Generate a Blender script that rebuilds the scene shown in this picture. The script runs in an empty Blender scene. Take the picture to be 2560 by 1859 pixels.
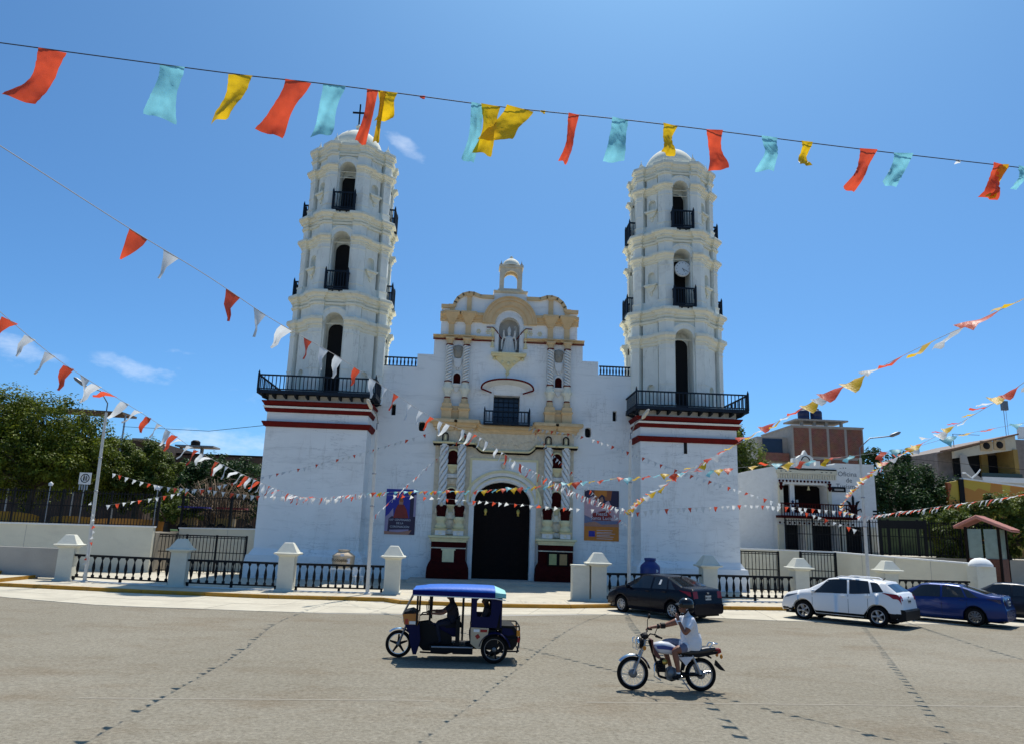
import bpy, bmesh, math, random
from mathutils import Vector, Matrix, geometry
R = math.radians
PI = math.pi
sc = bpy.context.scene
COL = sc.collection
random.seed(7)

# ---------------------------------------------------------------- camera
yaw, pit, rol = 0.0502, 0.2127, 0.0330
fwd = Vector((math.sin(yaw)*math.cos(pit), math.cos(yaw)*math.cos(pit), math.sin(pit)))
rgt = Vector((math.cos(yaw), -math.sin(yaw), 0))
upv = rgt.cross(fwd)
rr = rgt*math.cos(rol) + upv*math.sin(rol)
uu = -rgt*math.sin(rol) + upv*math.cos(rol)
cd = bpy.data.cameras.new('camera')
cam = bpy.data.objects.new('camera', cd)
COL.objects.link(cam)
cam.matrix_world = Matrix(((rr.x, uu.x, -fwd.x, -1.8975), (rr.y, uu.y, -fwd.y, -44.0), (rr.z, uu.z, -fwd.z, 2.9752), (0, 0, 0, 1)))
cd.sensor_width = 36
cd.lens = 26.29
cd.clip_start = 0.05
cd.clip_end = 3000
sc.camera = cam
# ---------------------------------------------------------------- sky, sun, exposure
SUN = Vector((0.15, 0.43, 1.0)).normalized()
elev = math.asin(SUN.z)
azim = math.atan2(SUN.x, SUN.y)
w = bpy.data.worlds.new('World')
sc.world = w
w.use_nodes = True
wt = w.node_tree
wt.nodes.clear()
def wn(t, **k):
    n = wt.nodes.new(t)
    for a, b in k.items(): setattr(n, a, b)
    return n
sky = wn('ShaderNodeTexSky', sky_type='NISHITA', sun_disc=False)
sky.sun_elevation = elev
sky.sun_rotation = azim
sky.altitude = 0
sky.air_density = 0.6
sky.dust_density = 1.3
sky.ozone_density = 3.0
def wmath(op, a, b=None, c=None):
    n = wn('ShaderNodeMath', operation=op)
    for i, v in enumerate((a, b, c)):
        if v is None: continue
        if isinstance(v, (int, float)): n.inputs[i].default_value = v
        else: wt.links.new(v, n.inputs[i])
    return n.outputs[0]
tc = wn('ShaderNodeTexCoord')
wnz = wn('ShaderNodeTexNoise')
wnz.inputs['Scale'].default_value = 9
wnz.inputs['Detail'].default_value = 5
wt.links.new(tc.outputs['Generated'], wnz.inputs['Vector'])
wv1 = wn('ShaderNodeVectorMath', operation='SUBTRACT'); wv1.inputs[1].default_value = (.5, .5, .5)
wt.links.new(wnz.outputs['Color'], wv1.inputs[0])
wv2 = wn('ShaderNodeVectorMath', operation='MULTIPLY_ADD'); wv2.inputs[1].default_value = (.075, .075, .055)
wt.links.new(wv1.outputs[0], wv2.inputs[0]); wt.links.new(tc.outputs['Generated'], wv2.inputs[2])
WARP = wv2.outputs[0]
def wdot(vec):
    n = wn('ShaderNodeVectorMath', operation='DOT_PRODUCT')
    wt.links.new(WARP, n.inputs[0])
    n.inputs[1].default_value = vec
    return n.outputs['Value']
def cloudmask(d, ha, va, tilt=0):
    d = Vector(d).normalized()
    h = Vector((d.y, -d.x, 0)).normalized()
    v = h.cross(d)
    h2 = h*math.cos(tilt) + v*math.sin(tilt)
    v2 = -h*math.sin(tilt) + v*math.cos(tilt)
    a = wmath('DIVIDE', wdot(h2), ha)
    b = wmath('DIVIDE', wdot(v2), va)
    r2 = wmath('ADD', wmath('MULTIPLY', a, a), wmath('MULTIPLY', b, b))
    front = wmath('GREATER_THAN', wdot(d), 0.3)
    return wmath('MULTIPLY', wmath('MAXIMUM', wmath('SUBTRACT', 1.0, r2), 0.0), front)
m = None
for d, ha, va, t, k in (((-.100, .87, .48), .040, .017, -.5, 1.0), ((-.40, .90, .18), .060, .012, -.08, .8), ((-.51, .84, .185), .075, .020, -.12, .75), ((-.315, .945, .10), .090, .022, -.08, 1.0), ((-.37, .91, .205), .045, .006, 0, .5), ((-.25, .95, .155), .10, .012, 0, .35), ((-.62, .77, .10), .12, .02, 0, .6), ((.50, .86, .06), .14, .012, 0, .4)):
    c = wmath('MULTIPLY', cloudmask(d, ha, va, t), k)
    m = c if m is None else wmath('MAXIMUM', m, c)
nz = wn('ShaderNodeTexNoise')
nz.inputs['Scale'].default_value = 26
nz.inputs['Detail'].default_value = 8
nz.inputs['Roughness'].default_value = .62
mp = wn('ShaderNodeMapping')
mp.inputs['Scale'].default_value = (1, 1, 2.2)
wt.links.new(tc.outputs['Generated'], mp.inputs[0])
wt.links.new(mp.outputs[0], nz.inputs['Vector'])
n1 = wmath('MULTIPLY', wmath('SUBTRACT', wmath('ADD', nz.outputs['Fac'], wmath('MULTIPLY', m, .40)), .62), 1.7)
cl = wmath('MULTIPLY', wmath('MINIMUM', wmath('MAXIMUM', n1, 0), 1), wmath('MINIMUM', wmath('MULTIPLY', m, 1.3), .62))
mix = wn('ShaderNodeMix', data_type='RGBA')
wt.links.new(cl, mix.inputs['Factor'])
tint = wn('ShaderNodeMix', data_type='RGBA', blend_type='MULTIPLY')
tint.inputs['Factor'].default_value = 1
tint.inputs['B'].default_value = (.55, .99, 1.24, 1)
wt.links.new(sky.outputs[0], tint.inputs['A'])
wt.links.new(tint.outputs['Result'], mix.inputs['A'])
mix.inputs['B'].default_value = (6.6, 7.3, 8.4, 1)
bg = wn('ShaderNodeBackground')
bg.inputs['Strength'].default_value = 0.112
wo = wn('ShaderNodeOutputWorld')
wt.links.new(mix.outputs['Result'], bg.inputs['Color'])
wt.links.new(bg.outputs[0], wo.inputs['Surface'])
sd = bpy.data.lights.new('sun', 'SUN')
sd.energy = 4.3
sd.angle = R(0.53)
sd.color = (1.0, .95, .87)
so = bpy.data.objects.new('sun', sd)
COL.objects.link(so)
so.rotation_euler = (-SUN).to_track_quat('-Z', 'Y').to_euler()
so.location = (0, 0, 60)
sc.view_settings.view_transform = 'Standard'
sc.view_settings.look = 'None'
sc.view_settings.exposure = 0.32
sc.view_settings.gamma = 1
sc.render.engine = 'CYCLES'

# ---------------------------------------------------------------- helpers
class MB:
    def __init__(s): s.v = []; s.f = []; s.m = []; s.s = []
    def add(s, vs, fs, mi=0, sm=False):
        b = len(s.v)
        s.v += [tuple(v) for v in vs]
        for f in fs:
            s.f.append([i+b for i in f]); s.m.append(mi); s.s.append(sm)
        return s
    def box(s, x0, x1, y0, y1, z0, z1, mi=0, M=None):
        vs = [(x, y, z) for z in (z0, z1) for y in (y0, y1) for x in (x0, x1)]
        if M is not None: vs = [M @ Vector(v) for v in vs]
        return s.add(vs, [(0, 2, 3, 1), (4, 5, 7, 6), (0, 1, 5, 4), (2, 6, 7, 3), (0, 4, 6, 2), (1, 3, 7, 5)], mi)
    def frus(s, cx, cy, z0, z1, a0, a1, b0=None, b1=None, mi=0):
        b0 = a0 if b0 is None else b0; b1 = a1 if b1 is None else b1
        vs = [(cx+i*a0, cy+j*b0, z0) for i, j in ((-1, -1), (1, -1), (1, 1), (-1, 1))]+[(cx+i*a1, cy+j*b1, z1) for i, j in ((-1, -1), (1, -1), (1, 1), (-1, 1))]
        return s.add(vs, [(3, 2, 1, 0), (4, 5, 6, 7), (0, 1, 5, 4), (1, 2, 6, 5), (2, 3, 7, 6), (3, 0, 4, 7)], mi)
    def tube(s, pts, r, n=8, mi=0, sm=True, caps=True):
        pts = [Vector(p) for p in pts]
        rs = r if isinstance(r, (list, tuple)) else [r]*len(pts)
        d0 = (pts[1]-pts[0]).normalized()
        u = d0.orthogonal().normalized()
        vs = []; k = len(pts)
        for i, p in enumerate(pts):
            if i == 0: d = pts[1]-pts[0]
            elif i == k-1: d = pts[-1]-pts[-2]
            else: d = (pts[i+1]-pts[i]).normalized()+(pts[i]-pts[i-1]).normalized()
            d = d.normalized() if d.length > 1e-9 else d0
            u = (u-d*u.dot(d)); u = u.normalized() if u.length > 1e-6 else d.orthogonal().normalized()
            v = d.cross(u)
            vs += [p+(u*math.cos(2*PI*j/n)+v*math.sin(2*PI*j/n))*rs[i] for j in range(n)]
        fs = [(i*n+j, i*n+(j+1) % n, (i+1)*n+(j+1) % n, (i+1)*n+j) for i in range(k-1) for j in range(n)]
        s.add(vs, fs, mi, sm)
        if caps: s.add(vs[:n], [list(range(n))[::-1]], mi); s.add(vs[-n:], [list(range(n))], mi)
        return s
    def lathe(s, prof, c=(0, 0, 0), n=16, mi=0, sm=True, M=None, a0=0, a1=2*PI, sx=1, sy=1):
        full = abs(a1-a0-2*PI) < 1e-6
        m_ = n if full else n+1
        vs = []
        for (r, z) in prof:
            for j in range(m_):
                a = a0+(a1-a0)*j/n
                v = Vector((r*math.cos(a)*sx, r*math.sin(a)*sy, z))
                if M is not None: v = M @ v
                vs.append(v+Vector(c))
        fs = []
        for i in range(len(prof)-1):
            for j in range(n):
                k = (j+1) % m_
                fs.append((i*m_+j, i*m_+k, (i+1)*m_+k, (i+1)*m_+j))
        return s.add(vs, fs, mi, sm)
    def prism(s, poly, d0, d1, fr=None, holes=(), mi=0, side_mi=None, hole_mi=None, caps=(1, 1)):
        # poly in (s,z); extruded along depth d0..d1 ; fr(s,d,z)->point
        fr = fr or (lambda a, d, z: (a, d, z))
        loops = [list(poly)]+[list(h) for h in holes]
        tris = geometry.tessellate_polygon([[Vector((p[0], p[1], 0)) for p in L] for L in loops])
        flat = [p for L in loops for p in L]
        n = len(flat)
        A = [fr(p[0], d0, p[1]) for p in flat]; B = [fr(p[0], d1, p[1]) for p in flat]
        def orient(t):
            a, b, c = (flat[i] for i in t)
            return t if (b[0]-a[0])*(c[1]-a[1])-(b[1]-a[1])*(c[0]-a[0]) > 0 else (t[0], t[2], t[1])
        if caps[0]: s.add(A, [orient(t) for t in tris], mi)
        if caps[1]: s.add(B, [orient(t)[::-1] for t in tris], mi)
        off = 0
        for li, L in enumerate(loops):
            k = len(L)
            mm = (side_mi if side_mi is not None else mi) if li == 0 else (hole_mi if hole_mi is not None else mi)
            for i in range(k):
                j = (i+1) % k
                s.add([A[off+i], A[off+j], B[off+j], B[off+i]], [(0, 3, 2, 1)], mm)
            off += k
        return s
    def sweep(s, path, prof, closed=False, mi=0, fr=None, z=0.0):
        # path (x,y[,dz]); outward = right of travel; prof (out,z)
        P = [(p[0], p[1], p[2] if len(p) > 2 else 0.) for p in path]
        n = len(P); no = []
        segs = []
        for i in range(n if closed else n-1):
            a, b = P[i], P[(i+1) % n]
            d = Vector((b[0]-a[0], b[1]-a[1])).normalized()
            segs.append(Vector((d.y, -d.x)))
        for i in range(n):
            if closed: n1, n2 = segs[i-1], segs[i]
            else: n1, n2 = segs[max(0, i-1)], segs[min(i, n-2)]
            q = 1+n1.dot(n2)
            no.append((n1+n2)/max(q, .25))
        k = len(prof)
        vs = [(P[i][0]+no[i].x*o, P[i][1]+no[i].y*o, zz+P[i][2]+z) for i in range(n) for (o, zz) in prof]
        if fr: vs = [fr(v) for v in vs]
        fs = []
        for i in range(n if closed else n-1):
            j = (i+1) % n
            for q in range(k-1): fs.append((i*k+q, j*k+q, j*k+q+1, i*k+q+1))
        s.add(vs, fs, mi)
        if not closed:
            s.add(vs[:k], [list(range(k))[::-1]], mi); s.add(vs[-k:], [list(range(k))], mi)
        return s
    def mesh(s, name, mats):
        me = bpy.data.meshes.new(name)
        me.from_pydata(s.v, [], s.f)
        for mt in (mats if isinstance(mats, (list, tuple)) else [mats]): me.materials.append(mt)
        me.polygons.foreach_set('material_index', s.m)
        me.polygons.foreach_set('use_smooth', s.s)
        me.update()
        return me
    def build(s, name, mats, parent=None, loc=(0, 0, 0), rot=(0, 0, 0)):
        return inst(name, s.mesh(name, mats), parent, loc, rot)
def inst(name, me, parent=None, loc=(0, 0, 0), rot=(0, 0, 0), scale=None):
    o = bpy.data.objects.new(name, me)
    COL.objects.link(o)
    o.parent = parent
    o.location = loc; o.rotation_euler = rot
    if scale is not None: o.scale = scale if isinstance(scale, (tuple, list)) else (scale,)*3
    return o
def tag(o, label, cat, group=None):
    o['label'] = label; o['category'] = cat
    if group: o['group'] = group
    return o
def thing(name, label, cat, loc=(0, 0, 0), rz=0, group=None, scale=1):
    o = bpy.data.objects.new(name, None)
    COL.objects.link(o)
    o.location = loc; o.rotation_euler = (0, 0, rz); o.scale = (scale,)*3
    o.empty_display_size = .2
    return tag(o, label, cat, group)
def struct(o):
    o['kind'] = 'structure'; return o
def arch(hw, z0, spring, top, n=12, cx=0):
    p = [(cx-hw, z0), (cx+hw, z0)]
    for i in range(n+1):
        a = PI*i/n
        p.append((cx+hw*math.cos(a), spring+(top-spring)*math.sin(a)))
    return p
def archring(mb, cx, zc, r0, r1, d0, d1, fr=None, n=20, a0=0, a1=PI, mi=0, ez=1):
    fr = fr or (lambda a, d, z: (a, d, z))
    pin = [(cx+r0*math.cos(a0+(a1-a0)*i/n), zc+r0*ez*math.sin(a0+(a1-a0)*i/n)) for i in range(n+1)]
    pou = [(cx+r1*math.cos(a0+(a1-a0)*i/n), zc+r1*ez*math.sin(a0+(a1-a0)*i/n)) for i in range(n+1)]
    for i in range(n):
        q = [pin[i], pou[i], pou[i+1], pin[i+1]]
        A = [fr(x, d0, z) for x, z in q]; B = [fr(x, d1, z) for x, z in q]
        fs = [(0, 1, 2, 3), (1, 5, 6, 2), (0, 3, 7, 4)]
        if i == 0: fs.append((0, 4, 5, 1))
        if i == n-1: fs.append((3, 2, 6, 7))
        mb.add(A+B, fs, mi)
def cprof(z0, z1, out, back=-.08):
    h = z1-z0
    return [(back, z0), (.16*out, z0), (.16*out, z0+.26*h), (.42*out, z0+.29*h), (.42*out, z0+.46*h), (.62*out, z0+.60*h), (.70*out, z0+.62*h), (out, z0+.68*h), (out, z0+.88*h), (.92*out, z1), (back, z1)]

# ---------------------------------------------------------------- materials
def mat(name, col, rough=.8, var=.0, scale=3., bump=0., bscale=40., metal=0., coat=0., stain=None, stain_amt=0., stain_scale=(1, 1, 1), stain_lo=.5, stain_hi=.75, trans=0., spec=.5, coords='Object'):
    mt = bpy.data.materials.new(name)
    mt.use_nodes = True
    t = mt.node_tree
    b = t.nodes['Principled BSDF']
    c4 = (*col, 1)
    b.inputs['Base Color'].default_value = c4
    b.inputs['Roughness'].default_value = rough
    b.inputs['Metallic'].default_value = metal
    b.inputs['Coat Weight'].default_value = coat
    b.inputs['Specular IOR Level'].default_value = spec
    tcn = t.nodes.new('ShaderNodeTexCoord')
    last = None
    if var > 0:
        n = t.nodes.new('ShaderNodeTexNoise'); n.inputs['Scale'].default_value = scale; n.inputs['Detail'].default_value = 6; n.inputs['Roughness'].default_value = .65
        t.links.new(tcn.outputs[coords], n.inputs['Vector'])
        rp = t.nodes.new('ShaderNodeValToRGB')
        rp.color_ramp.elements[0].position = .3; rp.color_ramp.elements[1].position = .72
        rp.color_ramp.elements[0].color = (*[max(0, x*(1-var)) for x in col], 1)
        rp.color_ramp.elements[1].color = (*[min(1, x*(1+var*.6)) for x in col], 1)
        t.links.new(n.outputs['Fac'], rp.inputs[0]); last = rp.outputs[0]
    if stain is not None:
        mpn = t.nodes.new('ShaderNodeMapping'); mpn.inputs['Scale'].default_value = stain_scale
        t.links.new(tcn.outputs[coords], mpn.inputs[0])
        n = t.nodes.new('ShaderNodeTexNoise'); n.inputs['Scale'].default_value = 1; n.inputs['Detail'].default_value = 8; n.inputs['Roughness'].default_value = .7
        n.inputs['Distortion'].default_value = .6
        t.links.new(mpn.outputs[0], n.inputs['Vector'])
        mr = t.nodes.new('ShaderNodeMapRange'); mr.inputs['From Min'].default_value = stain_lo; mr.inputs['From Max'].default_value = stain_hi; mr.inputs['To Max'].default_value = stain_amt
        t.links.new(n.outputs['Fac'], mr.inputs['Value'])
        mx = t.nodes.new('ShaderNodeMix'); mx.data_type = 'RGBA'
        t.links.new(mr.outputs[0], mx.inputs['Factor'])
        if last: t.links.new(last, mx.inputs['A'])
        else: mx.inputs['A'].default_value = c4
        mx.inputs['B'].default_value = (*stain, 1)
        last = mx.outputs['Result']
    if last: t.links.new(last, b.inputs['Base Color'])
    if bump > 0:
        n = t.nodes.new('ShaderNodeTexNoise'); n.inputs['Scale'].default_value = bscale; n.inputs['Detail'].default_value = 5
        t.links.new(tcn.outputs[coords], n.inputs['Vector'])
        bp = t.nodes.new('ShaderNodeBump'); bp.inputs['Strength'].default_value = bump; bp.inputs['Distance'].default_value = .05
        t.links.new(n.outputs['Fac'], bp.inputs['Height']); t.links.new(bp.outputs[0], b.inputs['Normal'])
    if trans > 0:
        tr = t.nodes.new('ShaderNodeBsdfTranslucent')
        if last: t.links.new(last, tr.inputs['Color'])
        else: tr.inputs['Color'].default_value = c4
        ms = t.nodes.new('ShaderNodeMixShader'); ms.inputs[0].default_value = trans
        t.links.new(b.outputs[0], ms.inputs[1]); t.links.new(tr.outputs[0], ms.inputs[2])
        t.links.new(ms.outputs[0], t.nodes['Material Output'].inputs['Surface'])
    return mt
M = {}
M['wall'] = mat('white_limewash', (.90, .90, .87), .9, .05, .5, .12, 6, stain=(.46, .47, .45), stain_amt=.40, stain_scale=(.35, .35, 2.6), stain_lo=.55, stain_hi=.74)
M['tower'] = mat('tower_limewash', (.84, .85, .77), .9, .07, .8, .08, 7, stain=(.36, .35, .29), stain_amt=.5, stain_scale=(1.2, 1.2, .8), stain_lo=.54, stain_hi=.78)
M['trim'] = mat('tower_trim', (.84, .81, .66), .88, .07, 1.5, .06, 9, stain=(.36, .33, .25), stain_amt=.55, stain_scale=(1.6, 1.6, 2.4), stain_lo=.54, stain_hi=.76)
M['white'] = mat('white_paint', (.80, .80, .77), .85, .06, 3, .1, 20, stain=(.5, .48, .42), stain_amt=.3, stain_scale=(2, 2, 4))
M['ochre'] = mat('ochre_paint', (.74, .53, .29), .85, .10, 2.5, .1, 16, stain=(.50, .33, .15), stain_amt=.5, stain_scale=(2, 2, 3))
M['stone'] = mat('carved_stone', (.74, .64, .47), .9, .20, 5, .6, 22, stain=(.80, .76, .66), stain_amt=.5, stain_scale=(3, 3, 3))
M['cream'] = mat('cream_paint', (.82, .72, .42), .85, .1, 3, .15, 18)
def hairlines(mt, sc_, width, amt, col, seed=0.):
    t = mt.node_tree; b = t.nodes['Principled BSDF']; src = b.inputs['Base Color'].links[0].from_socket
    tcn = t.nodes.new('ShaderNodeTexCoord'); mp_ = t.nodes.new('ShaderNodeMapping'); mp_.inputs['Scale'].default_value = sc_; mp_.inputs['Location'].default_value = (seed, seed*.7, seed*1.3)
    t.links.new(tcn.outputs['Object'], mp_.inputs[0])
    n = t.nodes.new('ShaderNodeTexNoise'); n.inputs['Scale'].default_value = 1; n.inputs['Detail'].default_value = 7; n.inputs['Roughness'].default_value = .6
    t.links.new(mp_.outputs[0], n.inputs['Vector'])
    m1 = t.nodes.new('ShaderNodeMath'); m1.operation = 'SUBTRACT'; m1.inputs[1].default_value = .5; t.links.new(n.outputs['Fac'], m1.inputs[0])
    m2 = t.nodes.new('ShaderNodeMath'); m2.operation = 'ABSOLUTE'; t.links.new(m1.outputs[0], m2.inputs[0])
    mr = t.nodes.new('ShaderNodeMapRange'); mr.inputs['From Min'].default_value = 0; mr.inputs['From Max'].default_value = width; mr.inputs['To Min'].default_value = amt; mr.inputs['To Max'].default_value = 0
    t.links.new(m2.outputs[0], mr.inputs['Value'])
    n2 = t.nodes.new('ShaderNodeTexNoise'); n2.inputs['Scale'].default_value = .35; n2.inputs['Detail'].default_value = 3; t.links.new(tcn.outputs['Object'], n2.inputs['Vector'])
    mr2 = t.nodes.new('ShaderNodeMapRange'); mr2.inputs['From Min'].default_value = .42; mr2.inputs['From Max'].default_value = .6; t.links.new(n2.outputs['Fac'], mr2.inputs['Value'])
    m3 = t.nodes.new('ShaderNodeMath'); m3.operation = 'MULTIPLY'; t.links.new(mr.outputs[0], m3.inputs[0]); t.links.new(mr2.outputs[0], m3.inputs[1])
    mx = t.nodes.new('ShaderNodeMix'); mx.data_type = 'RGBA'; mx.inputs['B'].default_value = (*col, 1)
    t.links.new(m3.outputs[0], mx.inputs['Factor']); t.links.new(src, mx.inputs['A']); t.links.new(mx.outputs['Result'], b.inputs['Base Color'])
hairlines(M['wall'], (.30, .30, 1.9), .012, .6, (.40, .41, .41))
hairlines(M['wall'], (1.3, 1.3, .16), .014, .42, (.50, .48, .43), 5.)
hairlines(M['wall'], (.16, .16, .22), .05, .22, (.55, .54, .50), 9.)
hairlines(M['tower'], (.9, .9, .25), .010, .5, (.36, .34, .28), 3.)
M['redband'] = mat('dark_red_paint', (.15, .010, .008), .8, .25, 3, .1, 20, spec=.15)
M['maroon'] = mat('maroon_paint', (.045, .004, .004), .85, .3, 4, .15, 20, spec=.1)
M['darkwood'] = mat('dark_wood', (.010, .006, .005), .8, .4, 8, .3, 30, spec=.15)
M['shadegrey'] = mat('groove_shade_grey', (.40, .37, .31), .95, .2, 6)  # grey that paints shade into the column grooves; also colours the carved mask
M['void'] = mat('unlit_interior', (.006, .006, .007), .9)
M['navy'] = mat('navy_painted_wood', (.009, .018, .032), .7, .3, 6, .1, 30, spec=.25)
M['iron'] = mat('black_iron', (.006, .007, .009), .6, .3, 10, .1, 40, spec=.2)
M['gold'] = mat('brass', (.55, .40, .10), .4, .1, 10, metal=.8)
M['pillar'] = mat('grey_white_pillar_paint', (.64, .63, .53), .85, .07, 2, .12, 20, stain=(.40, .38, .33), stain_amt=.4, stain_scale=(1.5, 1.5, 2))
M['bluewin'] = mat('blue_glazed_window', (.012, .02, .05), .25, .2, 4)
M['concrete'] = mat('pale_concrete', (.50, .46, .38), .9, .12, 1.2, .25, 25, stain=(.30, .26, .20), stain_amt=.45, stain_scale=(.7, .7, .7))
M['pave'] = mat('pavement_concrete', (.50, .455, .355), .9, .16, 1.0, .3, 25, stain=(.31, .27, .21), stain_amt=.6, stain_scale=(.5, .9, .7))
M['yellow'] = mat('worn_yellow_paint', (.44, .21, .010), .8, .2, 4, .15, 30, stain=(.25, .18, .08), stain_amt=.6, stain_scale=(2, 2, 2))
M['creamwall'] = mat('cream_rendered_wall', (.70, .66, .52), .9, .06, .7, .15, 14, stain=(.45, .42, .34), stain_amt=.35, stain_scale=(.6, .6, 1.5))
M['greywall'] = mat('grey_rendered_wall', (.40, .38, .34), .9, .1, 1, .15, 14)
M['rubber'] = mat('tyre_rubber', (.008, .008, .008), .85, .2, 20, spec=.15)
M['black'] = mat('black_plastic', (.006, .006, .007), .6, spec=.2)
M['chrome'] = mat('chrome', (.75, .75, .75), .18, metal=1)
M['steel'] = mat('steel', (.35, .35, .36), .4, .1, 10, metal=.8)
M['glass'] = mat('tinted_car_glass', (.012, .015, .018), .06, spec=.6)
M['skin'] = mat('brown_skin', (.22, .085, .045), .55, .1, 20)
M['brick'] = mat('red_brick', (.27, .085, .05), .9, .25, 4, .3, 25)
M['mortar'] = mat('grey_concrete_frame', (.36, .33, .29), .9, .15, 3)
# ================================================================ ground
def asphalt():
    mt = bpy.data.materials.new('dusty_asphalt'); mt.use_nodes = True
    t = mt.node_tree; b = t.nodes['Principled BSDF']; b.inputs['Roughness'].default_value = .92; b.inputs['Specular IOR Level'].default_value = .25
    tcn = t.nodes.new('ShaderNodeTexCoord')
    def noise(s, d, r=.6, sc_=None):
        n = t.nodes.new('ShaderNodeTexNoise'); n.inputs['Scale'].default_value = s; n.inputs['Detail'].default_value = d; n.inputs['Roughness'].default_value = r
        if sc_:
            mpn = t.nodes.new('ShaderNodeMapping'); mpn.inputs['Scale'].default_value = sc_
            t.links.new(tcn.outputs['Object'], mpn.inputs[0]); t.links.new(mpn.outputs[0], n.inputs['Vector'])
        else: t.links.new(tcn.outputs['Object'], n.inputs['Vector'])
        return n.outputs['Fac']
    def ramp(f, a, ca, b_, cb):
        r = t.nodes.new('ShaderNodeValToRGB'); e = r.color_ramp.elements
        e[0].position = a; e[0].color = (*ca, 1); e[1].position = b_; e[1].color = (*cb, 1)
        t.links.new(f, r.inputs[0]); return r.outputs[0]
    def mul(a, b_, fac=1., mode='MULTIPLY'):
        m_ = t.nodes.new('ShaderNodeMix'); m_.data_type = 'RGBA'; m_.blend_type = mode
        m_.inputs['Factor'].default_value = fac
        t.links.new(a, m_.inputs['A']); t.links.new(b_, m_.inputs['B']); return m_.outputs['Result']
    base = ramp(noise(.11, 5, .6), .3, (.222, .200, .158), .7, (.272, .248, .202))
    grain = ramp(noise(11, 5, .85), .30, (.50, .48, .44), .70, (1.36, 1.36, 1.33))
    pebb = ramp(noise(70, 2, .9), .3, (.72, .72, .70), .7, (1.2, 1.2, 1.2))
    patch = ramp(noise(.9, 7, .75, (1, 1.3, 1)), .30, (.88, .85, .81), .48, (1, 1, 1))
    strip = ramp(noise(.35, 6, .7, (.7, 1.2, 1)), .33, (.86, .80, .74), .5, (1, 1, 1))
    mott = ramp(noise(2.6, 5, .8), .34, (.92, .91, .89), .62, (1.04, 1.04, 1.04))
    oil = ramp(noise(.55, 4, .6, (1, 1, 1)), .70, (1, 1, 1), .80, (.66, .62, .58))
    c = mul(mul(mul(mul(mul(mul(base, grain), pebb), patch), strip), mott), oil)
    t.links.new(c, b.inputs['Base Color'])
    bp = t.nodes.new('ShaderNodeBump'); bp.inputs['Strength'].default_value = .5; bp.inputs['Distance'].default_value = .03
    t.links.new(noise(30, 4, .8), bp.inputs['Height']); t.links.new(bp.outputs[0], b.inputs['Normal'])
    return mt
M['asphalt'] = asphalt()
M['mark'] = mat('worn_white_line', (.30, .275, .225), .9, .1, 30, stain=(.25, .22, .17), stain_amt=1., stain_scale=(3, 14, 1), stain_lo=.30, stain_hi=.52)
struct(MB().box(-900, 900, -900, 1200, -.5, 0).build('road', M['asphalt']))
for (x0, x1, y0, y1, wd) in ((-8.4, -2.4, -29.95, -29.55, .07), (.4, 12, -29.4, -28.8, .07)):
    dx, dy = x1-x0, y1-y0; L_ = math.hypot(dx, dy); nx, ny = -dy/L_*wd/2, dx/L_*wd/2
    struct(MB().add([(x0+nx, y0+ny, .004), (x0-nx, y0-ny, .004), (x1-nx, y1-ny, .004), (x1+nx, y1+ny, .004)], [(0, 1, 2, 3)]).build('road_marking', M['mark']))
KERB = [(-60, -4.5), (-30, -7.6), (-21.8, -8.9), (-20.6, -9.15), (-15.6, -10.2), (-10.1, -10.95), (-5.3, -10.75), (-4.55, -11.75), (-.4, -12.05), (2.5, -11.55), (4.5, -10.6), (9.8, -10.1), (13, -9.6), (24, -8.8), (60, -7)]
GUT = [(-60, -7), (-30, -9.5), (-21, -12.0), (-18.1, -13.7), (-14, -15.4), (-10.9, -15.6), (-7, -15.9), (-4.2, -15.6), (-.4, -15.0), (2.8, -13.9), (4.4, -13.5), (8.7, -13.8), (11.4, -14.2), (24, -13.4), (60, -12)]
def at_x(P, x):
    for a, b in zip(P, P[1:]):
        if a[0] <= x <= b[0]: return a[1]+(b[1]-a[1])*(x-a[0])/(b[0]-a[0])
# sidewalk and forecourt
poly = KERB+[(60, 120), (-60, 120)]
sw = struct(MB().prism([(p[0], p[1]) for p in poly], -.3, .15, fr=lambda a, d, z: (a, z, d)).build('forecourt_pavement', M['pave']))
# kerb stones
x = -60.
i = 0
bounds = []
for a, b in zip(KERB, KERB[1:]):
    n = max(1, round(math.hypot(b[0]-a[0], b[1]-a[1])/2.4))
    for k in range(n):
        p = [a[0]+(b[0]-a[0])*k/n, a[1]+(b[1]-a[1])*k/n]; q = [a[0]+(b[0]-a[0])*(k+1)/n, a[1]+(b[1]-a[1])*(k+1)/n]
        if q[0] < -24 or p[0] > 27: continue
        d = Vector((q[0]-p[0], q[1]-p[1])).normalized(); nn = Vector((d.y, -d.x)); e = .012
        jz = random.uniform(-.006, .006)
        mb = MB()
        P0 = Vector(p)+d*e; P1 = Vector(q)-d*e
        pr = [(-.14, -.05), (.06, -.05), (.06, .10+jz), (.03, .162+jz), (-.14, .162+jz)]
        mb.sweep([(P0.x, P0.y), (P1.x, P1.y)], pr)
        mb.build('kerb_stone', M['yellow'], sw)
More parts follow.
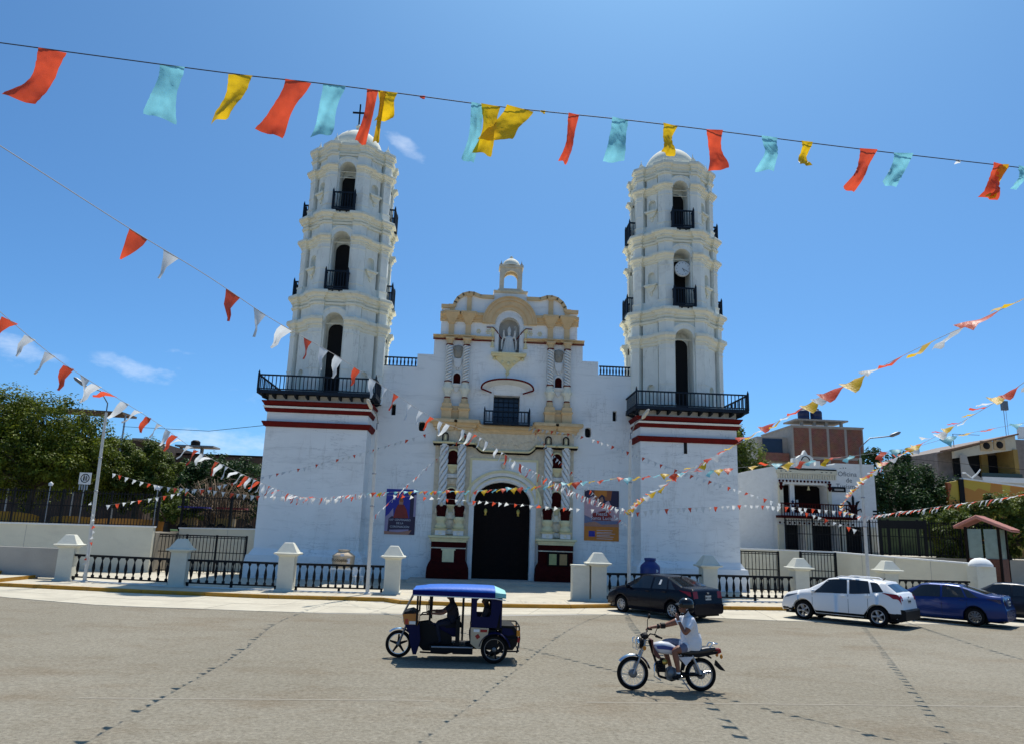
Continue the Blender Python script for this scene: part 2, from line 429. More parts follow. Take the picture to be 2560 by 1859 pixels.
# gutter slabs
gs = struct(MB().prism(KERB+GUT[::-1], -.2, .004, fr=lambda a, d, z: (a, z, d)).build('gutter_bed', M['greywall']))
x = -30.
while x < 30:
    x1 = x+1.95
    for r0, r1 in ((0, .5), (.5, 1)):
        def pt(xx, r):
            yk = at_x(KERB, xx)-.07; yg = at_x(GUT, xx); return (xx-.7*r, yk+(yg-yk)*r)
        e = .010
        q = [pt(x+e, r0+.004), pt(x+e, r1-.004), pt(x1-e, r1-.004), pt(x1-e, r0+.004)]
        h = .012+random.uniform(0, .006)
        mb = MB(); mb.add([(a, b, .0) for a, b in q]+[(a, b, h) for a, b in q], [(4, 5, 6, 7), (0, 1, 5, 4), (1, 2, 6, 5), (2, 3, 7, 6), (3, 0, 4, 7)])
        mb.build('gutter_slab', M['pave'], gs)
    x = x1
# pavement joints as real slabs in front of the fence
for i in range(24):
    xa = -21.5+i*2.0; xb = xa+1.985
    if xb > 26: break
    def yf_(xx): return at_x(KERB, xx)+.16
    mb = MB(); h = .158+random.uniform(0, .004)
    ye = -5.0
    q = [(xa, yf_(xa)), (xb, yf_(xb)), (xb, yf_(xb)+1.9), (xa, yf_(xa)+1.9)]
    mb.add([(a, b, .15) for a, b in q]+[(a, b, h) for a, b in q], [(4, 5, 6, 7), (0, 1, 5, 4), (1, 2, 6, 5), (2, 3, 7, 6), (3, 0, 4, 7)])
    mb.build('paving_slab', M['pave'], sw)
# portal step
st = MB().box(-5.2, 5.5, -.8, 2.0, .1, .30)
struct(st.build('portal_step', M['concrete']))
# ================================================================ forecourt fence
pil = MB()
pil.frus(0, 0, 0, .10, .42, .40); pil.frus(0, 0, .10, 1.52, .345, .345); pil.frus(0, 0, 1.52, 1.60, .35, .45); pil.frus(0, 0, 1.60, 1.66, .53, .55); pil.frus(0, 0, 1.66, 1.69, .55, .50)
pil_me = pil.mesh('pillar_shaft', M['pillar'])
capm = MB(); capm.frus(0, 0, 1.69, 2.10, .45, .20); capm.frus(0, 0, 2.10, 2.12, .20, .17)
cap_me = capm.mesh('cap', M['pillar'])
PIL = [(-20.8, -6.3), (-14.95, -8.05), (-9.95, -8.75), (-5.25, -8.55), (4.05, -9.15), (9.65, -7.55), (14.45, -6.8), (19.15, -6.4)]
names = ['white fence pillar with pyramid cap, leftmost, beside the yellow steps', 'white fence pillar in front of the black bar gate left of church', 'white fence pillar below the balcony of the left church tower', 'white fence pillar just left of the open church forecourt entrance', 'white fence pillar behind the front of the black sedan', 'white fence pillar behind the boot of the black sedan', 'white fence pillar behind the bonnet of the white SUV', 'white fence pillar behind the roof of the white SUV']
for (x, y), nm in zip(PIL, names):
    t = thing('fence_pillar', nm, 'pillar', (x, y, .15), .12 if x < -12 else .03, 'white forecourt fence pillars')
    inst('pillar_shaft', pil_me, t); inst('cap', cap_me, t)
# white wing wall joined to entrance pillar
t = MB().box(-.75, .02, -.3, .34, 0, 1.5)
t.box(-.78, .0, -.34, .38, 1.5, 1.56)
tag(t.build('wing_wall', M['pillar'], None, (3.62, -9.12, .15)), 'low white wing wall at the right of the forecourt entrance', 'wall')
t = thing('end_pillar', 'round topped white pillar ending the cream wall behind the blue sedan', 'pillar', (24.3, -6.0, .0))
MB().box(-.5, .5, -.4, .4, 0, 2.12).build('pillar_shaft', M['pillar'], t)
MB().lathe([(.56, 2.12), (.56, 2.2), (.52, 2.28), (.42, 2.42), (.25, 2.52), (.001, 2.56)], n=24).build('cap', M['white'], t)
bal = MB()
bal.box(-.05, .05, -.05, .05, 0, .10); bal.lathe([(.045, .10), (.03, .13), (.03, .18), (.062, .30), (.072, .42), (.055, .58), (.028, .72), (.024, .78), (.045, .82), (.05, .86)], n=10); bal.box(-.055, .055, -.05, .05, .86, .92)
bal_me = bal.mesh('baluster', M['iron'])
RAIL = [(0, 1, 12), (1, 2, 11), (2, 3, 12), (4, 5, 12), (5, 6, 11), (6, 7, 11), (7, 8, 11)]
rn = ['black baluster railing between the two leftmost fence pillars', 'black baluster railing below the left corner of the left tower', 'black baluster railing in front of the beige water tank', 'black baluster railing in front of the blue water tank', 'black baluster railing between black sedan and white SUV', 'black baluster railing behind the white SUV', 'black baluster railing behind the blue sedan']
PL2 = PIL+[(24.0, -6.0)]
for (i, j, n), nm in zip(RAIL, rn):
    a = Vector(PL2[i]); b = Vector(PL2[j]); d = (b-a); L_ = d.length; ang = math.atan2(d.y, d.x)
    c = (a+b)/2; hl = L_/2-.40
    t = thing('baluster_railing', nm, 'railing', (c.x, c.y, .15), ang, 'black baluster railings of the forecourt fence')
    MB().box(-hl, hl, -.06, .06, 1.14, 1.235).build('top_rail', M['iron'], t)
    MB().box(-hl, hl, -.05, .05, .17, .23).build('bottom_rail', M['iron'], t)
    for q in (-hl+.06, 0, hl-.06): MB().box(q-.05, q+.05, -.045, .045, 0, .17).build('foot', M['iron'], t)
    for k in range(n):
        inst('baluster', bal_me, t, (-hl+(k+.5)*2*hl/n, 0, .226))
    struct(MB().box(-hl-.05, hl+.05, -.12, .12, -.02, .055).build('railing_kerb', M['white'], None, (c.x, c.y, .15), (0, 0, ang)))
# ================================================================ street lamp poles
M['pole'] = mat('worn_white_pole_paint', (.66, .64, .58), .6, .1, 3, .1, 30, stain=(.30, .15, .08), stain_amt=.7, stain_scale=(6, 6, 1.2), stain_lo=.58, stain_hi=.7)
M['greymetal'] = mat('grey_galvanised_metal', (.18, .19, .20), .45, .1, 8, metal=.5)
M['lamp'] = mat('pale_lamp_housing', (.55, .52, .45), .5, .05, 5)
def pole(x, y, h, top, arm, label, lean=0., dark=False):
    t = thing('street_lamp', label, 'street lamp', (x, y, .15), 0, 'white street lamps along the fence')
    MB().tube([(0, 0, 0), (lean*.5, 0, h*.5), (lean, 0, h)], [.085, .075, .06], 12).build('pole', M['pole'], t)
    MB().lathe([(.16, 0), (.16, .06), (.10, .10)], n=12).build('base', M['pole'], t)
    a = Vector(top)+Vector((lean, 0, h)); b = a+Vector(arm)
    mid = a.lerp(b, .35)+Vector((0, 0, abs(arm[2])*.25+.12))
    MB().tube([(lean, 0, h-.05), (lean, 0, h+.3), tuple(a), tuple(mid), tuple(b)], .03, 8).build('lamp_arm', M['greymetal'], t)
    d = Vector(arm).normalized()
    mb = MB(); mb.tube([b, b+d*.12, b+d*.5, b+d*.62], [.04, .09, .085, .03], 10)
    mb.build('lamp_head', M['greymetal'] if dark else M['lamp'], t)
    for z in (h*.52, h*.72): MB().lathe([(.085, z), (.10, z+.01), (.10, z+.05), (.085, z+.06)], (lean*z/h, 0, 0), n=10).build('clamp', M['steel'], t)
pole(-19.55, -7.0, 7.95, (.0, 0, .45), (-1.0, -.4, .75), 'white street lamp pole left of the church with red and white bunting', -.15, True)
pole(-6.25, -9.2, 7.35, (.05, 0, .3), (-.25, -.7, .55), 'white street lamp pole in front of the left church poster', -.1)
pole(5.5, -9.0, 7.4, (.05, .0, .3), (.35, -.7, .6), 'white street lamp pole between the right poster and the right tower', .1)
pole(17.5, -7.6, 7.1, (.0, 0, .5), (1.6, 0, .65), 'white street lamp pole with long curved arm behind the white SUV', .0, True)
# ================================================================ left steps and low wall
for k, (xr, z0, z1) in enumerate(((-22.6, .0, .31), (-24.2, .31, .47), (-25.8, .47, .63))):
    s_ = struct(MB().box(-34, xr, -8.7-.2*k, -5.3, z0, z1).build('step', M['pave']))
    mb = MB(); mb.box(xr, xr+.02, -8.72-.2*k, -5.3, z0+.001, z1+.004); mb.box(-34, xr+.02, -8.72-.2*k-.02, -8.72-.2*k, z0+.001, z1+.004); mb.build('step_edge', M['yellow'], s_)
mb = MB().prism([(-34, .2), (-21.2, .2), (-21.2, 1.58), (-34, 1.62)], -.13, .13)
lw = tag(mb.build('low_wall', M['greywall'], None, (0, -5.4, 0)), 'low grey wall running left from the leftmost fence pillar', 'wall')
# ================================================================ church
CH = thing('church', 'white colonial church with twin octagonal bell towers and ochre stone portal', 'church', (0, 2, 0))
CH.location = (0, 0, 0)
def cp(mb, name, mt, parent=None): return mb.build(name, mt, parent or CH)
XC = .16
# ---- tower bases
def tower_base(cx):
    h = 2.93
    mb = MB(); mb.box(cx-h, cx+h, 0, 5.8, 1.72, 10.52)
    tb = cp(mb, 'tower_base', M['wall'])
    y0 = 2.9
    sq = lambda a: [(cx-a, y0-a), (cx+a, y0-a), (cx+a, y0+a), (cx-a, y0+a)]
    H = 2.93
    mb = MB(); mb.sweep(sq(H), [(-.1, .1), (.36, .1), (.36, 1.0), (.30, 1.38), (.20, 1.40), (.02, 1.72), (-.1, 1.72)], True); cp(mb, 'plinth', M['wall'], tb)
    for z0, z1, o in ((8.64, 8.94, .22), (9.50, 9.72, .16), (9.84, 10.14, .30)):
        mb = MB(); mb.sweep(sq(H), [(-.1, z0), (.02, z0), (o*.55, z0+.12*(z1-z0)), (o*.75, z0+.5*(z1-z0)), (o, z0+.8*(z1-z0)), (o, z1), (-.1, z1)], True); cp(mb, 'red_band', M['redband'], tb)
    mb = MB(); mb.sweep(sq(H), [(-.1, 9.725), (.17, 9.725), (.24, 9.835), (-.1, 9.835)], True); cp(mb, 'white_band', M['white'], tb)
    return tb
def slim_baluster(h, r=.022, me={}):
    k = (h, r)
    if k not in me:
        mb = MB(); mb.box(-r, r, -r, r, 0, h); me[k] = mb.mesh('baluster', M['navy'])
    return me[k]
def rail_run(parent, a, b, z, h, n, post0=False, post1=False, ms=None):
    a = Vector((*a, z)); b = Vector((*b, z)); d = b-a; L_ = d.length; ang = math.atan2(d.y, d.x)
    Mx = Matrix.Translation(a) @ Matrix.Rotation(ang, 4, 'Z')
    mb = MB(); mb.box(0, L_, -.045, .045, h-.08, h, M=Mx); mb.box(0, L_, -.04, .04, .05, .11, M=Mx)
    mb.build('rail', M['navy'], parent)
    for k in range(n):
        q = a+d*((k+.5)/n)
        inst('baluster', ms or slim_baluster(h-.12), parent, (q.x, q.y, z+.06), (0, 0, ang))
    for f, p in ((post0, a), (post1, b)):
        if f:
            mb = MB(); mb.box(p.x-.05, p.x+.05, p.y-.05, p.y+.05, z-.04, z+h+.06); mb.frus(p.x, p.y, z+h+.06, z+h+.24, .05, .008); mb.build('post', M['navy'], parent)
def big_balcony(cx, side):
    b = bpy.data.objects.new('tower_balcony', None); COL.objects.link(b); b.parent = CH
    hw = 3.36; yf = -.9; z = 10.56
    mb = MB(); mb.box(cx-hw, cx+hw, yf, 0.6, z-.02, z+.06); mb.box(cx-hw-.03, cx+hw+.03, yf-.04, yf+.04, z-.12, z+.08); mb.build('deck', M['navy'], b)
    for sg in (-1, 1):
        mb = MB(); mb.box(cx+sg*hw-.05, cx+sg*hw+.05, yf, 5.5, z-.12, z+.07); mb.box(min(cx+sg*2.9, cx+sg*hw), max(cx+sg*2.9, cx+sg*hw), .6, 5.5, z-.015, z+.055); mb.build('side_deck', M['navy'], b)
        for q in range(5):
            yq = .4+q*1.1
            mb = MB(); mb.prism([(0, z-.12), (.52, z-.12), (.50, z-.18), (.0, z-.36)], yq-.05, yq+.05, fr=lambda a, d, zz, sg=sg: (cx+sg*(2.92+a), d, zz)); mb.build('corbel', M['navy'], b)
    for k in range(11):
        xq = cx-hw+.18+k*(2*hw-.36)/10
        mb = MB(); mb.prism([(.02, z-.02), (.02, z-.28), (-.55, z-.22), (-.80, z-.12), (-.88, z-.02)], xq-.055, xq+.055, fr=lambda a, d, zz: (d, a, zz)); mb.build('corbel', M['navy'], b)
    h = .92
    rail_run(b, (cx-hw, yf), (cx+hw, yf), z+.06, h, 30, True, True)
    for sg in (-1, 1): rail_run(b, (cx+sg*hw, yf), (cx+sg*hw, 5.4), z+.06, h, 20, False, False)
# ---- octagonal bell tower
def bell_tower(cx, left):
    cy = 2.9
    tw = None
    def frame(k, a):
        th = -PI/2+k*PI/4
        n = Vector((math.cos(th), math.sin(th))); t = Vector((-math.sin(th), math.cos(th)))
        return lambda s_, d, z: (cx+n.x*(a+d)+t.x*s_, cy+n.y*(a+d)+t.y*s_, z)
    def corner(k, r):
        th = -PI/2+k*PI/4+PI/8
        q = r/math.cos(PI/8); return (cx+q*math.cos(th), cy+q*math.sin(th))
    def ring(a, p, mc, md, qc=None):
        pts = []
        for k in range(8):
            f = frame(k, a); m_ = mc if k % 2 == 0 else md
            qq = 0.02
            for s_, o in ((-m_, p), (-m_, qq), (m_, qq), (m_, p)): pts.append(f(s_, o, 0)[:2])
            pts.append(corner(k, a+p))
        return pts
    tiers = [(10.55, 14.70, 15.40, 15.70, 16.40, 17.03, 2.72, .56), (17.03, 20.20, 20.75, 21.02, 21.70, 22.28, 2.54, .54), (22.28, 25.10, 25.55, 25.80, 26.45, 27.10, 2.38, .50)]
    for ti, (z0, e0, e1, at, c0, c1, a, hw) in enumerate(tiers):
        wd = a*math.tan(PI/8)
        mb = MB()
        for k in range(8):
            f = frame(k, a)
            if k % 2 == 0:
                if ti == 0: zb = z0+.02
                else: zb = z0+.05
                hole = arch(hw, zb, at-hw, at, 14)
                mb.prism([(-wd, z0), (wd, z0), (wd, c1), (-wd, c1)], 0, -1.05, f, [hole])
            else:
                if ti == 0: hz0, hz1, nh = z0+.5, z0+1.75, .27
                else: hz0, hz1, nh = z0+(1.75 if ti == 1 else 1.62), z0+(2.62 if ti == 1 else 2.4), .27
                hole = arch(nh, hz0, hz1-nh, hz1, 10)
                sl = wd-.42
                slots = [[(g_-.08*h_-.08, za), (g_-.08*h_+.08, za), (g_-.08*h_+.08, zc_), (g_-.08*h_-.08, zc_)] for h_, g_ in ((1, sl), (-1, -sl)) for za, zc_ in ((z0+(.65 if ti else .45), e0-.05), (e1+.03, c0-.26))]
                mb.prism([(-wd, z0), (wd, z0), (wd, c1), (-wd, c1)], 0, -.35, f, [hole]+slots, caps=(1, 0))
                mb.prism([(-nh-.1, hz0-.1), (nh+.1, hz0-.1), (nh+.1, hz1+.1), (-nh-.1, hz1+.1)], -.26, -.3, f)
        body = cp(mb, 'bell_tower', M['tower'])
        # inner core with dark doorway
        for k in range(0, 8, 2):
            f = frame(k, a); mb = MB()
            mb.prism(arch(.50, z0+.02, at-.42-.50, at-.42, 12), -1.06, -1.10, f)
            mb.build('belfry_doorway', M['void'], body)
        for k in range(0, 8, 2):
            f = frame(k, a); mb = MB()
            mb.prism([(-.9, z0), (.9, z0), (.9, at+.3), (-.9, at+.3)], -1.10, -1.2, f)
            mb.build('belfry_wall', M['tower'], body)
        # pilasters: capped strips beside each corner
        pw = .42; p = .20
        for k in range(8):
            f = frame(k, a)
            for sg in (-1, 1):
                mb = MB()
                e = wd+p*math.tan(PI/8)
                inn = (hw+.10) if k % 2 == 0 else wd-pw
                xs = sorted((sg*inn, sg*wd)); xo = sorted((sg*inn, sg*(wd+p*math.tan(PI/8))))
                def strip(z0_, z1_, pp, xi):
                    eo = wd+pp*math.tan(PI/8)
                    A = (sg*xi, sg*eo) if sg > 0 else (sg*eo, sg*xi)
                    Bk = (sg*xi, sg*wd) if sg > 0 else (sg*wd, sg*xi)
                    vs = [f(A[0], pp, z0_), f(A[1], pp, z0_), f(A[1], pp, z1_), f(A[0], pp, z1_), f(Bk[0], -.02, z0_), f(Bk[1], -.02, z0_), f(Bk[1], -.02, z1_), f(Bk[0], -.02, z1_)]
                    mb.add(vs, [(0, 1, 2, 3), (4, 0, 3, 7), (1, 5, 6, 2), (3, 2, 6, 7), (4, 5, 1, 0)])
                strip(z0+.02, e0+.02, p, inn)
                bh = .55 if ti else .35
                strip(z0+.02, z0+bh, p+.05, inn-.02)
                strip(z0+bh, z0+bh+.07, p+.09, inn-.04)
                zm = z0+(e0-z0)*(.48 if ti else .40)
                strip(zm, zm+.06, p+.03, inn-.01)
                strip(e0-.30, e0-.24, p+.035, inn-.015)
                strip(e1-.02, c0+.02, p-.02, inn)
                mb.build('pilaster', M['tower'], body)
        # broken lower entablature
        for k in range(0, 8, 2):
            pts = [frame(k, a)(hw+.08, p, 0)[:2], corner(k, a+p)]
            f = frame(k+1, a)
            for s_, o in ((-(wd-pw), p), (-(wd-pw), .03), (wd-pw, .03), (wd-pw, p)): pts.append(f(s_, o, 0)[:2])
            pts += [corner(k+1, a+p), frame((k+2) % 8, a)(-(hw+.08), p, 0)[:2]]
            mb = MB(); mb.sweep(pts, cprof(e0, e1, .28, -.1)); mb.build('entablature', M['trim'], body)
        # archivolts
        for k in range(0, 8, 2):
            mb = MB(); f = frame(k, a)
            archring(mb, 0, at-hw, hw+.005, hw+.30, .12, -.02, f, 14)
            archring(mb, 0, at-hw, hw+.30, hw+.37, .17, -.02, f, 14)
            mb.build('archivolt', M['tower'], body)
        # upper cornice
        mb = MB(); mb.sweep(ring(a, p, .75, wd-pw), cprof(c0, c1, .32 if ti < 2 else .22, -.15), True); mb.build('cornice', M['trim'], body)
        if ti < 2 or True:
            mb = MB(); mb.sweep(ring(a, p-.02, .75, wd-pw), [(-.1, c0-.22), (.10, c0-.22), (.13, c0-.10), (-.1, c0-.10)], True); mb.build('string_course', M['trim'], body)
        # ledge slab closing the tier
        mb = MB(); r_ = (a+.15)
        mb.prism([corner(k, r_) for k in range(8)], c1-.3, c1+.012, fr=lambda x_, d, y_: (x_, y_, d)); mb.build('ledge', M['tower'], body)
        # corbel ornaments below diagonal niches on upper tiers
        if ti:
            for k in range(1, 8, 2):
                f = frame(k, a); zt = z0+(1.75 if ti == 1 else 1.62)
                mb = MB()
                mb.prism([(-.42, zt-.12), (.42, zt-.12), (.46, zt+.0), (-.46, zt+.0)], .24, -.02, f)
                mb.prism([(-.36, zt-.12), (-.26, zt-.34), (-.10, zt-.48), (.10, zt-.48), (.26, zt-.34), (.36, zt-.12)], .15, -.02, f)
                mb.prism([(-.08, zt-.48), (-.12, zt-.62), (0, zt-.74), (.12, zt-.62), (.08, zt-.48)], .07, -.02, f)
                mb.build('corbel_ornament', M['trim'], body)
        # balconies in the arches
        if ti:
            for k in (0, 2, 6):
                f = frame(k, a)
                b = bpy.data.objects.new('arch_balcony', None); COL.objects.link(b); b.parent = CH
                z = z0+.12; bw = .70; pj = .62
                mb = MB()
                A = [f(s_, d, 0) for s_, d in ((-bw, .1), (bw, .1), (bw, pj), (-bw, pj))]
                mb.add([(q[0], q[1], z-.09) for q in A]+[(q[0], q[1], z) for q in A], [(0, 3, 2, 1), (4, 5, 6, 7), (0, 1, 5, 4), (1, 2, 6, 5), (2, 3, 7, 6), (3, 0, 4, 7)])
                mb.build('deck', M['navy'], b)
                for s_ in (-.6, -.2, .2, .6):
                    mb = MB()
                    q = [(.0, z-.09), (.0, z-.2), (pj-.1, z-.2), (pj, z-.09)]
                    vs = [f(s_+e_, d, zz) for e_ in (-.045, .045) for d, zz in q]
                    mb.add(vs, [(0, 1, 2, 3), (7, 6, 5, 4), (0, 4, 5, 1), (1, 5, 6, 2), (2, 6, 7, 3), (3, 7, 4, 0)]); mb.build('joist', M['navy'], b)
                c = [f(s_, d, 0)[:2] for s_, d in ((-bw+.03, .15), (-bw+.03, pj-.04), (bw-.03, pj-.04), (bw-.03, .15))]
                rail_run(b, c[1], c[2], z, 1.12, 8, True, True)
                rail_run(b, c[0], c[1], z, 1.12, 4); rail_run(b, c[2], c[3], z, 1.12, 4)
        # dark timbers / bell seen in the arch
        if ti < 2:
            mb = MB(); f = frame(0, a)
            mb.tube([f(-hw, -.3, at-hw-.05), f(hw, -.3, at-hw-.05)], .035, 6); mb.build('tie_beam', M['trim'], body)
        else:
            mb = MB(); f = frame(0, a)
            for zz in (at-hw-.02, at-hw-.42): mb.tube([f(-hw, -.25, zz), f(hw, -.25, zz)], .03, 6)
            mb.build('tie_beam', M['trim'], body)
        if False:
            f = frame(0, a)
            mb = MB(); c_ = f(0, -.7, 0)
            mb.lathe([(.06, 13.05), (.16, 13.0), (.22, 12.7), (.27, 12.45), (.36, 12.3)], (c_[0], c_[1], 0), n=16)
            mb.build('bell', M['steel'], body)
    # parapet, dome, finials
    a = 2.30
    mb = MB(); mb.prism([corner(k, a) for k in range(8)], 27.0, 27.30, fr=lambda x_, d, y_: (x_, y_, d)); mb.build('parapet', M['trim'], body)
    for k in range(8):
        c_ = corner(k, a-.08)
        mb = MB(); mb.frus(c_[0], c_[1], 27.3, 27.46, .16, .13); mb.lathe([(.11, 27.46), (.13, 27.52), (.04, 27.66), (.001, 27.95)], (c_[0], c_[1], 0), n=8); mb.build('finial', M['trim'], body)
    dz = 27.25
    pr = [(1.82, 0), (1.82, .15)]+[(1.78*math.cos(R(q)), .15+1.82*math.sin(R(q))) for q in range(0, 90, 9)]+[(.001, 2.0)]
    mb = MB(); mb.lathe([(r_, dz+z) for r_, z in pr], (cx, cy, 0), n=32); mb.build('dome', M['trim'], body)
    mb = MB(); mb.lathe([(.38, dz+1.93), (.34, dz+2.05), (.16, dz+2.2), (.14, dz+2.35), (.2, dz+2.42), (.12, dz+2.55), (.001, dz+2.58)], (cx, cy, 0), n=16); mb.build('dome_knob', M['trim'], body)
    if left:
        mb = MB(); mb.box(cx-.045, cx+.045, cy-.045, cy+.045, dz+2.5, dz+4.15); mb.box(cx-.48, cx+.48, cy-.04, cy+.04, dz+3.45, dz+3.56); mb.build('cross', M['iron'], body)
    else:
        # clock in the middle arch
        f0 = cy-2.54-.12
        ck = bpy.data.objects.new('clock', None); COL.objects.link(ck); ck.parent = CH
        mb = MB(); Mx = Matrix.Translation((cx+.06, f0+.25, 19.75)) @ Matrix.Rotation(PI/2, 4, 'X')
        mb.lathe([(.001, .06), (.44, .06), (.46, .04), (.46, -.1), (.001, -.1)], M=Mx, n=32, sm=False); mb.build('clock_face', mat('clock_dial', (.62, .68, .70), .4, .05, 5), ck)
        mb = MB(); mb.lathe([(.455, .07), (.50, .075), (.50, -.12), (.455, -.12)], M=Mx, n=32); mb.build('clock_rim', M['white'], ck)
        for L_, an, wd_ in ((.22, R(150), .03), (.34, R(118), .02)):
            mb = MB(); mb.box(-wd_/2, wd_/2, -.05, L_, .066, .075, M=Mx @ Matrix.Rotation(-an, 4, 'Z')); mb.build('clock_hand', M['black'], ck)
        mb = MB()
        for q in range(12): mb.box(-.012, .012, .36, .42, .064, .07, M=Mx @ Matrix.Rotation(q*PI/6, 4, 'Z'))
        mb.build('hour_marks', M['black'], ck)
for cx, lf in ((-11.0, True), (11.05, False)):
    tower_base(cx); big_balcony(cx, lf); bell_tower(-10.55 if lf else 10.92, lf)
mb = MB(); mb.box(10.74, 10.94, -.012, .3, 7.98, 8.64); mb.build('slit_window', M['void'], CH)
# ================================================================ church facade
YF = 2.0
X0 = XC
def half(pts): return [(X0+x, z) for x, z in pts]+[(X0-x, z) for x, z in reversed(pts)]
curl = [(4.30, 17.0), (3.75, 17.05)]+[(3.70-1.15*math.sin(R(q)), 17.05+.95*(1-math.cos(R(q)))) for q in (15, 35, 55, 75, 90)]
curl = [(4.30, 17.05), (3.62, 17.05), (3.56, 17.3), (3.38, 17.6), (3.05, 17.86), (2.66, 17.98), (2.35, 17.96), (1.9, 17.80), (1.08, 17.80)]
sil = [(8.40, .1), (8.40, 12.98), (5.72, 12.98), (5.72, 13.82), (4.72, 13.82), (4.72, 15.0), (4.35, 15.0)]+[(4.35, 17.05)]+curl[1:]+[(1.08, 18.15)]
outer = half(sil)
oval = lambda cx, cz, a, b: [(cx+a*math.copysign(abs(math.cos(t_))**.6, math.cos(t_)), cz+b*math.copysign(abs(math.sin(t_))**.6, math.sin(t_))) for t_ in [2*PI*i/16 for i in range(16)]]
rect = lambda x0, x1, z0, z1: [(x0, z0), (x1, z0), (x1, z1), (x0, z1)]
def notch(xl, xr_, z0, z1, hw_, spr, top_, cx, n=20):
    p = [(xl, z0), (cx-hw_, z0)]+[(cx-hw_*math.cos(PI*i/n), spr+(top_-spr)*math.sin(PI*i/n)) for i in range(n+1)]+[(cx+hw_, z0), (xr_, z0), (xr_, z1), (xl, z1)]
    return p
door_h = arch(1.72, .28, 4.75, 6.05, 20, X0-.06)
win_h = rect(X0-.84, X0+.80, 9.50, 11.42)
niche_h = arch(.66, 14.08, 15.75, 16.45, 16, X0)
holes = [door_h, win_h, niche_h, rect(-6.97, -6.70, 9.9, 10.6), oval(-5.03, 9.28, .21, .30), rect(6.82, 7.08, 10.08, 10.72), oval(5.28, 9.3, .2, .31)]
mb = MB(); mb.prism(outer, YF, YF+1.1, holes=holes)
fac = cp(mb, 'facade_wall', M['wall'])
mb = MB(); mb.box(-8.0, 8.05, YF+1.1, 34, .1, 11.6); nv = cp(mb, 'nave', M['wall'])
mb = MB(); mb.prism([(-8.2, 11.6), (8.25, 11.6), (8.25, 11.75), (.02, 12.3), (-8.2, 11.75)], YF+1.12, 34.2); mb.build('nave_roof', M['creamwall'], nv)
mb = MB()
for h in holes[3:]:
    xs = [p[0] for p in h]; zs = [p[1] for p in h]
    mb = MB(); mb.box(min(xs)-.05, max(xs)+.05, YF+.45, YF+.5, min(zs)-.05, max(zs)+.05); mb.build('small_window', M['void'], fac)
# door leaves
dx = X0-.06
for sg in (-1, 1):
    mb = MB(); mb.box(min(dx, dx+sg*1.8), max(dx, dx+sg*1.8), YF+.62, YF+.72, .25, 6.1)
    d_ = mb.build('door_leaf', M['darkwood'], CH)
    for iz in range(7):
        for ix in range(3):
            a = dx+sg*(.12+ix*.55); zc = .45+iz*.62
            mb = MB(); x0, x1 = sorted((a, a+sg*.46)); mb.box(x0, x1, YF+.59, YF+.622, zc, zc+.5); mb.build('door_panel', M['darkwood'], d_)
    kx = dx+sg*1.0
    mb = MB(); mb.lathe([(.001, 0), (.09, .02), (.05, .1), (.11, .22), (.10, .36), (.04, .42), (.001, .44)], (kx, YF+.56, 4.03), n=12, sy=.5); mb.build('knocker', M['gold'], d_)
# window with small panes
mb = MB(); mb.box(X0-.9, X0+.86, YF+.75, YF+.8, 9.45, 11.5); wnd = mb.build('window', M['bluewin'], CH)
for q in range(6):
    mb = MB(); xx = X0-.84+q*1.64/5; mb.box(xx-.025, xx+.025, YF+.71, YF+.75, 9.5, 11.42); mb.build('mullion', M['navy'], wnd)
for q in range(7):
    mb = MB(); zz = 9.55+q*.31; mb.box(X0-.84, X0+.8, YF+.70, YF+.752, zz-.025, zz+.025); mb.build('glazing_bar', M['navy'], wnd)
# splayed reveal frame
for sg in (-1, 1):
    mb = MB(); xe = X0-.02+sg*.82
    mb.box(min(xe, xe+sg*.28), max(xe, xe+sg*.28), YF-.10, YF+.02, 9.6, 11.55); mb.build('window_jamb', M['white'], wnd)
# hood over window
hood = MB()
n = 18
pa = []
for i in range(n+1):
    a = PI*i/n
    pa.append((X0-.02-1.62*math.cos(a), 11.66+.66*math.sin(a)**.8))
for r0, r1, y0, y1 in ((0, 1, -.62, -.55),):
    pass
vs = []
for (x, z) in pa: vs += [(x, YF-.55, z), (X0-.02+(x-X0+.02)*.78, YF+.0, 11.50+(z-11.66)*.9)]
hood.add(vs, [(2*i, 2*i+1, 2*i+3, 2*i+2) for i in range(n)], 0, True)
vs2 = []
for (x, z) in pa: vs2 += [(x, YF-.55, z+.04), (x, YF+.0, z+.10)]
hood.add(vs2, [(2*i, 2*i+2, 2*i+3, 2*i+1) for i in range(n)], 0, True)
ho = cp(hood, 'window_hood', M['white'])
mb = MB(); mb.tube([(x, YF-.57, z+.03) for x, z in pa], .055, 8); mb.tube([(pa[0][0], YF-.57, pa[0][1]+.02), (X0-1.0, YF-.3, 11.5)], .05, 6); mb.tube([(pa[-1][0], YF-.57, pa[-1][1]+.02), (X0+.96, YF-.3, 11.5)], .05, 6); mb.build('hood_moulding', M['redband'], ho)
# window balcony
b = bpy.data.objects.new('window_balcony', None); COL.objects.link(b); b.parent = CH
mb = MB(); mb.box(X0-1.42, X0+1.40, YF-.95, YF-.1, 9.44, 9.52); mb.build('deck', M['navy'], b)
rail_run(b, (X0-1.38, YF-.92), (X0+1.36, YF-.92), 9.52, .78, 14, True, True)
rail_run(b, (X0-1.38, YF-.1), (X0-1.38, YF-.92), 9.52, .78, 4); rail_run(b, (X0+1.36, YF-.92), (X0+1.36, YF-.1), 9.52, .78, 4)
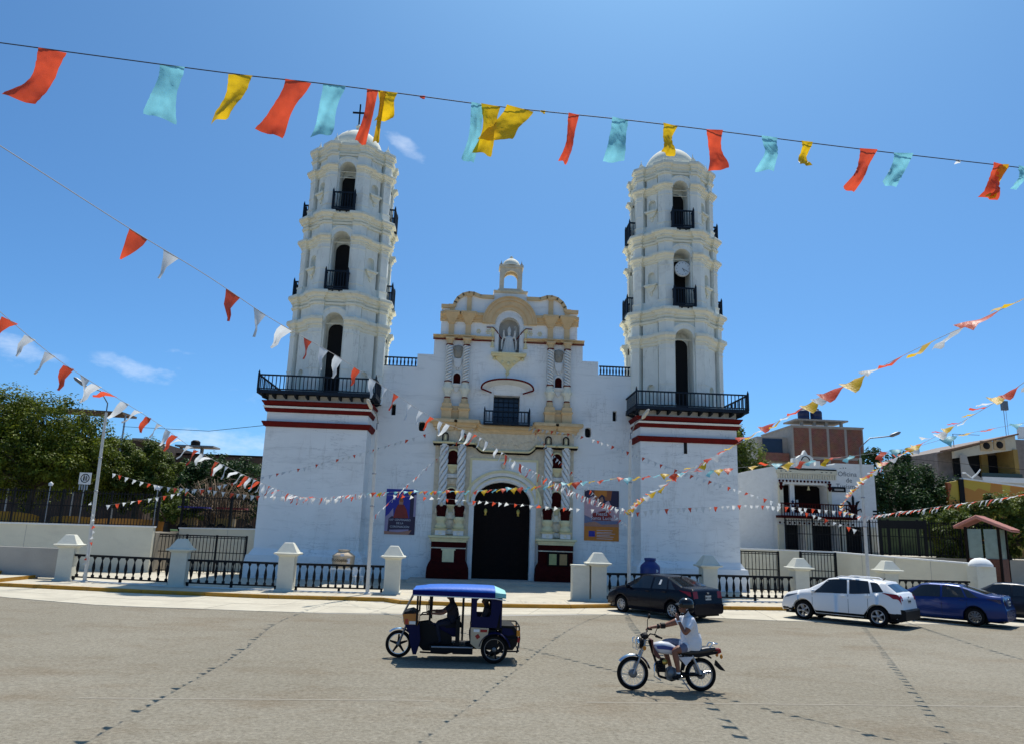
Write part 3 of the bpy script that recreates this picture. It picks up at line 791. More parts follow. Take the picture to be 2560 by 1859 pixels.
# parapet railings beside towers
turned = MB(); turned.lathe([(.05, 0), (.035, .06), (.055, .2), (.06, .3), (.03, .45), (.05, .52)], n=8); turned_me = turned.mesh('baluster', M['navy'])
for xa, xb in ((-8.6, -5.56), (6.0, 8.6)):
    b = bpy.data.objects.new('parapet_railing', None); COL.objects.link(b); b.parent = CH
    rail_run(b, (xa, YF+.35), (xb, YF+.35), 12.99, .66, 13, False, False, turned_me)
    mb = MB(); mb.box(xa, xb, YF+.28, YF+.42, 12.97, 13.03); mb.build('rail_base', M['navy'], b)
# ---- niche back and pilaster frame
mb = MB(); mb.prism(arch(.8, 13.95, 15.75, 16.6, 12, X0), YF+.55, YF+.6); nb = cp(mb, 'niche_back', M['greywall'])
mb = MB(); archring(mb, X0, 15.75, .665, .90, YF-.05, YF+.04, n=20, ez=1.05)
for sg in (-1, 1): x0, x1 = sorted((X0+sg*.67, X0+sg*.90)); mb.box(x0, x1, YF-.05, YF+.04, 14.25, 15.75)
mb.build('niche_frame', M['white'], nb)
for sg in (-1, 1):
    mb = MB(); xx = X0+sg*1.05
    mb.box(xx-.12, xx+.12, YF-.12, YF, 14.45, 14.53); mb.tube([(xx, YF-.06, 14.53), (xx, YF-.06, 15.5)], .075, 10); mb.box(xx-.13, xx+.13, YF-.14, YF, 15.5, 15.7)
    mb.build('niche_column', M['cream'], nb)
    mb = MB(); mb.tube([(X0+sg*1.45, YF-.1, 15.72), (X0+sg*1.05, YF-.14, 15.72), (X0+sg*.78, YF-.10, 15.45), (X0+sg*.55, YF+.1, 15.12), (X0+sg*.2, YF+.45, 14.98)], .035, 6); mb.build('niche_cord', M['redband'], nb)
# corbel under niche
mb = MB()
mb.sweep([(X0-.95, YF), (X0-.95, YF-.35), (X0+.95, YF-.35), (X0+.95, YF)], [(-.02, 13.82), (.05, 13.82), (.10, 13.92), (.16, 13.95), (.16, 14.05), (-.02, 14.05)])
mb.box(X0-.93, X0+.93, YF-.33, YF, 13.84, 14.04)
mb.lathe([(.10, 12.80), (.13, 12.86), (.07, 12.92), (.16, 13.05), (.30, 13.25), (.50, 13.45), (.78, 13.66), (.86, 13.83)], (X0-.02, YF, 0), n=20, a0=-PI, a1=0, sy=.45)
for sg in (-1, 0, 1):
    mb.lathe([(.001, -.14), (.10, -.10), (.13, 0), (.09, .1), (.001, .14)], (X0+sg*.36, YF-.26+.08*abs(sg), 13.48-.12*(sg == 0)), n=10)
for sg in (-1, 1): mb.lathe([(.001, -.10), (.09, -.07), (.10, 0), (.07, .08), (.001, .1)], (X0+sg*.9, YF-.12, 13.72), n=10)
cp(mb, 'niche_corbel', M['cream'])
mb = MB(); mb.tube([(X0-.1, YF-.03, 12.42), (X0-.08, YF-.03, 12.8)], .02, 5); mb.lathe([(.03, 0), (.11, .05), (.09, .13), (.13, .18)], (X0-.05, YF-.06, 12.68), n=10); cp(mb, 'corbel_drop', M['cream'])
# ---- big upper archivolt and mid cornices
mb = MB()
for r0, r1, o in ((.92, 1.15, .10), (1.15, 1.22, .17), (1.22, 1.48, .20), (1.48, 1.66, .28), (1.66, 1.74, .36)):
    archring(mb, X0, 15.98, r0, r1, YF-o, YF+.02, n=28, ez=1.04)
cp(mb, 'upper_arch_moulding', M['ochre'])
PX = [(-3.68, -2.62), (2.62, 3.68)]
def corn_path(sgn, x_in, x_out, prd, base=.0):
    # from left to right along one side
    cols = [2.62, 3.68]
    pts = [(x_in, base)]
    for c in cols: pts += [(c-.30, base), (c-.30, prd), (c+.30, prd), (c+.30, base)]
    pts += [(x_out, base)]
    if sgn > 0: return [(X0+x, YF-o) for x, o in pts]
    return [(X0-x, YF-o) for x, o in reversed(pts)]
for sg in (-1, 1):
    p = corn_path(sg, 1.66, 4.42, .16, .02)
    # mid cornice (ochre)
    mb = MB(); mb.sweep(p, cprof(16.02, 16.62, .26)); mc = cp(mb, 'mid_cornice', M['ochre'])
    for c in (2.62, 3.68):
        cxx = X0+sg*c
        mb = MB(); v = [(cxx-.2, YF-.2, 15.95), (cxx+.2, YF-.2, 15.95), (cxx+.46, YF-.48, 16.50), (cxx-.46, YF-.48, 16.50)]
        v += [(q[0], YF-.02, q[2]) for q in v]
        mb.add(v, [(0, 1, 2, 3), (4, 7, 6, 5), (0, 4, 5, 1), (1, 5, 6, 2), (2, 6, 7, 3), (3, 7, 4, 0)]); mb.box(cxx-.48, cxx+.48, YF-.5, YF, 16.5, 16.63); mb.build('bracket_block', M['ochre'], mc)
        mb = MB(); mb.box(cxx-.17, cxx+.17, YF-.13, YF, 15.12, 15.96); mb.frus(cxx, YF-.08, 15.86, 15.98, .18, .26, .1, .16); mb.build('attic_pilaster', M['ochre'], mc)
        mb = MB(); mb.box(cxx-.15, cxx+.15, YF-.10, YF, 16.62, 17.15 if c > 3 else 17.9); mb.frus(cxx, YF-.06, 16.95 if c > 3 else 17.7, 17.12 if c > 3 else 17.9, .16, .24, .1, .16); mb.build('crest_pilaster', M['ochre'], mc)
    # upper cornice thin with red line
    p = corn_path(sg, .94, 4.80, .14, .02)
    mb = MB(); mb.sweep(p, cprof(14.86, 15.10, .22)); uc = cp(mb, 'upper_cornice', M['ochre'])
    mb = MB(); mb.sweep(p, [(-.02, 14.80), (.10, 14.80), (.12, 14.858), (-.02, 14.858)]); mb.build('red_line', M['redband'], uc)
    # carved frieze flowers
    for q in (1.35, 1.95):
        mb = MB()
        for a in range(6): mb.lathe([(.001, -.06), (.05, 0), (.001, .06)], (X0+sg*q+.11*math.cos(a*PI/3), YF-.02, 15.45+.12*math.sin(a*PI/3)), n=8)
        mb.lathe([(.001, -.05), (.05, 0), (.001, .05)], (X0+sg*q, YF-.04, 15.45), n=8); mb.build('carved_flower', M['cream'], uc)
    # crest edging following the silhouette
    ed = [(X0+sg*x, z) for x, z in [(4.36, 17.05)]+curl[1:]]
    mb = MB()
    for (a, b_) in zip(ed, ed[1:]):
        t_ = Vector((b_[0]-a[0], 0, b_[1]-a[1])).normalized(); nn = Vector((-t_.z, 0, t_.x))
        if nn.z < 0: nn = -nn
        A = Vector((a[0], 0, a[1]))-t_*.03; B = Vector((b_[0], 0, b_[1]))+t_*.03
        v = []
        for yy in (YF-.16, YF+.5):
            for P_, o in ((A, -.16), (B, -.16), (B, .06), (A, .06)): v.append((P_.x+nn.x*o, yy, P_.z+nn.z*o))
        mb.add(v, [(0, 1, 2, 3), (0, 4, 5, 1), (2, 6, 7, 3), (1, 5, 6, 2), (3, 7, 4, 0)])
    mb.build('crest_edging', M['ochre'], fac)
# ---- gable belfry
mb = MB(); mb.sweep([(X0-.98, YF+1.0), (X0-.98, YF-.02), (X0+.98, YF-.02), (X0+.98, YF+1.0)], [(-.05, 18.05), (.06, 18.08), (.12, 18.16), (.12, 18.22), (-.05, 18.22)]); mb.box(X0-.98, X0+.98, YF, YF+1, 18.1, 18.215); mb.box(X0-.82, X0+.82, YF+.02, YF+1.0, 18.215, 18.36)
gb = cp(mb, 'gable_base', M['stone'])
mb = MB(); mb.prism(rect(X0-.72, X0+.72, 18.36, 19.86), YF+.06, YF+.24, holes=[arch(.45, 18.42, 19.2, 19.64, 14, X0)]); mb.prism(rect(X0-.72, X0+.72, 18.36, 19.86), YF+.80, YF+.98, holes=[arch(.45, 18.42, 19.2, 19.64, 14, X0)])
for sg in (-1, 1): mb.prism(rect(YF+.24, YF+.80, 18.36, 19.86), X0+sg*.72, X0+sg*.56, fr=lambda a, d, z: (d, a, z), holes=[arch(.2, 18.42, 19.2, 19.5, 10, YF+.52)])
mb.box(X0-.79, X0+.79, YF, YF+1.04, 19.86, 20.02)
bf = cp(mb, 'gable_belfry', M['stone'])
mb = MB(); mb.lathe([(.60, 20.02), (.60, 20.08), (.56, 20.22), (.45, 20.40), (.28, 20.53), (.1, 20.58), (.09, 20.66), (.13, 20.70), (.001, 20.82)], (X0, YF+.5, 0), n=24); mb.build('dome', M['trim'], bf)
for sx, sy in ((-1, 0), (1, 0), (-1, 1), (1, 1)):
    mb = MB(); mb.lathe([(.07, 20.02), (.08, 20.1), (.03, 20.18), (.001, 20.36)], (X0+sx*.66, YF+.1+sy*.8, 0), n=8); mb.build('finial', M['greywall'], bf)
# ---- portal relief slab and lower cornice
mb = MB(); mb.prism(notch(X0-4.28, X0+4.22, 2.5, 8.22, 2.02, 4.75, 6.45, X0-.06), YF-.14, YF+.0); cp(mb, 'portal_relief', M['stone'])
mb = MB(); mb.prism(notch(X0-2.02, X0+1.95, 4.8, 7.32, 1.94, 4.82, 6.4, X0-.06), YF-.17, YF-.005); sp_ = cp(mb, 'spandrel', M['white'])
mb = MB()
for x0, x1, z0, z1 in ((-2.12, -2.0, 4.8, 7.32), (1.93, 2.05, 4.8, 7.32), (-2.12, 2.05, 7.32, 7.44)): mb.box(X0+x0, X0+x1, YF-.22, YF-.1, z0, z1)
mb.build('spandrel_frame', M['cream'], sp_)
mb = MB()
for r0, r1, o, mi in ((1.73, 1.93, .16, 0), (1.93, 2.0, .22, 1), (2.0, 2.22, .20, 0), (2.22, 2.38, .28, 1)):
    archring(mb, X0-.06, 4.75, r0, r1, YF-o, YF+.02, n=30, ez=.80 if r0 < 1.95 else .84, mi=mi)
am = cp(mb, 'door_archivolt', [M['white'], M['cream']])
for sg in (-1, 1):
    x0, x1 = sorted((X0-.06+sg*1.73, X0-.06+sg*2.02))
    mb = MB(); mb.box(x0, x1, YF-.18, YF+.02, .3, 4.6); mb.build('door_jamb', M['white'], am)
    mb = MB(); mb.sweep([(x0-.01, YF), (x0-.01, YF-.18), (x1+.01, YF-.18), (x1+.01, YF)], [(-.02, 4.55), (.03, 4.55), (.10, 4.66), (.10, 4.75), (-.02, 4.75)]); mb.build('impost', M['white'], am)
mb = MB(); mb.lathe([(.001, -.2), (.12, -.1), (.16, .05), (.1, .18), (.001, .22)], (X0-.1, YF-.3, 7.0), n=12, sy=.7); mb.build('keystone_head', M['stone'], am)
# lower cornice with dipping middle
def lower_path(pr, sag):
    L = [(-4.35, .10)]
    L = [(-4.3, 0.05), (-4.3, pr), (-3.28, pr), (-3.20, pr-.16), (-3.02, pr-.16), (-2.94, pr), (-1.98, pr), (-1.9, pr-.2)]
    pts = [(x, o, 0.) for x, o in L]
    for i in range(1, 8):
        q = i/7; pts.append((-1.9+q*.55, pr-.2-.05*q, -sag*math.sin(q*PI/2)))
    pts += [(-x, o, d) for x, o, d in reversed(pts)]
    return [(X0+x, YF-.05-o, d) for x, o, d in pts]
mb = MB(); mb.sweep(lower_path(.34, .28), cprof(9.08, 9.72, .42, -.5)); lc = cp(mb, 'portal_cornice', M['ochre'])
mb = MB(); mb.sweep(lower_path(.44, .40), [(-.5, 8.20), (.10, 8.22), (.16, 8.30), (.10, 8.36), (-.5, 8.36)]); mb.build('string_moulding', M['cream'], lc)
mb = MB(); mb.sweep(lower_path(.44, .40), [(-.4, 8.12), (.09, 8.12), (.12, 8.20), (-.4, 8.20)]); mb.build('dark_line', M['darkwood'], lc)
mb = MB(); mb.prism(rect(X0-4.26, X0+4.20, 8.30, 9.15), YF-.24, YF-.02)
mb.prism([(X0-1.9, 8.4), (X0-1.3, 7.9), (X0+1.3, 7.9), (X0+1.9, 8.4)], YF-.22, YF-.02)
fr_ = cp(mb, 'carved_frieze', M['stone'])
random.seed(3)
for sg in (-1, 1):
    for q in range(9):
        mb = MB(); xx = X0+sg*(.15+q*.2); zz = 8.6+.12*math.sin(q*1.7)-.25*(q < 6)
        mb.lathe([(.001, -.07), (.07, -.02), (.05, .05), (.001, .08)], (xx, YF-.25, zz), n=8, sy=.6); mb.build('carved_leaf', M['stone'], fr_)
for c in (-3.70, -2.62, 2.62, 3.70):
    mb = MB(); mb.box(X0+c-.24, X0+c+.24, YF-.34, YF-.2, 8.40, 9.06); archring(mb, X0+c, 8.72, .13, .20, YF-.42, YF-.33, n=12, mi=1)
    for sg in (-1, 1): x0, x1 = sorted((X0+c+sg*.13, X0+c+sg*.2)); mb.box(x0, x1, YF-.42, YF-.33, 8.42, 8.72, 1)
    bl = mb.build('frieze_block', [M['stone'], M['darkwood']], fr_)
    mb = MB(); mb.lathe([(.07, 0), (.08, .12), (.05, .24), (.065, .3), (.001, .38)], (X0+c, YF-.38, 8.44), n=10); mb.build('frieze_figure', M['cream'], bl)
# ---- twisted columns
def twist(r, h, lob, turns, hand, mi=None):
    mb = MB(); n = 30; m_ = 64; vs = []
    for i in range(m_+1):
        z = h*i/m_
        for j in range(n):
            a = 2*PI*j/n
            q = r*(.56+.52*abs(math.sin(lob/2*(a-hand*2*PI*turns*i/m_)))**.8)
            vs.append((q*math.cos(a), q*math.sin(a), z))
    for i in range(m_):
        for j in range(n):
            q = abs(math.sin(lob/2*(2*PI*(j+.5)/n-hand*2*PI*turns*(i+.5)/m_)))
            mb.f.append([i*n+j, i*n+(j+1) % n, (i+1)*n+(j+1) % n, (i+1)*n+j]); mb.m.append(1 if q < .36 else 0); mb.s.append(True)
    mb.v = vs
    return mb
tw_up = [twist(.21, 2.30, 3, 4.2, hd).mesh('twisted_shaft', [M['white'], M['shadegrey']]) for hd in (1, -1)]
tw_lo = [twist(.25, 3.40, 4, 1.9, hd).mesh('twisted_shaft', [M['white'], M['shadegrey']]) for hd in (1, -1)]
for sg in (-1, 1):
    for c in (2.65, 3.72):
        x = X0+sg*c; yc = YF-.26
        # upper column
        e = bpy.data.objects.new('twisted_column', None); COL.objects.link(e); e.parent = CH
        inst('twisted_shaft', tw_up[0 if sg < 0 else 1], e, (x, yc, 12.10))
        mb = MB(); mb.lathe([(.22, 14.38), (.24, 14.42), (.22, 14.46)], (x, yc, 0), n=16); mb.lathe([(.22, 12.06), (.25, 12.10), (.22, 12.14)], (x, yc, 0), n=16); mb.lathe([(.17, 11.06), (.20, 11.10), (.17, 11.14)], (x, yc, 0), n=16); mb.build('red_ring', M['redband'], e)
        mb = MB(); mb.lathe([(.19, 14.46), (.17, 14.52), (.22, 14.62), (.20, 14.66), (.27, 14.78)], (x, yc, 0), n=16); mb.box(x-.27, x+.27, yc-.27, YF, 14.78, 14.86); mb.build('capital', M['ochre'], e)
        mb = MB(); mb.lathe([(.15, 11.14), (.18, 11.2), (.16, 11.3), (.22, 11.4), (.30, 11.62), (.27, 11.85), (.19, 12.0), (.21, 12.06)], (x, yc, 0), n=18)
        for q in range(8): mb.lathe([(.001, -.12), (.06, -.04), (.05, .06), (.001, .12)], (x+.29*math.cos(q*PI/4), yc+.29*math.sin(q*PI/4), 11.66), n=6)
        mb.build('column_vase', M['trim'], e)
        mb = MB(); mb.lathe([(.24, 10.72), (.25, 10.8), (.20, 10.86), (.22, 10.95), (.17, 11.06)], (x, yc, 0), n=16); mb.build('column_base', M['ochre'], e)
        mb = MB(); mb.box(x-.30, x+.30, yc-.26, YF, 9.72, 10.30); mb.frus(x, yc, 10.28, 10.40, .30, .38); mb.box(x-.34, x+.34, yc-.34, YF, 10.40, 10.46); mb.box(x-.30, x+.30, yc-.28, YF, 10.46, 10.72); mb.build('pedestal', M['ochre'], e)
        # lower column
        e = bpy.data.objects.new('twisted_column', None); COL.objects.link(e); e.parent = CH
        yl = YF-.40
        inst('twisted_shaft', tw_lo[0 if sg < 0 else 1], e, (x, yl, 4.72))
        mb = MB(); mb.lathe([(.23, 8.08), (.25, 8.14), (.25, 8.2)], (x, yl, 0), n=16); mb.lathe([(.20, 4.50), (.26, 4.56), (.22, 4.64), (.24, 4.72)], (x, yl, 0), n=16); mb.build('collar', M['white'], e)
        mb = MB(); mb.lathe([(.24, 3.86), (.27, 4.0), (.25, 4.16), (.33, 4.38), (.30, 4.50), (.24, 4.56)], (x, yl, 0), n=20); sh = mb.build('maroon_vase', M['maroon'], e)
        mb = MB(); mb.lathe([(.001, -.13), (.10, -.08), (.12, .02), (.08, .12), (.001, .16)], (x, yl-.26, 4.56), n=10); mb.build('cherub_head', M['stone'], sh)
        for q in (-1, 1): mb = MB(); mb.lathe([(.001, -.2), (.07, -.1), (.05, .1), (.001, .2)], (x+q*.34, yl-.05, 4.2), n=8); mb.build('scroll', M['stone'], sh)
        mb = MB(); mb.lathe([(.31, 3.18), (.34, 3.26), (.34, 3.34), (.26, 3.42), (.23, 3.5), (.25, 3.56), (.31, 3.66), (.33, 3.80), (.29, 3.86)], (x, yl, 0), n=20); mb.build('column_base', M['cream'], e)
        mb = MB(); mb.box(x-.30, x+.30, yl-.28, YF, 2.78, 3.06); mb.build('plinth_block', M['white'], e)
        mb = MB(); mb.lathe([(.001, -.1), (.1, -.05), (.1, .05), (.001, .1)], (x, yl-.28, 2.92), n=10, sy=.4); mb.build('plinth_rosette', M['trim'], e)
        mb = MB(); mb.frus(x, yl, 3.06, 3.17, .32, .42); mb.build('plinth_cap', M['cream'], e)
    xm = X0+sg*3.185
    # pedestal rail between upper columns
    mb = MB(); mb.box(xm-.84, xm+.84, YF-.30, YF, 9.72, 10.25); mb.box(xm-.86, xm+.86, YF-.36, YF, 10.25, 10.33); mb.box(xm-.80, xm+.80, YF-.26, YF, 10.33, 10.6); cp(mb, 'column_podium', M['ochre'])
    # niches between columns
    def red_niche(z0, z1, yy, hw, fm):
        mb = MB(); mb.prism(arch(hw, z0, z1-hw, z1, 12, xm), yy-.03, yy+.06); nn = cp(mb, 'red_niche', M['maroon'])
        mb = MB(); archring(mb, xm, z1-hw, hw, hw+.10, yy-.12, yy+.05, n=14)
        for q in (-1, 1): x0, x1 = sorted((xm+q*hw, xm+q*(hw+.10))); mb.box(x0, x1, yy-.12, yy+.05, z0, z1-hw)
        mb.build('niche_frame', fm, nn)
        mb = MB(); mb.sweep([(xm-hw-.08, yy+.05), (xm-hw-.08, yy-.12), (xm+hw+.08, yy-.12), (xm+hw+.08, yy+.05)], [(-.02, z0-.2), (.0, z0-.2), (.05, z0-.1), (.09, z0-.07), (.09, z0), (-.02, z0)]); mb.box(xm-hw-.08, xm+hw+.08, yy-.12, yy+.05, z0-.19, z0-.005)
        mb.prism([(xm-hw, z0-.2), (xm+hw, z0-.2), (xm+.1, z0-.48), (xm, z0-.55), (xm-.1, z0-.48)], yy-.08, yy+.05); mb.build('niche_corbel', fm, nn)
        return nn
    red_niche(12.0, 12.68, YF-.02, .22, M['white'])
    red_niche(6.98, 7.86, YF-.15, .30, M['cream'])
    red_niche(4.58, 5.56, YF-.15, .30, M['cream'])
    # carved mask between upper columns
    mb = MB(); mb.lathe([(.001, 13.62), (.20, 13.68), (.27, 13.9), (.30, 14.2), (.24, 14.42), (.001, 14.5)], (xm, YF-.0, 0), n=16, sy=.5)
    for q in (-1, 1):
        mb.lathe([(.001, -.07), (.07, 0), (.001, .07)], (xm+q*.12, YF-.14, 14.12), n=8); mb.lathe([(.001, -.15), (.06, 0), (.001, .15)], (xm+q*.26, YF-.08, 14.25), n=8)
    mb.frus(xm, YF-.17, 13.92, 14.1, .05, .03)
    mk = cp(mb, 'carved_mask', M['shadegrey'])
    mb = MB(); mb.prism([(xm-.30, 13.6), (xm+.30, 13.6), (xm+.2, 13.2), (xm+.12, 13.02), (xm-.12, 13.02), (xm-.2, 13.2)], YF-.14, YF); mb.lathe([(.001, 12.82), (.08, 12.9), (.1, 12.98), (.05, 13.04)], (xm, YF-.05, 0), n=10); mb.build('mask_corbel', M['white'], mk)
    # carved panels between lower columns
    for z0, z1, mt in ((6.20, 6.42, 'white'), (5.80, 6.12, 'stone'), (3.75, 4.15, 'trim'), (3.2, 3.7, 'stone'), (2.85, 3.12, 'white')):
        mb = MB(); mb.box(xm-.30, xm+.30, YF-.26, YF-.1, z0, z1); mb.prism([(xm-.2, z1-.04), (xm+.2, z1-.04), (xm, z0+.04)], YF-.31, YF-.25); cp(mb, 'carved_panel', M[mt])
    # big maroon pedestal
    hwid = 1.02
    mb = MB()
    prof = [(-.3, .28), (.22, .28), (.22, .62), (.20, .9), (.12, 1.15), (.02, 1.32), (.0, 1.4), (.0, 2.02), (-.3, 2.02)]
    base = [(xm-hwid, YF), (xm-hwid, YF-.62), (xm+hwid, YF-.62), (xm+hwid, YF)]
    mb.sweep(base, prof); mb.box(xm-hwid+.02, xm+hwid-.02, YF-.6, YF, .3, 2.02)
    pd = cp(mb, 'portal_pedestal', M['maroon'])
    mb = MB(); mb.sweep(base, [(-.3, 2.02), (.03, 2.02), (.03, 2.08), (-.3, 2.08)]); mb.build('pale_fillet', M['stone'], pd)
    mb = MB(); mb.sweep(base, [(-.3, 2.08), (.01, 2.08), (.01, 2.40), (-.3, 2.40)]); mb.build('maroon_frieze', M['maroon'], pd)
    mb = MB(); mb.sweep(base, cprof(2.40, 2.76, .20, -.4)); mb.box(xm-hwid+.1, xm+hwid-.1, YF-.6, YF, 2.7, 2.755); mb.build('pedestal_cornice', M['cream'], pd)
    if sg < 0:
        mb = MB(); mb.box(xm-.34, xm+.34, YF-.68, YF-.6, 1.22, 2.0); mb.box(xm-.42, xm+.42, YF-.69, YF-.6, 1.92, 2.01); mb.box(xm-.22, xm+.22, YF-.72, YF-.67, 1.32, 1.78); mb.build('pedestal_panel', M['cream'], pd)
# framed notices in front of the right pedestal
xm = X0+3.185
t = thing('notice_frame', 'wooden framed notice board with two pale sheets at the right portal pedestal', 'notice board', (xm+.1, YF-.78, 1.2))
MB().box(-.62, .62, -.03, .03, 0, .78).build('board', M['darkwood'], t)
for x0, cc in ((-.52, (.42, .40, .16)), (.10, (.45, .26, .10))):
    MB().box(x0, x0+.44, -.045, -.03, .08, .7).build('sheet', mat('notice_paper', cc, .7, .2, 6), t)
# statue in the niche
t = MB()
t.lathe([(.46, 0), (.46, .06), (.40, .1), (.36, .3), (.30, .6), (.26, .9), (.24, 1.06), (.20, 1.14), (.09, 1.19), (.08, 1.23)], n=24, sy=.7)
for q in range(12): t.tube([(.40*math.cos(q*PI/6), .28*math.sin(q*PI/6), .1), (.25*math.cos(q*PI/6), .18*math.sin(q*PI/6), .95)], [.035, .02], 6)
t.lathe([(.001, 1.2), (.08, 1.24), (.11, 1.32), (.105, 1.42), (.07, 1.48), (.001, 1.5)], n=14)
t.lathe([(.11, 1.42), (.12, 1.48), (.13, 1.58), (.08, 1.72), (.001, 1.84)], n=14, sy=.6)
for sg in (-1, 1):
    t.tube([(sg*.2, 0, 1.08), (sg*.33, -.08, 1.1), (sg*.36, -.14, 1.32), (sg*.35, -.14, 1.42)], [.08, .075, .06, .045], 8)
    t.tube([(sg*.36, -.14, 1.15), (sg*.44, -.1, .8), (sg*.46, -.02, .3)], [.03, .06, .05], 6)
    for k in range(4): t.tube([(sg*.35+(k-1.5)*.018, -.15, 1.42), (sg*.35+(k-1.5)*.024, -.15, 1.52+.01*(k % 2))], .011, 5)
    t.tube([(sg*.33, -.15, 1.42), (sg*.29, -.16, 1.47)], .012, 5)
t.tube([(.42, -.16, .1), (.42, -.16, 1.75)], .014, 6)
t.tube([(.42, -.16, 1.75), (.36, -.16, 1.82), (.30, -.16, 1.76), (.33, -.16, 1.69)], .014, 6)
tag(t.build('statue', mat('pale_statue_stone', (.70, .69, .64), .85, .1, 8), None, (X0+.0, YF+.12, 14.06)), 'white statue of a robed bishop in the niche above the church window', 'statue')
# ================================================================ trees
def leafmat(name, c0, c1):
    mt = bpy.data.materials.new(name); mt.use_nodes = True
    t = mt.node_tree; b = t.nodes['Principled BSDF']; b.inputs['Roughness'].default_value = .55; b.inputs['Specular IOR Level'].default_value = .3
    at = t.nodes.new('ShaderNodeAttribute'); at.attribute_name = 'tone'
    r = t.nodes.new('ShaderNodeValToRGB'); r.color_ramp.elements[0].color = (*c0, 1); r.color_ramp.elements[1].color = (*c1, 1)
    t.links.new(at.outputs['Fac'], r.inputs[0]); t.links.new(r.outputs[0], b.inputs['Base Color'])
    tr = t.nodes.new('ShaderNodeBsdfTranslucent'); t.links.new(r.outputs[0], tr.inputs['Color'])
    ms = t.nodes.new('ShaderNodeMixShader'); ms.inputs[0].default_value = .3
    t.links.new(b.outputs[0], ms.inputs[1]); t.links.new(tr.outputs[0], ms.inputs[2]); t.links.new(ms.outputs[0], t.nodes['Material Output'].inputs['Surface'])
    return mt
M['leaf_a'] = leafmat('yellow_green_leaves', (.012, .034, .004), (.23, .27, .022))
M['leaf_b'] = leafmat('dark_green_leaves', (.008, .026, .008), (.055, .11, .025))
M['leaf_c'] = leafmat('olive_leaves', (.016, .042, .006), (.18, .22, .03))
M['bark'] = mat('grey_brown_bark', (.10, .075, .05), .95, .3, 6, .5, 20)
def tree(label, loc, h, trunk_h, blobs, lm, nleaf=14000, ls=.17, seed=1, group='trees around the church square', name='tree', droop=0.):
    rd = random.Random(seed)
    t = thing(name, label, 'tree' if name == 'tree' else 'shrub', loc, 0, group)
    mb = MB()
    mb.tube([(0, 0, -.2), (rd.uniform(-.1, .1), 0, trunk_h*.5), (rd.uniform(-.2, .2), rd.uniform(-.2, .2), trunk_h)], [.26, .2, .17], 10)
    for (bx, by, bz, br) in blobs:
        mb.tube([(0, 0, trunk_h*.85), (bx*.45, by*.45, trunk_h+(bz-trunk_h)*.5), (bx, by, bz)], [.13, .08, .03], 6)
    mb.build('trunk', M['bark'], t)
    tot = sum(b[3]**2 for b in blobs)
    vs = []; fs = []; tone = []
    for (bx, by, bz, br) in blobs:
        n = int(nleaf*br**2/tot)
        clumps = []
        for k in range(max(10, int(26*br))):
            d = Vector((rd.gauss(0, 1), rd.gauss(0, 1), rd.gauss(0, .8))).normalized()
            rad = br*rd.uniform(.62, 1.08)
            clumps.append((Vector((bx, by, bz))+Vector((d.x*rad, d.y*rad, d.z*rad*.8)), br*rd.uniform(.18, .38), rd.uniform(0, 1)))
        for k in range(n):
            c, cr, ct = rd.choice(clumps)
            d = Vector((rd.gauss(0, 1), rd.gauss(0, 1), rd.gauss(0, 1)))
            p = c+d.normalized()*cr*rd.random()**.5
            p.z -= droop*rd.random()**2*br
            nrm = (d.normalized()+Vector((0, 0, .7))+Vector((rd.uniform(-.6, .6), rd.uniform(-.6, .6), 0))).normalized()
            a = nrm.orthogonal().normalized(); a = (Matrix.Rotation(rd.uniform(0, 2*PI), 3, nrm) @ a); b_ = nrm.cross(a)
            s1 = ls*rd.uniform(.6, 1.3); s2 = s1*rd.uniform(.45, .8)
            i = len(vs)
            vs += [p-a*s1*.5, p+b_*s2*.5+nrm*.03, p+a*s1*.5, p-b_*s2*.5+nrm*.03]
            fs.append((i, i+1, i+2, i+3))
            tone.append(min(1, max(0, ct*.6+rd.random()*.45)))
    me = bpy.data.meshes.new('crown'); me.from_pydata(vs, [], fs); me.materials.append(lm)
    at = me.attributes.new('tone', 'FLOAT', 'FACE'); at.data.foreach_set('value', tone)
    inst('crown', me, t)
    return t
tree('large yellow green leafy tree at the far left above the iron fence', (-31.5, 9, 2.4), 12, 3.2, [(-6.5, 0, 5.0, 2.4), (-1.0, 2, 3.6, 2.4), (3.4, 1.5, 3.2, 1.9), (-5.0, 1.5, 3.0, 2.2), (-4.5, 0, 6.0, 2.6), (-2.2, -1, 7.2, 2.4), (.2, -.5, 6.9, 2.4), (2.2, 0, 6.0, 2.2), (-1, -2, 4.6, 2.5), (2.0, -1.6, 4.3, 2.1), (-4, -1.5, 3.9, 2.2), (4.0, -.4, 4.4, 1.8), (.5, 1.5, 5.4, 2.6)], M['leaf_a'], 70000, .20, 11)
tree('medium leafy tree just right of the leftmost street lamp', (-25.6, 11.5, 2.4), 8, 2.6, [(-1.6, 0, 5.0, 1.7), (.2, 0, 4.9, 1.7), (1.5, -.3, 4.1, 1.4), (-.4, -1.2, 3.6, 1.6), (-2.6, -.4, 4.0, 1.4), (1.0, -.8, 3.2, 1.2), (-1.0, 1, 2.4, 1.5), (1.6, 1, 2.2, 1.4)], M['leaf_c'], 32000, .20, 5)
tree('dark green tree with spiky top left of the church tower', (-24.5, 24, 2.2), 8, 2.2, [(-2.2, 0, 4.6, 1.9), (.2, 0, 5.2, 1.9), (2.4, 0, 5.0, 1.8), (4.2, .2, 3.9, 1.5), (-3.9, 0, 3.6, 1.5), (1, -.8, 3.4, 2.0), (3.3, -.5, 2.6, 1.6)], M['leaf_b'], 18000, .26, 9)
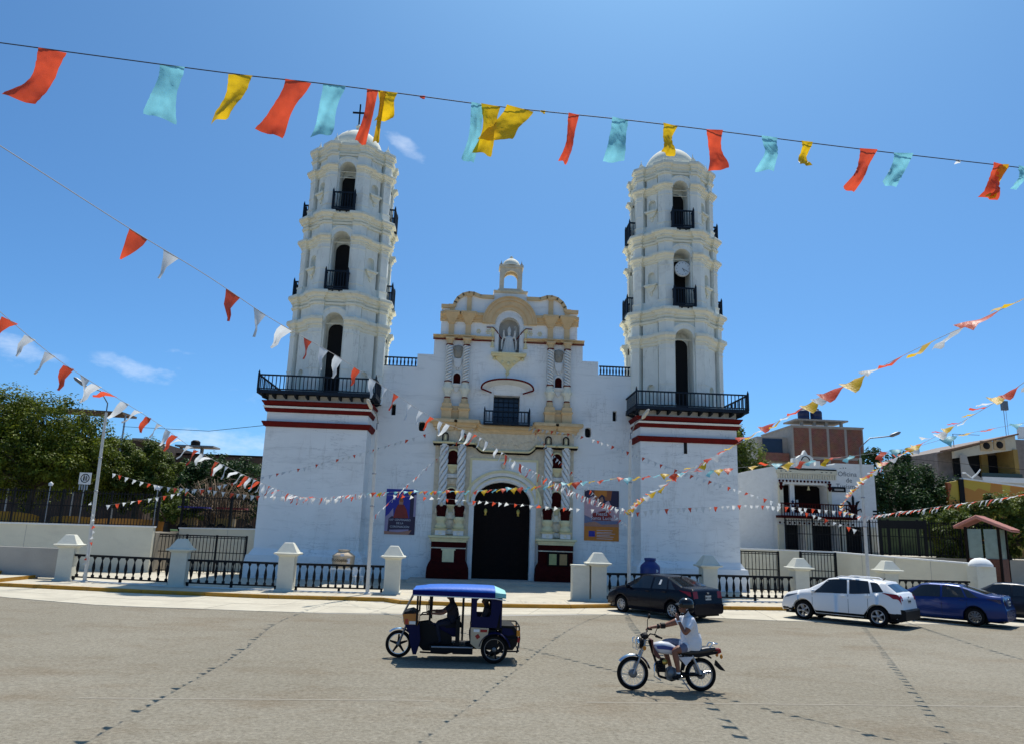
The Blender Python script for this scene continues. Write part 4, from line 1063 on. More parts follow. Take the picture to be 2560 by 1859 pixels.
tree('yellow green tree rising behind the right corner of the church', (19.2, 14.5, 2.4), 10, 3.4, [(-.6, 0, 8.2, 1.7), (.5, 0, 6.9, 1.8), (1.3, -.3, 5.4, 1.6), (-.4, -.5, 5.6, 1.8), (.4, -.4, 4.2, 1.7), (-.6, .2, 9.3, 1.0)], M['leaf_c'], 16000, .22, 21, droop=.3)
tree('dense dark green tree right of the tourist office building', (34.0, 17, 2.4), 9, 2.6, [(-3.6, -.5, 5.4, 1.9), (-1.4, 0, 6.8, 1.9), (.8, 0, 6.4, 1.9), (2.9, 0, 5.3, 1.8), (4.6, 0, 4.3, 1.5), (-1.5, -1.2, 4.3, 2.2), (1.4, -1.2, 3.9, 2.2), (-2.4, .3, 8.0, .9), (.2, .2, 7.9, .8), (3.9, -.6, 3.2, 1.5), (-4.2, -.6, 3.6, 1.5)], M['leaf_b'], 26000, .24, 31, droop=.4)
tree('leafy green shrub behind the tiled kiosk at the right edge', (34.2, 5.5, 2.3), 5, 1.2, [(-4.2, 0, 2.2, 1.3), (5.0, 0, 2.6, 1.5), (4.6, -.5, 1.2, 1.5), (-3.8, -.2, 1.0, 1.3), (-2.6, 0, 2.5, 1.4), (-.6, 0, 3.2, 1.5), (1.6, 0, 3.3, 1.6), (3.4, 0, 2.9, 1.4), (.5, -.6, 1.7, 1.5), (2.5, -.6, 1.6, 1.5), (-2.2, -.3, 1.2, 1.2)], M['leaf_c'], 30000, .22, 41, 'shrubs in the square', 'shrub')
tree('low green shrub behind the iron fence left of the church', (-21.3, 6.5, 2.4), 3, .6, [(-.8, 0, 1.5, .8), (.6, 0, 1.3, .9), (1.6, 0, 1.0, .7)], M['leaf_c'], 5000, .18, 51, 'shrubs in the square', 'shrub')
# dry bush of bare branches
t = thing('dry_shrub', 'brown bare branched shrub between dark tree and church tower', 'shrub', (-19.3, 10, 2.4), 0, 'shrubs in the square')
rd = random.Random(4); mb = MB()
for k in range(150):
    a = rd.uniform(0, 2*PI); r_ = rd.uniform(.3, 2.6); z = rd.uniform(1.6, 3.9)-.18*r_*r_*.5
    p = [Vector((rd.uniform(-.3, .3), rd.uniform(-.3, .3), .3))]
    e = Vector((r_*math.cos(a)*1.1, r_*math.sin(a)*.7, z))
    p += [p[0].lerp(e, .4)+Vector((rd.uniform(-.3, .3), 0, .3)), e, e+Vector((rd.uniform(-.7, .7), rd.uniform(-.3, .3), rd.uniform(-.9, .2))), e+Vector((rd.uniform(-1, 1), rd.uniform(-.3, .3), rd.uniform(-1.3, -.2)))]
    mb.tube(p, [.05, .04, .03, .022, .012], 4)
br_ = mb.build('branches', mat('dry_bark', (.21, .15, .095), .95, .3, 8), t); br_['kind'] = 'stuff'
# ================================================================ raised park left
M['grass'] = mat('park_lawn', (.03, .08, .015), .95, .4, 3, .5, 40)
struct(MB().prism([(-90, 1.7), (-20.05, 1.7), (-20.05, 5.35), (-13.95, 5.35), (-13.95, 90), (-90, 90)], -.2, 2.40, fr=lambda a, d, z: (a, z, d)).build('park_terrace', mat('park_paving', (.30, .26, .20), .9, .2, 1)))
struct(MB().box(-27, -21, 9, 30, 2.39, 2.46).build('park_lawn', M['grass']))
def retaining(x0, x1, z0, z1, y, label, m_='creamwall'):
    t = thing('retaining_wall', label, 'wall', (x0, y, 0))
    MB().prism([(0, .1), (x1-x0, .1), (x1-x0, z1), (0, z0)], -.15, .15).build('wall_face', M[m_], t)
    MB().prism([(-.03, z0), (x1-x0+.03, z1), (x1-x0+.03, z1+.09), (-.03, z0+.09)], -.22, .22).build('coping', M['white'], t)
    n = max(2, int((x1-x0)/3.2))
    for k in range(1, n): MB().box((x1-x0)*k/n-.012, (x1-x0)*k/n+.012, -.157, -.14, .1, z0+(z1-z0)*k/n-.02).build('wall_joint', M['greywall'], t)
    return t
retaining(-45, -20.1, 2.55, 2.66, 1.5, 'long cream retaining wall below the iron park fence at the left')
retaining(-20.0, -14.0, 2.62, 2.72, 5.2, 'cream wall behind the black bar gate beside the left tower')
# iron bar fences
bar = MB(); bar.box(-.016, .016, -.016, .016, 0, 1); bar_me = bar.mesh('bar', M['iron'])
def barfence(x0, x1, y0, y1, z, h, n, label, posts=6, top2=.0, name='iron_fence', bsc=1.0):
    a = Vector((x0, y0, z)); b = Vector((x1, y1, z)); d = b-a; L_ = d.length; ang = math.atan2(d.y, d.x)
    t = thing(name, label, 'fence' if name == 'iron_fence' else 'gate', tuple(a), ang)
    for zz in (.12, h*.55, h-.12): MB().box(0, L_, -.022, .022, zz-.022, zz+.022).build('rail', M['iron'], t)
    if name != 'iron_fence': MB().box(0, L_, -.04, .04, h-.05, h+.02).build('top_rail', M['iron'], t)
    for k in range(n): inst('bar', bar_me, t, (L_*(k+.5)/n, 0, .02), (0, 0, 0), (bsc, bsc, h-.02))
    for k in range(posts+1): MB().box(L_*k/posts-.05, L_*k/posts+.05, -.05, .05, 0, h+.05).build('post', M['iron'], t)
    return t
barfence(-45, -20.1, 1.75, 1.75, 2.66, 2.0, 140, 'long black iron bar fence on the left retaining wall', 9)
barfence(-20.1, -14.0, 5.4, 5.4, 2.72, 2.0, 36, 'short black iron bar fence above the gate left of the church', 2)
barfence(-20.2, -15.0, 2.3, 2.3, .15, 2.15, 26, 'black bar gate in front of the wall left of the church', 3, name='iron_gate')
# park planters and equipment
for i, (x, y, w_, h_, c, lb) in enumerate(((-31, 6.2, 3.4, .95, (.50, .24, .02), 'yellow orange curved bench planter behind the fence, far left'), (-27.6, 7.5, 3.0, .8, (.48, .22, .02), 'yellow orange planter behind the fence, below the round sign'), (-24.0, 7.2, 4.4, .75, (.46, .20, .03), 'long orange planter behind the fence beside the green lawn'))):
    t = thing('planter', lb, 'planter', (x, y, 2.4), .1*i)
    mb = MB()
    n = 14; o_ = []
    for k in range(n+1):
        a = PI*k/n; o_.append((w_/2*math.cos(PI-a), .8*math.sin(a)))
    for k in range(n):
        (xa, ya), (xb, yb) = o_[k], o_[k+1]
        mb.add([(xa, -ya, 0), (xb, -yb, 0), (xb, -yb, h_*(.75+.25*math.sin(PI*(k+1)/n))), (xa, -ya, h_*(.75+.25*math.sin(PI*k/n)))], [(0, 1, 2, 3)])
    mb.box(-w_/2, w_/2, -.05, .1, 0, h_*.75)
    mb.build('planter_wall', mat('orange_paint', c, .7, .15, 2), t)
    MB().lathe([(w_/2-.1, h_*.7), (w_/4, h_*.74), (.001, h_*.75)], n=16, sy=.3).build('soil', M['bark'], t)
# sign on post
t = thing('park_sign', 'white square sign with black circle on a post in the park', 'sign', (-25.75, 4.2, 2.4))
MB().tube([(0, 0, 0), (0, 0, 3.3)], .035, 8).build('post', M['steel'], t)
pl = MB().box(-.36, .36, -.06, -.035, 2.72, 3.45).build('plate', M['white'], t)
mb = MB(); archring(mb, 0, 3.1, .22, .275, -.064, -.06, n=24, a0=0, a1=2*PI); mb.box(-.11, -.02, -.064, -.06, 2.95, 3.22); mb.lathe([(.001, -.004), (.04, -.002), (.04, .002), (.001, .004)], (-.065, -.062, 3.25), n=8, M=Matrix.Rotation(PI/2, 4, 'X')); mb.box(.03, .08, -.064, -.06, 2.95, 3.25); mb.box(.10, .13, -.064, -.06, 2.95, 3.22); mb.build('symbol', M['black'], pl)
mb = MB()
for q in range(4): mb.box(-.3+q*.15, -.22+q*.15, -.05, -.03, 2.38, 2.68)
mb.build('lower_plate', M['steel'], t)
# two park light posts
for x, y, lb in ((-28.2, 5.0, 'thin grey post in the park behind the fence, left of the round sign'), (-21.8, 5.5, 'thin grey post in the park behind the fence, nearer the church')):
    t = thing('park_post', lb, 'post', (x, y, 2.4)); MB().tube([(0, 0, 0), (0, 0, 2.6)], .04, 8).build('post', M['steel'], t); MB().lathe([(.12, 2.6), (.14, 2.75), (.001, 2.86)], n=10).build('globe', M['white'], t)
# parked mototaxis behind the fence (small, dim)
for x, cr, lb in ((-19.6, (.05, .04, .25), 'parked blue roofed mototaxi behind the park fence, left of the pair'), (-17.2, (.20, .02, .02), 'parked red mototaxi behind the park fence, next to the church')):
    t = thing('parked_mototaxi', lb, 'mototaxi', (x, 6.5, 2.4), .1, 'mototaxis parked in the park')
    mb = MB(); mb.box(-1.0, .8, -.6, .6, 1.55, 1.65); mb.build('roof', mat('canopy_cloth', cr, .7), t)
    mb = MB(); mb.box(-1.0, .1, -.55, .55, .4, .95); mb.build('cab', mat('cab_paint', (.22, .13, .02), .5), t)
    mb = MB()
    for px in (-.95, .0, .7):
        for py in (-.55, .55): mb.tube([(px, py, .5), (px, py, 1.6)], .025, 6)
    pf = mb.build('roof_post', M['iron'], t); pf['kind'] = 'stuff'
    for wx, wy in ((-.6, -.55), (-.6, .55), (1.05, 0)):
        mb = MB(); mb.lathe([(.16, -.05), (.29, -.06), (.31, 0), (.29, .06), (.16, .05)], (wx, wy, .31), n=18, M=Matrix.Rotation(PI/2, 4, 'X')); mb.build('wheel', M['rubber'], t)
    mb = MB(); mb.tube([(1.05, 0, .31), (.8, 0, 1.0)], .04, 6); mb.build('fork', M['iron'], t)
# ================================================================ houses
def brick_wall_house(t, x0, x1, y, z0, z1, cols, floors, part='brick_panel'):
    # infill panels between concrete columns and beams
    MB().box(x0, x1, y, y+9, z0, z1).build('wall', M['mortar'], t)
    for i in range(cols):
        a = x0+(x1-x0)*i/cols+.16; b = x0+(x1-x0)*(i+1)/cols-.16
        for f in range(floors):
            c = z0+(z1-z0)*f/floors+.14; d = z0+(z1-z0)*(f+1)/floors-.14
            MB().box(a, b, y-.05, y+.05, c, d).build(part, M['brickface'], t)
def brickface():
    mt = bpy.data.materials.new('brick_infill'); mt.use_nodes = True
    t = mt.node_tree; b = t.nodes['Principled BSDF']; b.inputs['Roughness'].default_value = .9
    tcn = t.nodes.new('ShaderNodeTexCoord'); mpn = t.nodes.new('ShaderNodeMapping'); mpn.inputs['Rotation'].default_value = (PI/2, 0, 0)
    br = t.nodes.new('ShaderNodeTexBrick'); br.inputs['Scale'].default_value = 1; br.inputs['Brick Width'].default_value = .26; br.inputs['Row Height'].default_value = .12; br.inputs['Mortar Size'].default_value = .012
    br.inputs['Color1'].default_value = (.25, .075, .045, 1); br.inputs['Color2'].default_value = (.33, .12, .07, 1); br.inputs['Mortar'].default_value = (.30, .22, .17, 1)
    t.links.new(tcn.outputs['Object'], mpn.inputs[0]); t.links.new(mpn.outputs[0], br.inputs['Vector'])
    nz_ = t.nodes.new('ShaderNodeTexNoise'); nz_.inputs['Scale'].default_value = 1.3; nz_.inputs['Detail'].default_value = 6
    t.links.new(tcn.outputs['Object'], nz_.inputs['Vector'])
    mx = t.nodes.new('ShaderNodeMix'); mx.data_type = 'RGBA'; mx.blend_type = 'MULTIPLY'; mx.inputs['Factor'].default_value = .6
    t.links.new(br.outputs['Color'], mx.inputs['A']); t.links.new(nz_.outputs['Color'], mx.inputs['B']); t.links.new(mx.outputs['Result'], b.inputs['Base Color'])
    return mt
M['brickface'] = brickface()
t = thing('brick_building', 'red brick building with grey concrete frame and rooftop tanks behind the office', 'building', (0, 0, 0))
brick_wall_house(t, 34.1, 42.3, 38, 2.0, 15.9, 4, 4)
MB().box(30.6, 34.1, 39.5, 47, 2, 14.8).build('side_wing', M['mortar'], t)
for zz in (5.6, 8.8, 12.0):
    MB().box(30.6, 33.9, 38.6, 39.5, zz, zz+.9).build('balcony_parapet', M['brickface'], t); MB().box(31.2, 33.5, 39.42, 39.52, zz+.95, zz+2.6).build('window', M['bluewin'], t)
MB().box(34.0, 42.4, 37.9, 47, 15.9, 16.05).build('roof_slab', M['mortar'], t)
for px in (35.9, 37.4, 38.8, 40.6): MB().box(px-.14, px+.14, 39.4, 39.7, 16.05, 16.8).build('roof_post', M['mortar'], t)
MB().box(35.0, 41.2, 39.0, 42.5, 16.8, 16.98).build('tank_platform', M['mortar'], t)
M['tankblue'] = mat('dark_blue_polyethylene', (.012, .020, .075), .5, .1, 3)
tank = MB(); tank.lathe([(.001, 0), (.62, 0), (.65, .08), (.65, .38), (.62, .42), (.65, .46), (.65, .85), (.55, 1.0), (.34, 1.08), (.34, 1.2), (.001, 1.22)], n=24)
tk = tank.mesh('water_tank', M['tankblue'])
for x, lb in ((36.5, 'dark blue rooftop water tank on the brick building, left of two'), (38.0, 'dark blue rooftop water tank on the brick building, right of two')): tag(inst('water_tank', tk, None, (x, 40.2, 16.98), (0, 0, 0), (1.0, 1.0, 1.15)), lb, 'water tank', 'rooftop water tanks')
# left background houses
t = thing('brick_house', 'brown brick house with overhanging roof slab behind the left trees', 'house', (0, 0, 0))
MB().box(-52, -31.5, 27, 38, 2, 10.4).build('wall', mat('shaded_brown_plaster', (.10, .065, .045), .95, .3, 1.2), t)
MB().prism([(-52, 13.0), (-33.0, 12.45), (-33.0, 12.26), (-52, 12.75)], 23.6, 26.5).build('roof', mat('brown_roof_sheet', (.16, .10, .06), .9, .3, 2), t)
for px in (-48, -42, -36.5, -33): MB().tube([(px, 24.2, 2), (px, 24.2, 12.3)], .08, 8).build('roof_post', M['steel'], t)
for px in (-46, -39, -34): MB().box(px-.7, px+.7, 26.9, 27.02, 7.4, 9.0).build('window', M['bluewin'], t)
MB().box(-32.6, -31.2, 25.2, 27, 10.2, 10.35).build('roof_terrace', M['mortar'], t)
t = thing('reddish_house', 'low reddish brown house wall between the two left trees', 'house', (0, 0, 0))
MB().box(-37, -22.5, 33, 42, 2, 9.7).build('wall', mat('reddish_plaster', (.15, .085, .055), .95, .3, 1.2, .2, 10), t)
MB().box(-37.2, -22.3, 32.9, 42.1, 9.7, 9.85).build('roof_edge', M['darkwood'], t)
for px in (-34, -29, -25.5): MB().box(px-.5, px+.5, 32.93, 33.05, 5.6, 7.2).build('window', M['bluewin'], t)
t = thing('tank_shelter', 'small rooftop shelter with a dark water tank left of church', 'shelter', (-33.2, 42, 9.8))
for px in (-1.3, 1.0): MB().box(px-.13, px+.13, -.2, .2, 0, 1.5).build('post', M['mortar'], t)
MB().box(-1.6, 2.6, -1.2, 1.2, 1.5, 1.68).build('slab', M['mortar'], t)
tag(MB().lathe([(.001, 0), (.5, .02), (.5, .5), (.3, .66), (.001, .7)], n=18).build('water_tank', M['black'], None, (-33.0, 42, 11.48)), 'black water tank on the small shelter left of the church', 'water tank')
t = thing('street_lamp', 'distant thin street lamp just left of the church tower', 'street lamp', (-20.6, 40, 2)); MB().tube([(0, 0, 0), (0, 0, 7.5), (.5, 0, 8.1), (3.2, 0, 8.4)], [.09, .07, .05, .04], 8).build('pole', M['steel'], t); MB().box(2.9, 3.8, -.12, .12, 8.36, 8.46).build('lamp_head', M['steel'], t)
# overhead wires
mb = MB(); mb.tube([(-33, 24, 11.2), (-22, 14, 9.9), (-13.93, 5.0, 9.55)], .02, 5); tag(mb.build('overhead_wire', M['black']), 'dark overhead wire running from the left trees to the tower', 'wire', 'overhead wires')
# ================================================================ tourist office
OY = 10.0
struct(MB().box(13.95, 90, 4.2, 110, -.2, 2.36).build('right_terrace', mat('terrace_paving', (.42, .38, .31), .9, .15, 1)))
t = thing('tourist_office', 'cream and white two storey tourist office with stepped pediment right of church', 'building', (0, 0, 0))
fr0 = lambda a, d, z: (a, OY+d, z)
MB().prism([(14.2, 2.3), (20.05, 2.3), (20.05, 8.42), (18.6, 8.1), (14.2, 6.95)], -.05, 7, fr0).build('side_wall', M['white'], t)
M['ocream'] = mat('office_cream', (.66, .62, .48), .85, .05, 2, stain=(.5, .45, .33), stain_amt=.3, stain_scale=(1, 1, 2))
w_ = MB().prism([(20.05, 2.3), (27.85, 2.3), (27.85, 8.85), (24.9, 8.85), (24.9, 8.72), (20.05, 8.42)], 0, 7, fr0, [[(20.9, 5.15), (24.2, 5.15), (24.2, 7.05), (24.0, 7.2), (21.1, 7.2), (20.9, 7.05)], [(20.9, 2.4), (22.4, 2.4), (22.4, 4.3), (20.9, 4.3)], [(22.9, 2.4), (24.9, 2.4), (24.9, 4.3), (22.9, 4.3)], [(25.3, 2.4), (27.2, 2.4), (27.2, 4.3), (25.3, 4.3)]]).build('front_wall', M['white'], t)
MB().box(20.6, 24.4, OY+1.2, OY+1.3, 4.9, 7.4).build('loggia_back', M['darkwood'], t)
MB().box(21.5, 21.85, OY+.2, OY+.4, 5.1, 7.2).build('loggia_pier', M['white'], t)
for zz in (5.95, 5.6): MB().lathe([(.001, -.01), (.1, -.01), (.1, .01), (.001, .01)], (21.67, OY+.19, zz), n=12, M=Matrix.Rotation(PI/2, 4, 'X')).build('blue_plate', M['tankblue'], t)
for zz in (6.05, 5.75): MB().box(22.35, 22.5, OY+1.1, OY+1.19, zz-.1, zz+.1).build('notice', M['white'], t)
MB().box(20.5, 27.4, OY+1.2, OY+1.3, 2.35, 4.5).build('ground_floor_back', M['void'], t)
mb = MB(); mb.lathe([(.12, 0), (.08, .12), (.03, .3)], (23.1, OY+.6, 6.85), n=8); mb.build('pendant_lamp', M['cream'], t)
# cornice and pediment
MB().box(20.5, 24.95, OY-.12, OY, 8.28, 8.36).build('dark_line', M['darkwood'], t)
MB().box(20.45, 24.98, OY-.16, OY, 7.98, 8.26).build('cornice', M['ocream'], t)
for k in range(24): MB().box(20.55+k*.185, 20.65+k*.185, OY-.10, OY, 7.62, 7.92).build('dentil', M['ocream'], t)
for x0 in (20.7, 21.05, 21.4, 23.75, 24.1, 24.45): MB().box(x0, x0+.14, OY-.165, OY-.155, 8.1, 8.15).build('slot', M['void'], t)
MB().prism([(21.7, 8.4), (23.75, 8.4), (23.75, 8.95), (23.45, 8.95), (23.45, 8.62), (23.25, 8.62), (23.25, 9.15), (23.0, 9.35), (22.85, 9.38), (22.72, 9.62), (22.66, 9.72), (22.60, 9.62), (22.47, 9.38), (22.32, 9.35), (22.05, 9.15), (22.05, 8.62), (21.95, 8.62), (21.95, 9.1), (21.7, 9.1)], -.1, .3, fr0).build('pediment', M['white'], t)
mb = MB(); archring(mb, 22.66, 8.95, .27, .33, OY-.15, OY-.1, n=14); mb.tube([(21.85, OY-.14, 8.3), (22.1, OY-.14, 8.22), (23.2, OY-.14, 8.22), (23.45, OY-.14, 8.3)], .03, 5); mb.build('pediment_line', M['black'], t)
MB().prism(arch(.24, 8.62, 8.85, 9.08, 10, 22.66), -.13, -.1, fr0).build('pediment_panel', M['ocream'], t)
for x0, x1 in ((20.55, 20.85), (24.2, 24.45)):
    MB().box(x0, x1, OY-.18, OY, 5.1, 7.3).build('loggia_column', M['ocream'], t)
    MB().lathe([(.06, 6.75), (.16, 7.0), (.16, 7.05), (.08, 7.1), (.13, 7.25), (.14, 7.32)], ((x0+x1)/2, OY-.2, 0), n=10).build('column_urn', M['maroon'], t)
for k in range(15): MB().lathe([(.001, -.09), (.08, -.05), (.08, .05), (.001, .09)], (20.6+k*.265, OY-.2, 7.42), n=8).build('beam_end', M['maroon'], t)
MB().box(24.55, 25.6, OY-.05, OY, 6.75, 7.12).build('sign_board', M['black'], t)
MB().box(24.75, 25.45, OY-.055, OY-.05, 6.85, 6.98).build('sign_lettering', M['greywall'], t)
# balcony of the office
b = MB().box(20.3, 25.9, OY-.95, OY, 4.75, 4.92).build('balcony', M['maroon'], t)
MB().box(20.3, 25.9, OY-.95, OY-.88, 5.72, 5.80).build('balcony_rail', M['maroon'], b)
for k in range(30): MB().box(20.34+k*.19, 20.40+k*.19, OY-.94, OY-.90, 4.92, 5.72).build('balcony_baluster', M['maroon'], b)
for k in range(16): MB().lathe([(.001, -.08), (.07, -.05), (.07, .05), (.001, .08)], (20.5+k*.36, OY-.2, 4.42), n=8).build('beam_end', M['maroon'], t)
for x0 in (20.4, 22.45, 24.95, 27.25): MB().box(x0, x0+.4, OY-.15, OY, 2.35, 4.3).build('ground_pier', M['ocream'], t)
for k in range(3): MB().box(27.55, 27.87, OY-.02, OY, 4.9+k*.24, 5.02+k*.24).build('dark_stripe', M['black'], t)
def text(body, size, loc, m_, parent, name='lettering', rot=(PI/2, 0, 0), ext=.004, al='CENTER', sx=1.):
    cu = bpy.data.curves.new(name, 'FONT'); cu.body = body; cu.size = size; cu.extrude = ext; cu.align_x = al; cu.resolution_u = 2
    o = bpy.data.objects.new(name+'_tmp', cu); COL.objects.link(o)
    bpy.context.view_layer.update()
    me = bpy.data.meshes.new_from_object(o.evaluated_get(bpy.context.evaluated_depsgraph_get()))
    bpy.data.objects.remove(o)
    me.materials.clear(); me.materials.append(m_)
    return inst(name, me, parent, loc, rot, (sx, 1, 1))
for s_, z, x in (('Oficina', 7.92, 25.8), ('de', 7.47, 25.9), ('Turismo', 7.02, 25.75)): text(s_, .50, (x, OY-.012, z), M['greymetal'], t)
text('\u2013 \u2022 \u2022', .3, (25.5, OY-.012, 8.42), M['black'], t)
mb = MB()
for sg, hh in ((-1, .9), (1, .9), (0, 1.3)):
    mb.tube([(26.1, OY-.03, 4.9), (26.1+sg*.25, OY-.03, 4.9+hh*.6), (26.1+sg*.55, OY-.03, 4.9+hh*.75), (26.1+sg*.6, OY-.03, 4.9+hh*.5)], [.09, .07, .05, .02], 6)
    mb.tube([(26.1, OY-.03, 5.2), (26.1+sg*.3, OY-.03, 5.2+hh*.9), (26.1+sg*.5, OY-.03, 5.25+hh*1.0)], [.08, .09, .02], 6)
mb.build('painted_plant_emblem', M['black'], t)
# ================================================================ low wall, gates and fence right
t = thing('forecourt_wall', 'long cream wall sloping to the right behind the parked cars', 'wall', (0, 0, 0))
A = Vector((14.0, 3.2)); B = Vector((24.4, -5.6)); d = B-A; L_ = d.length; ang = math.atan2(d.y, d.x)
A = Vector((13.98, 4.0)); B = Vector((20.6, 2.2)); Cc = Vector((24.2, -5.4))
for p, q, z0, z1 in ((A, B, 2.5, 2.48), (B, Cc, 2.48, 2.2)):
    d = q-p; L_ = d.length; ang = math.atan2(d.y, d.x)
    Mx = Matrix.Translation((p.x, p.y, 0)) @ Matrix.Rotation(ang, 4, 'Z')
    f_ = lambda a, dd, z, Mx=Mx: tuple(Mx @ Vector((a, dd, z)))
    MB().prism([(0, .1), (L_, .1), (L_, z1), (0, z0)], -.14, .14, f_).build('wall_face', M['creamwall'], t)
    MB().prism([(0, z0), (L_, z1), (L_, z1+.08), (0, z0+.08)], -.2, .2, f_).build('coping', M['white'], t)
    for k in range(1, 4): MB().box(L_*k/4-.012, L_*k/4+.012, -.147, -.13, .1, z0-.06, M=Mx).build('wall_joint', M['greywall'], t)
barfence(14.3, 16.6, 1.0, .9, .15, 2.28, 11, 'black bar gate leaf nearest the right church tower', 1, name='iron_gate')
barfence(17.9, 20.0, .8, .7, .15, 2.32, 11, 'black bar gate leaf behind the white SUV', 1, name='iron_gate')
barfence(20.2, 31.5, 8.2, 3.0, 2.4, 2.25, 75, 'black iron bar fence with thick posts in front of the office', 7, bsc=1.3)
t = thing('entrance_arch', 'black iron entrance with lettered panel beside the tiled kiosk', 'gate', (25.6, 5.6, 2.4), math.atan2(-5.2, 11.3))
for x in (0, .45, 2.2, 2.65): MB().box(x-.08, x+.08, -.08, .08, 0, 2.35).build('post', M['iron'], t)
MB().box(-.1, 2.75, -.06, .06, 1.75, 2.28).build('panel', M['iron'], t)
# kiosk with tiled roof
t = thing('kiosk', 'small glazed kiosk with pink tiled gable roof at the right', 'kiosk', (30.0, 1.6, 2.35), -.87, None, .84)
for x, y in ((-1.0, -.9), (1.1, -.9), (-1.0, .9), (1.1, .9)): MB().box(x-.08, x+.08, y-.08, y+.08, -2.1, 2.35).build('post', M['darkwood'], t)
M['pane'] = mat('dusty_glass', (.20, .26, .24), .12, .2, 2)
for x in (-.95, .1): MB().box(x+.06, x+.95, -.87, -.84, .1, 2.2).build('pane', M['pane'], t)
MB().box(1.05, 1.08, -.8, .8, .1, 2.2).build('pane', M['pane'], t)
MB().box(-1.05, 1.15, -.95, .95, -2.1, .1).build('counter', mat('rusty_panel', (.10, .035, .02), .8, .4, 4), t)
M['tile'] = mat('pink_roof_tile', (.46, .19, .15), .85, .2, 5)
rfm = MB(); rfm.prism([(-.2, 3.06), (1.95, 2.1), (1.95, 2.02), (-.2, 2.95)], -1.15, 1.15); rfm.prism([(-.2, 3.06), (-1.7, 2.3), (-1.7, 2.22), (-.2, 2.95)], -1.15, 1.15)
rf = rfm.build('roof', M['tile'], t)
tl = MB(); tl.lathe([(.115, 0), (.135, .5)], n=8, a0=0, a1=PI); tlm = tl.mesh('roof_tile', M['tile'])
for side, (xa, za, xb, zb) in enumerate(((-.2, 3.05, 1.95, 2.09), (-.2, 3.05, -1.7, 2.29))):
    n = 5 if side == 0 else 4
    sl = math.atan2(za-zb, abs(xb-xa))
    for i in range(n):
        for j in range(9):
            f0_ = i/n; x = xb+(xa-xb)*f0_; z = zb+(za-zb)*f0_
            o = inst('roof_tile', tlm, rf, (x, -1.03+j*.257, z+.01))
            sgn = -1 if xb > xa else 1
            dirv = Vector((xa-xb, 0, za-zb)).normalized(); up_ = Vector((-dirv.z*(1 if dirv.x > 0 else -1), 0, abs(dirv.x)))
            side_ = up_.cross(dirv)
            o.rotation_euler = Matrix((side_, up_, dirv)).transposed().to_euler()
# yellow house far right with balcony
t = thing('yellow_house', 'unfinished house with yellow balcony and sloping roof edge at far right', 'house', (0, 0, 0))
M['roughwall'] = mat('grey_brick_render', (.27, .23, .20), .95, .3, 2, .3, 8)
M['yhouse'] = mat('yellow_house_paint', (.34, .22, .06), .85, .15, 1)
MB().box(53.3, 70, 30, 42, 2, 14.2).build('side_wall', M['roughwall'], t)
MB().prism([(46.6, 2), (53.3, 2), (53.3, 14.2), (51, 13.9), (46.6, 12.6)], 31.5, 42).build('front_wall', M['roughwall'], t)
MB().prism([(46.3, 12.62), (53.6, 14.5), (53.6, 14.66), (46.3, 12.80)], 28.7, 30.5).build('roof_edge', mat('clay_roof_edge', (.22, .13, .08), .9, .2, 2), t)
MB().prism([(46.6, 12.6), (53.3, 14.45), (53.3, 14.6), (46.6, 12.75)], 30.5, 42).build('roof', M['roughwall'], t)
MB().prism([(46.8, 11.9), (53.4, 13.0), (53.4, 14.45), (46.8, 12.6)], 29.0, 29.4).build('gable_panel', mat('pale_yellow_plaster', (.55, .50, .38), .85, .1, 2), t)
for x in (50.2, 51.6):
    MB().box(x-.6, x+.6, 28.9, 29.0, 12.75+.1*(x-50), 13.75+.1*(x-50)).build('round_window_frame', mat('tan_frame', (.50, .36, .20), .85), t)
    MB().lathe([(.001, -.02), (.36, -.02), (.36, .02), (.001, .02)], (x, 28.88, 13.25+.1*(x-50)), n=18, M=Matrix.Rotation(PI/2, 4, 'X')).build('round_window', M['void'], t)
MB().box(48.2, 53.3, 31.3, 31.5, 10.3, 12.6).build('balcony_opening', M['void'], t)
MB().box(51.0, 51.7, 31.0, 31.3, 10.2, 12.7).build('yellow_door', M['yhouse'], t)
MB().box(52.9, 53.35, 28.8, 31.4, 10.2, 13.0).build('yellow_pier', M['yhouse'], t)
MB().box(47.2, 53.6, 28.6, 31.4, 9.0, 9.6).build('balcony_slab', mat('pale_balcony', (.55, .52, .45), .85, .1, 2), t)
MB().box(49.2, 53.6, 28.5, 28.7, 9.6, 10.1).build('balcony_parapet', M['white'], t)
MB().box(49.2, 53.4, 28.55, 28.65, 10.1, 10.5).build('balcony_screen', mat('teal_screen', (.02, .05, .05), .5), t)
MB().prism([(47.2, 9.0), (49.2, 9.0), (49.2, 9.9), (48.5, 10.4), (48.0, 11.2), (47.8, 12.2), (47.2, 12.2)], 28.6, 28.8).build('curved_screen_wall', M['greywall'], t)
MB().box(47.4, 53.2, 31.0, 31.4, 2, 9.0).build('ground_floor', M['yhouse'], t)
for x0, x1, y0, y1, z0, z1 in ((49.5, 49.56, 33, 33.06, 13.6, 15.0), (49.5, 52.5, 33, 33.06, 14.95, 15.0), (56.5, 56.6, 31, 31.1, 14.2, 16.4), (56.5, 60, 31, 31.1, 16.3, 16.4)): MB().box(x0, x1, y0, y1, z0, z1).build('roof_pipe', M['steel'], t)
MB().box(54.6, 56.0, 30.2, 30.25, 14.3, 15.6).build('hanging_sheet', M['white'], t)
MB().box(56.8, 57.8, 30.2, 30.25, 14.6, 15.6).build('hanging_cloth', mat('magenta_cloth', (.30, .02, .10), .8), t)
t = thing('antenna_mast', 'thin lattice antenna mast with box above the right house', 'antenna', (55.6, 33, 14.4))
